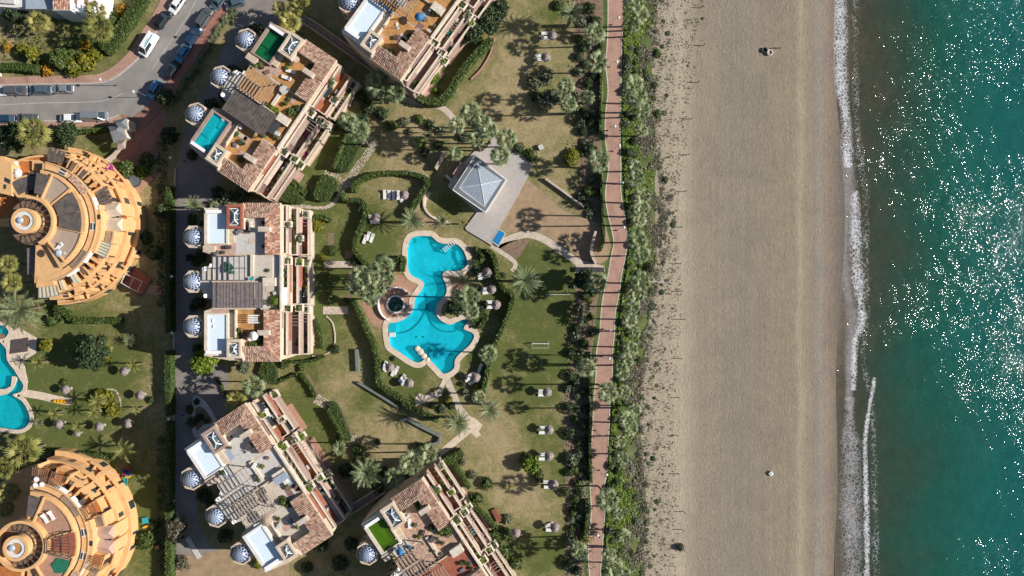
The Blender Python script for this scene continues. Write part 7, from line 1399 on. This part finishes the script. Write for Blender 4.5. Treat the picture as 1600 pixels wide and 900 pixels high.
for (x, y, an, l) in ((575,369,70,'upper shaded white lounger under the palm shadow, sunken lawn'),(581,372,70,'right shaded white lounger under the palm shadow, sunken lawn'),(570,374,70,'left shaded white lounger under the palm shadow, sunken lawn'),(750,575,70,'white lounger near the pale fan palm below the pool')): lounger(x, y, an, l)
# lamps of the promenade and of the road
def lamp(px, py, h, ang, label, arm=1.0, group='lamps along the promenade'):
    c = P(px, py, h); d = Vector((math.cos(math.radians(ang)), math.sin(math.radians(ang)), 0)); b = c - d * arm; t = thing('street_lamp', label, 'lamp', (b.x, b.y, 0), 0, group)
    MB().tube([(0, 0, 0), (0, 0, h * .9), (d.x * arm * .3, d.y * arm * .3, h), (d.x * arm, d.y * arm, h)], .06, 6, .04).build('pole', X['metal'], t, origin=(0, 0, 0)); MB().lathe((d.x * arm, d.y * arm, h - .15), [(.12, -.1), (.30, .05), (.22, .22), (.05, .3)], 10).build('lamp_head', X['white_old'], t, origin=(0, 0, 0)); MB().cyl((0, 0, 0), .16, .12, .35, 8).build('base', X['dark'], t, origin=(0, 0, 0)); return t
for i, (x, y, a) in enumerate(((967,27,10),(964,96,0),(961,197,5),(968,227,30),(973,285,-10),(975,355,20),(954,516,0),(952,560,0),(941,681,-20),(948,742,0),(934,837,0))): lamp(x, y, 3.6, a, f'{nth(i)} lamp from the top along the brick promenade')
for (x, y, l) in ((313,46,'road lamp on the right pavement beside the dark blue car'),(208,143,'road lamp at the inside of the bend near the light blue car'),(156,124,'road lamp on the brick pavement above the silver car'),(266,246,'lamp between the ramp and the driveway'),(268,432,'lamp on the shaded driveway level with the rust red terrace'),(268,520,'lamp on the shaded driveway level with the straight hedge'),(263,655,'lamp beside the dark driveway hedge, left lawn side')): lamp(x, y, 4.2, 180, l, .9, 'lamps along the road and driveway')
# ================================================================== beach things
ys_p = [(1099,71),(1090,129),(1080,186),(1075,242),(1071,299),(1064,355),(1062,412),(1064,455),(1068,499),(1064,560),(1060,621),(1058,680),(1060,740),(1068,799),(1066,827),(1053,884),(1096,12)]
for i, (x, y) in enumerate(sorted(ys_p, key=lambda a: a[1])):
    c = P(x, y); t = thing('dune_post', f'{nth(i)} wooden dune fence post from the top at the sand edge', 'post', (c.x, c.y, 0), 0, 'wooden posts along the dune edge'); MB().tube([(0, 0, -.3), (.03, 0, 1.25)], .09, 7, .075).build('stake', X['wood_g'], t, origin=(0, 0, 0)); MB().cyl((.03, 0, 1.22), .1, .06, .06, 7).build('cap', X['wood_dk'], t, origin=(0, 0, 0))
def beach_z(px): 
    for a, b in zip(prof[:-1], prof[1:]):
        if a[0] <= px <= b[0]: return a[1] + (b[1] - a[1]) * (px - a[0]) / (b[0] - a[0])
    return 0
z = beach_z(1200); c = P(1202, 83, z); t = thing('beach_tub', 'round pale rimmed tub on the open beach near the log', 'tub', (c.x, c.y, z)); MB().lathe((0, 0, 0), [(.5, 0), (.62, .5), (.5, .52), (.42, .2), (.05, .18)], 18).build('rim', X['white_old'], t, origin=(0, 0, 0)); MB().cyl((0, 0, .1), .44, .44, .14, 16).build('inside', X['pink_f'], t, origin=(0, 0, 0))
c = P(1194, 79, z); t = thing('dark_beach_tub', 'dark round tub on the open beach left of the pale one', 'tub', (c.x, c.y, z)); MB().lathe((0, 0, 0), [(.5, 0), (.58, .42), (.46, .42), (.4, .1), (.04, .1)], 16).build('rim', X['dark'], t, origin=(0, 0, 0))
c = P(1213, 75.5, z); t = thing('driftwood_log', 'short dark log lying on the open beach', 'log', (c.x, c.y, z)); MB().tube([(-1.1, -.05, .1), (-.4, .04, .14), (.3, -.02, .13), (1.1, .06, .1)], .13, 8, .09).build('log_body', X['log'], t, origin=(0, 0, 0)); MB().tube([(.5, 0, .14), (.7, .3, .2)], .05, 5, .02).build('branch', X['log'], t, origin=(0, 0, 0))
z = beach_z(1204); c = P(1204, 739.5, z); t = thing('white_beach_box', 'small white diamond shaped box alone on the lower beach', 'box', (c.x, c.y, z), math.radians(45)); MB().box((0, 0, 0), (.75, .75, .45)).build('box_body', X['white'], t, origin=(0, 0, 0)); MB().box((0, 0, .45), (.4, .4, .05)).build('lid', X['grey_f'], t, origin=(0, 0, 0))
z = beach_z(1063); c = P(1062, 854, z); t = thing('dead_shrub', 'dark leafless shrub with long shadow at the beach edge', 'shrub', (c.x, c.y, z - .02)); mb = MB(); rnd = random.Random(3)
for i in range(26):
    a = rnd.random() * 6.3; l = rnd.uniform(.6, 1.4); mb.tube([(0, 0, 0), (l * .4 * math.cos(a), l * .4 * math.sin(a), rnd.uniform(.5, 1.1)), (l * math.cos(a + .3), l * math.sin(a + .3), rnd.uniform(.9, 2.2))], .035, 4, .01)
mb.build('branches', X['log'], t, origin=(0, 0, 0))['kind'] = 'stuff'; o = bpy.data.objects.new('foliage', shrubmesh('dk', 0)); COL.objects.link(o); o.parent = t; o.scale = (.85, .85, .8)
for i, (x, y) in enumerate(((1176,574),(1187,742),(1158,213),(1189,330),(1113,723),(1268,560))):
    z = beach_z(x); c = P(x, y, z); t = thing('beach_litter', f'{nth(i)} tiny pale pebble on the beach counted by listing from left shadow', 'pebble', (c.x, c.y, z)) if False else None
c = P(1070, 442); rp = thing('dune_rope', 'pale rope line crossing from the promenade strip to the beach', 'rope', (c.x, c.y, 0)); MB().tube([(*P(1018, 440)[:2], .5), (*P(1032, 441)[:2], .4), (*P(1046, 441)[:2], .5)], .05, 5).build('rope', X['cloth_w'], rp)
# ================================================================== lawn and garden furniture
c = P(844, 537); t = thing('football_goal', 'white football goal frame lying on the green lawn', 'goal', (c.x, c.y, 0)); mb = MB()
mb.tube([(-1.7, .3, 0), (-1.7, .1, 1.1), (1.7, .1, 1.1), (1.7, .3, 0)], .07, 6); mb.build('front_frame', X['white'], t, origin=(0, 0, 0)); MB().tube([(-1.7, .1, 1.1), (-1.7, -.9, 0), (1.7, -.9, 0), (1.7, .1, 1.1)], .04, 5).build('rear_frame', X['white_old'], t, origin=(0, 0, 0))
c = P(873, 460); t = thing('goal_bar', 'thin white bar lying across the green lawn above the clipped tree', 'bar', (c.x, c.y, 0)); MB().tube([(-2.6, 0, .08), (2.6, 0, .08)], .05, 6).build('tube', X['white_old'], t, origin=(0, 0, 0)); MB().box((-2.6, 0, 0), (.2, .2, .12)).build('end_block', X['white_old'], t, origin=(0, 0, 0))
c = P(777, 804); t = thing('garden_bench', 'red brown slatted bench on the bottom lawn', 'bench', (c.x, c.y, 0), math.radians(-63))
for k in range(6): MB().box((0, -.55 + k * .22, .42), (2.9, .15, .05)).build('slat', X['redfloor'], t, origin=(0, 0, 0))
for sx in (-1.2, 1.2):
    for sy in (-.45, .45): MB().box((sx, sy, 0), (.1, .1, .42)).build('leg', X['wood_dk'], t, origin=(0, 0, 0))
c = P(845, 231); t = thing('blue_garden_box', 'small blue grey box on the top lawn beside the deck corner', 'box', (c.x, c.y, 0), .5); MB().box((0, 0, 0), (.9, .9, .7)).build('box_body', X['glass_pale'], t, origin=(0, 0, 0)); MB().box((0, 0, .7), (1.0, 1.0, .06)).build('lid', X['grey_f'], t, origin=(0, 0, 0))
# playground of the lower round building
c = P(201, 735); t = thing('play_roundabout', 'red and blue star shaped play frame on the shaded play lawn', 'play frame', (c.x, c.y, 0))
for k in range(8):
    a = k * math.tau / 8; r = 1.25 if k % 2 else 1.0; nm = 'panel'; MB().add([(.1 * math.cos(a + 1.57), .1 * math.sin(a + 1.57), 1.0), (r * .75 * math.cos(a - .3), r * .75 * math.sin(a - .3), 1.1), (r * math.cos(a), r * math.sin(a), .85), (r * .75 * math.cos(a + .3), r * .75 * math.sin(a + .3), 1.1), (0, 0, 1.3)], [(0, 1, 2, 3), (0, 3, 4)]).build(nm, X['redp'] if k in (1, 2, 5) else X['bluep'], t, origin=(0, 0, 0))
MB().tube([(0, 0, 0), (0, 0, 1.2)], .1, 8).build('post', X['redp'], t, origin=(0, 0, 0))
c = P(200, 751); t = thing('play_slide', 'teal slide below the red and blue play frame', 'slide', (c.x, c.y, 0), math.radians(-110)); MB().add([(-1.0, -.28, 1.3), (1.1, -.28, .15), (1.1, .28, .15), (-1.0, .28, 1.3)], [(0, 1, 2, 3)]).build('chute', X['teal'], t, origin=(0, 0, 0))
for s in (-.3, .3): MB().bar((-1.0, s, 1.4), (1.1, s, .25), .07, .2).build('side_rail', X['teal'], t, origin=(0, 0, 0))
MB().box((-1.1, 0, 0), (.3, .6, 1.3)).build('ladder', X['yellow'], t, origin=(0, 0, 0))
c = P(229, 812); t = thing('play_table', 'light blue play table on the lower garden lawn', 'table', (c.x, c.y, 0), .15); MB().box((0, 0, .5), (1.3, 1.2, .08)).build('table_top', X['teal'], t, origin=(0, 0, 0))
for sx in (-.5, .5):
    for sy in (-.45, .45): MB().box((sx, sy, 0), (.1, .1, .5)).build('leg', X['bluep'], t, origin=(0, 0, 0))
c = P(232, 821); t = thing('play_seesaw', 'yellow and blue rocking toy below the light blue table', 'rocking toy', (c.x, c.y, 0), .3); MB().bar((-.9, 0, .5), (.9, 0, .35), .4, .1).build('board', X['yellow'], t, origin=(0, 0, 0)); MB().box((.7, 0, .4), (.4, .45, .3)).build('seat', X['bluep'], t, origin=(0, 0, 0)); MB().box((0, 0, 0), (.3, .3, .4)).build('pivot', X['yellow'], t, origin=(0, 0, 0))
c = P(247, 854); t = thing('orange_stool', 'small orange block stool by the bright hedge', 'stool', (c.x, c.y, 0), .1); MB().box((0, 0, 0), (.9, .8, .5)).build('seat', X['terrac'], t, origin=(0, 0, 0)); MB().box((0, 0, .5), (.7, .6, .06)).build('cushion', X['tan_f'], t, origin=(0, 0, 0))
c = P(96, 627); t = thing('yellow_pedal_boat', 'long yellow play boat lying on the sand path at left', 'boat', (c.x, c.y, 0), math.radians(-4)); MB().lathe((0, 0, 0), [(.3, 0), (.4, .3), (.36, .36), (.25, .22), (.02, .2)], 14).build('hull', X['yellow'], t, origin=(0, 0, 0)).scale = (4.6, 1.1, 1)
for k in range(4): MB().box((-1.1 + k * .7, 0, .3), (.35, .42, .3)).build('seat', X['yellow'], t, origin=(0, 0, 0))
MB().box((1.7, 0, 0), (.9, .9, .5)).build('bow_block', X['mauve'], t, origin=(0, 0, 0))
# people on the promenade are too small to read: none; roof furniture
def table_set(w_, label, top='white_old', r=.5, n=4, rz=0.0, seat='white_old', cat='table'):
    t = thing('patio_table', label, cat, w_, rz, 'tables on the roof terraces'); MB().cyl((0, 0, .7), r, r, .05, 16).build('table_top', X[top], t, origin=(0, 0, 0)); MB().tube([(0, 0, 0), (0, 0, .7)], .06, 6).build('leg', X['dark'], t, origin=(0, 0, 0)); return t
def chair(w_, rz, label, mat='dark', group='chairs on the roof terraces'):
    t = thing('patio_chair', label, 'chair', w_, rz, group); MB().box((0, 0, .42), (.5, .5, .06)).build('seat', X[mat], t, origin=(0, 0, 0)); MB().box((.24, 0, .45), (.06, .5, .45)).build('backrest', X[mat], t, origin=(0, 0, 0))
    for sx in (-.2, .2):
        for sy in (-.2, .2): MB().box((sx, sy, 0), (.05, .05, .42)).build('leg', X[mat], t, origin=(0, 0, 0))
    return t
def umb(w_, label, mat, r=1.3, closed=False):
    t = thing('garden_umbrella', label, 'umbrella', w_, random.random(), 'umbrellas on the roof terraces'); MB().tube([(0, 0, 0), (0, 0, 2.35)], .04, 6).build('pole', X['metal'], t, origin=(0, 0, 0)); m = MB(); n = 8
    m.lathe((0, 0, 0), [(r, 1.9), (r * .5, 2.2), (.03, 2.4)], n); m.build('canopy', X[mat], t, origin=(0, 0, 0)); MB().cyl((0, 0, 0), .3, .3, .1, 10).build('base', X['grey_f'], t, origin=(0, 0, 0)); return t
ZT = 11.56
SITE = {'C': 'centre left block', 'B': 'green pool block', 'A': 'top edge block', 'D': 'lower left grey terrace block', 'E': 'lime pool block'}
def roof_set(key, items):
    f = APT[key][1]; rz = {'C': 0, 'B': rB, 'A': rA, 'D': rD, 'E': rE}[key]
    for it in items:
        k, x, y = it[:3]; w_ = f(x, y, ZT)
        if k == 'l':
            c = dup(LOU, w_, rz + math.radians(it[3]), it[4] + ' on roof of the ' + SITE[key], 1, 'sun loungers on the roof terraces')
        elif k == 't': table_set(w_, it[3] + ' on roof of the ' + SITE[key], it[4] if len(it) > 4 else 'white_old', it[5] if len(it) > 5 else .5)
        elif k == 'c': chair(w_, rz + math.radians(it[3]), it[4] + ' on roof of the ' + SITE[key], it[5] if len(it) > 5 else 'dark')
        elif k == 'u': umb(w_, it[3] + ' on roof of the ' + SITE[key], it[4], it[5] if len(it) > 5 else 1.3)
roof_set('C', [('u',402,524,'white parasol frame','cloth_w',.9),('t',395,436,'pale blue round table','teal',.35),('t',360,418,'dark green long table','green_mat',.8),('c',352,424,90,'green chair below the long table','green_mat'),('c',366,426,90,'green chair right below the long table','green_mat'),('c',358,411,-90,'green chair above the long table','green_mat'),
 ('l',342,502,170,'upper white lounger beside the lower white pool'),('l',343,511,170,'lower white lounger beside the lower white pool'),('t',385,526,'small dark table','wood'),('c',379,521,0,'brown wooden chair left of the small dark table','wood'),('c',394,525,180,'brown wooden chair right of the small dark table','wood'),('t',393,530,'white round table','white',.35)])
w_ = APT['C'][1](400, 498, ZT); t = thing('white_pergola', 'small square white shade frame on the orange terrace of the centre left block', 'pergola', w_, 0); mb = MB()
for k in range(5): mb.bar((-.95, -.7 + k * .35, 1.6), (.95, -.7 + k * .35, 1.6), .2, .04)
mb.build('slats', X['white'], t, origin=(0, 0, 0))['kind'] = 'stuff'
for sx in (-.9, .9):
    for sy in (-.7, .7): MB().box((sx, sy, 0), (.08, .08, 1.6)).build('leg', X['white'], t, origin=(0, 0, 0))
roof_set('B', [('l',389,372,20,'upper white lounger beside the wooden terrace'),('l',389,384,15,'lower lilac lounger beside the wooden terrace'),('t',388,352,'square grey table','stone_lt',.6),('t',398,402,'large round white table','grey_f',.85),('c',390,398,0,'dark chair left of the large round table'),('c',405,398,180,'dark chair right of the large round table'),('c',396,410,90,'dark chair below the large round table'),('u',385,516,'small dark parasol','wood_dk',.6),('l',345,500,90,'pale striped lounger beside the teal pool'),('t',375,488,'small white table','white',.35)])
roof_set('A', [('u',388,500,'closed beige parasol','stone_lt',.45),('c',345,485,-90,'first blue chair above the white pool','blue_cl'),('c',352,485,-90,'second blue chair above the white pool','blue_cl'),('c',359,485,-90,'third blue chair above the white pool','blue_cl'),('c',366,485,-90,'fourth blue chair above the white pool','blue_cl'),('t',372,465,'large round white table','white_old',.9),('u',410,470,'dark round parasol','blue_cl',.9),('l',352,499,90,'pale slatted lounger beside the white pool')])
roof_set('D', [('u',385,535,'large flat brown parasol','taupe',1.35) if False else ('u',372,487,'large round taupe parasol','taupe',1.25),('t',388,466,'rectangular pale table','grey_f',.7),('c',380,462,0,'dark chair left of the pale table'),('c',396,466,180,'dark chair right of the pale table'),('c',388,474,90,'dark chair below the pale table'),('l',352,486,0,'upper dark lounger near the taupe parasol'),('l',352,478,0,'lower dark lounger near the taupe parasol'),('c',375,352,0,'dark chair on the sunny terrace'),('c',376,358,0,'second dark chair on the sunny terrace'),('t',408,378,'dark dining table','wood_dk',.8),('c',400,384,40,'grey chair left of dining table','grey_f'),('c',414,386,120,'grey chair right of dining table','grey_f'),('l',352,388,90,'black lounger beside the upper roof pool')])
roof_set('E', [('u',352,392,'small blue parasol','blue_cl',.8),('c',362,396,0,'blue chair beside the blue parasol','blue_cl'),('l',384,366,60,'blue lounger on the chequer terrace'),('l',356,380,90,'pale striped lounger beside the lime pool'),('c',368,400,0,'second blue chair near the pergola','blue_cl')])
for (x, y, an, l) in ((332,800,-30,'left'),): pass
def zlounger(pt_, r, a, z, rz, label): w_ = pt_(r, a, z); dup(LOU, w_, rz, label, 1, 'sun loungers on the round building')
zlounger(ptG, 6.2, 50, 14.15, math.radians(120), 'left white lounger on the pink roof terrace of the lower round building'); zlounger(ptG, 7.4, 46, 14.15, math.radians(120), 'right white lounger on the pink roof terrace of the lower round building')
for k, (r, a) in enumerate(((11.2, 74), (11.9, 80), (10.8, 80))): table_set(ptG(r, a, 12.8), ['right', 'lower', 'upper'][k] + ' white table on the roof band of the lower round building', 'white', .5)
for k, (x, y) in enumerate(((29, 257), (21, 268))): table_set(P(x, y, 7.3), ['upper', 'lower'][k] + ' white table on the orange terrace at the left edge', 'white', .55)
umb(P(38, 273, 7.3), 'pale lilac umbrella on the orange terrace at the left edge', 'cloth_w', 1.0)
umb(ptF(8.2, -44, 14.2), 'pale blue umbrella on the lower taupe roof of the upper round building', 'glass_pale', .8)
dup(LOU, ptF(6.8, -42, 14.2), .8, 'white lounger on the lower taupe roof of the upper round building', 1, 'sun loungers on the round building')
table_set(ptF(15.0, 48, 3.5), 'round white table with crimson cloth on the upper round building', 'magenta', .7)
# terrace furniture of the lower left block and others (seaward side)
for key, lst in (('D', [(443, 345, 8.8, 'l', 'white lounger on the top seaward terrace'), (458, 338, 5.8, 'c', 'dark round chair on the middle terrace'), (457, 352, 5.8, 'l', 'white lounger on the orange terrace bay'), (473, 440, 3.0, 'l', 'upper white lounger on the lower terrace'), (473, 447, 3.0, 'l', 'lower white lounger on the lower terrace'), (472, 425, 3.0, 't', 'white table on the lower terrace')]), ('B', [(474, 392, .2, 'l', 'white lounger on the ground patio'), (485, 372, .2, 't', 'white table on the ground patio')]), ('C', [(485, 398, .2, 'c', 'dark chair on the top patio'), (485, 520, .2, 'c', 'upper dark chair on the bottom patio'), (485, 528, .2, 'c', 'lower dark chair on the bottom patio'), (486, 458, .2, 't', 'round grey table on the middle patio')])):
    f = APT[key][1]; rz = {'C': 0, 'B': rB, 'D': rD}[key]
    for (x, y, z, k, l) in lst:
        w_ = f(x, y, z); l2 = l + ' of the ' + SITE[key]
        if k == 'l': dup(LOU, w_, rz + 1.4, l2, 1, 'sun loungers on the seaward terraces')
        elif k == 'c': chair(w_, rz + 1, l2, 'dark', 'chairs on the seaward terraces')
        else: table_set(w_, l2)
# a walker on the promenade near the bottom
def walker(px, py, label):
    c = P(px, py, 1); t = thing('person', label, 'person', (c.x, c.y, .02), math.radians(95)); me = bpy.data.meshes.new('person_body')
    J = [(0, 0, .95), (0, .02, 1.2), (0, 0, 1.42), (0, 0, 1.52), (.02, 0, 1.68), (0, .12, .9), (.12, .13, .5), (-.02, .13, .08), (.12, .14, .05), (0, -.12, .9), (-.1, -.13, .5), (-.3, -.13, .12), (-.18, -.14, .05), (0, .2, 1.4), (-.08, .27, 1.15), (.06, .28, .95), (0, -.2, 1.4), (.1, -.27, 1.15), (.28, -.26, 1.02)]
    E = [(0, 1), (1, 2), (2, 3), (3, 4), (0, 5), (5, 6), (6, 7), (7, 8), (0, 9), (9, 10), (10, 11), (11, 12), (2, 13), (13, 14), (14, 15), (2, 16), (16, 17), (17, 18)]
    me.from_pydata(J, E, []); o = bpy.data.objects.new('person_body', me); COL.objects.link(o); o.parent = t; R_ = [.14, .14, .15, .06, .11, .09, .065, .05, .04, .09, .065, .05, .04, .06, .045, .035, .06, .045, .035]
    s = o.modifiers.new('skin', 'SKIN'); o.modifiers.new('sub', 'SUBSURF').levels = 1
    for i, r in enumerate(R_): me.skin_vertices[0].data[i].radius = (r, r)
    me.skin_vertices[0].data[0].use_root = True; me.materials.append(X['skin'])
    MB().lathe((0, 0, .82), [(.19, 0), (.18, .25), (.20, .5), (.17, .62), (.08, .66)], 14).build('shirt', X['white'], t, origin=(0, 0, 0), smooth=True); MB().lathe((.01, 0, 1.66), [(.115, -.02), (.12, .06), (.08, .13), (.02, .15)], 12).build('hair', X['dark'], t, origin=(0, 0, 0), smooth=True); return t
walker(936, 838, 'person in a white shirt walking on the promenade near the bottom')
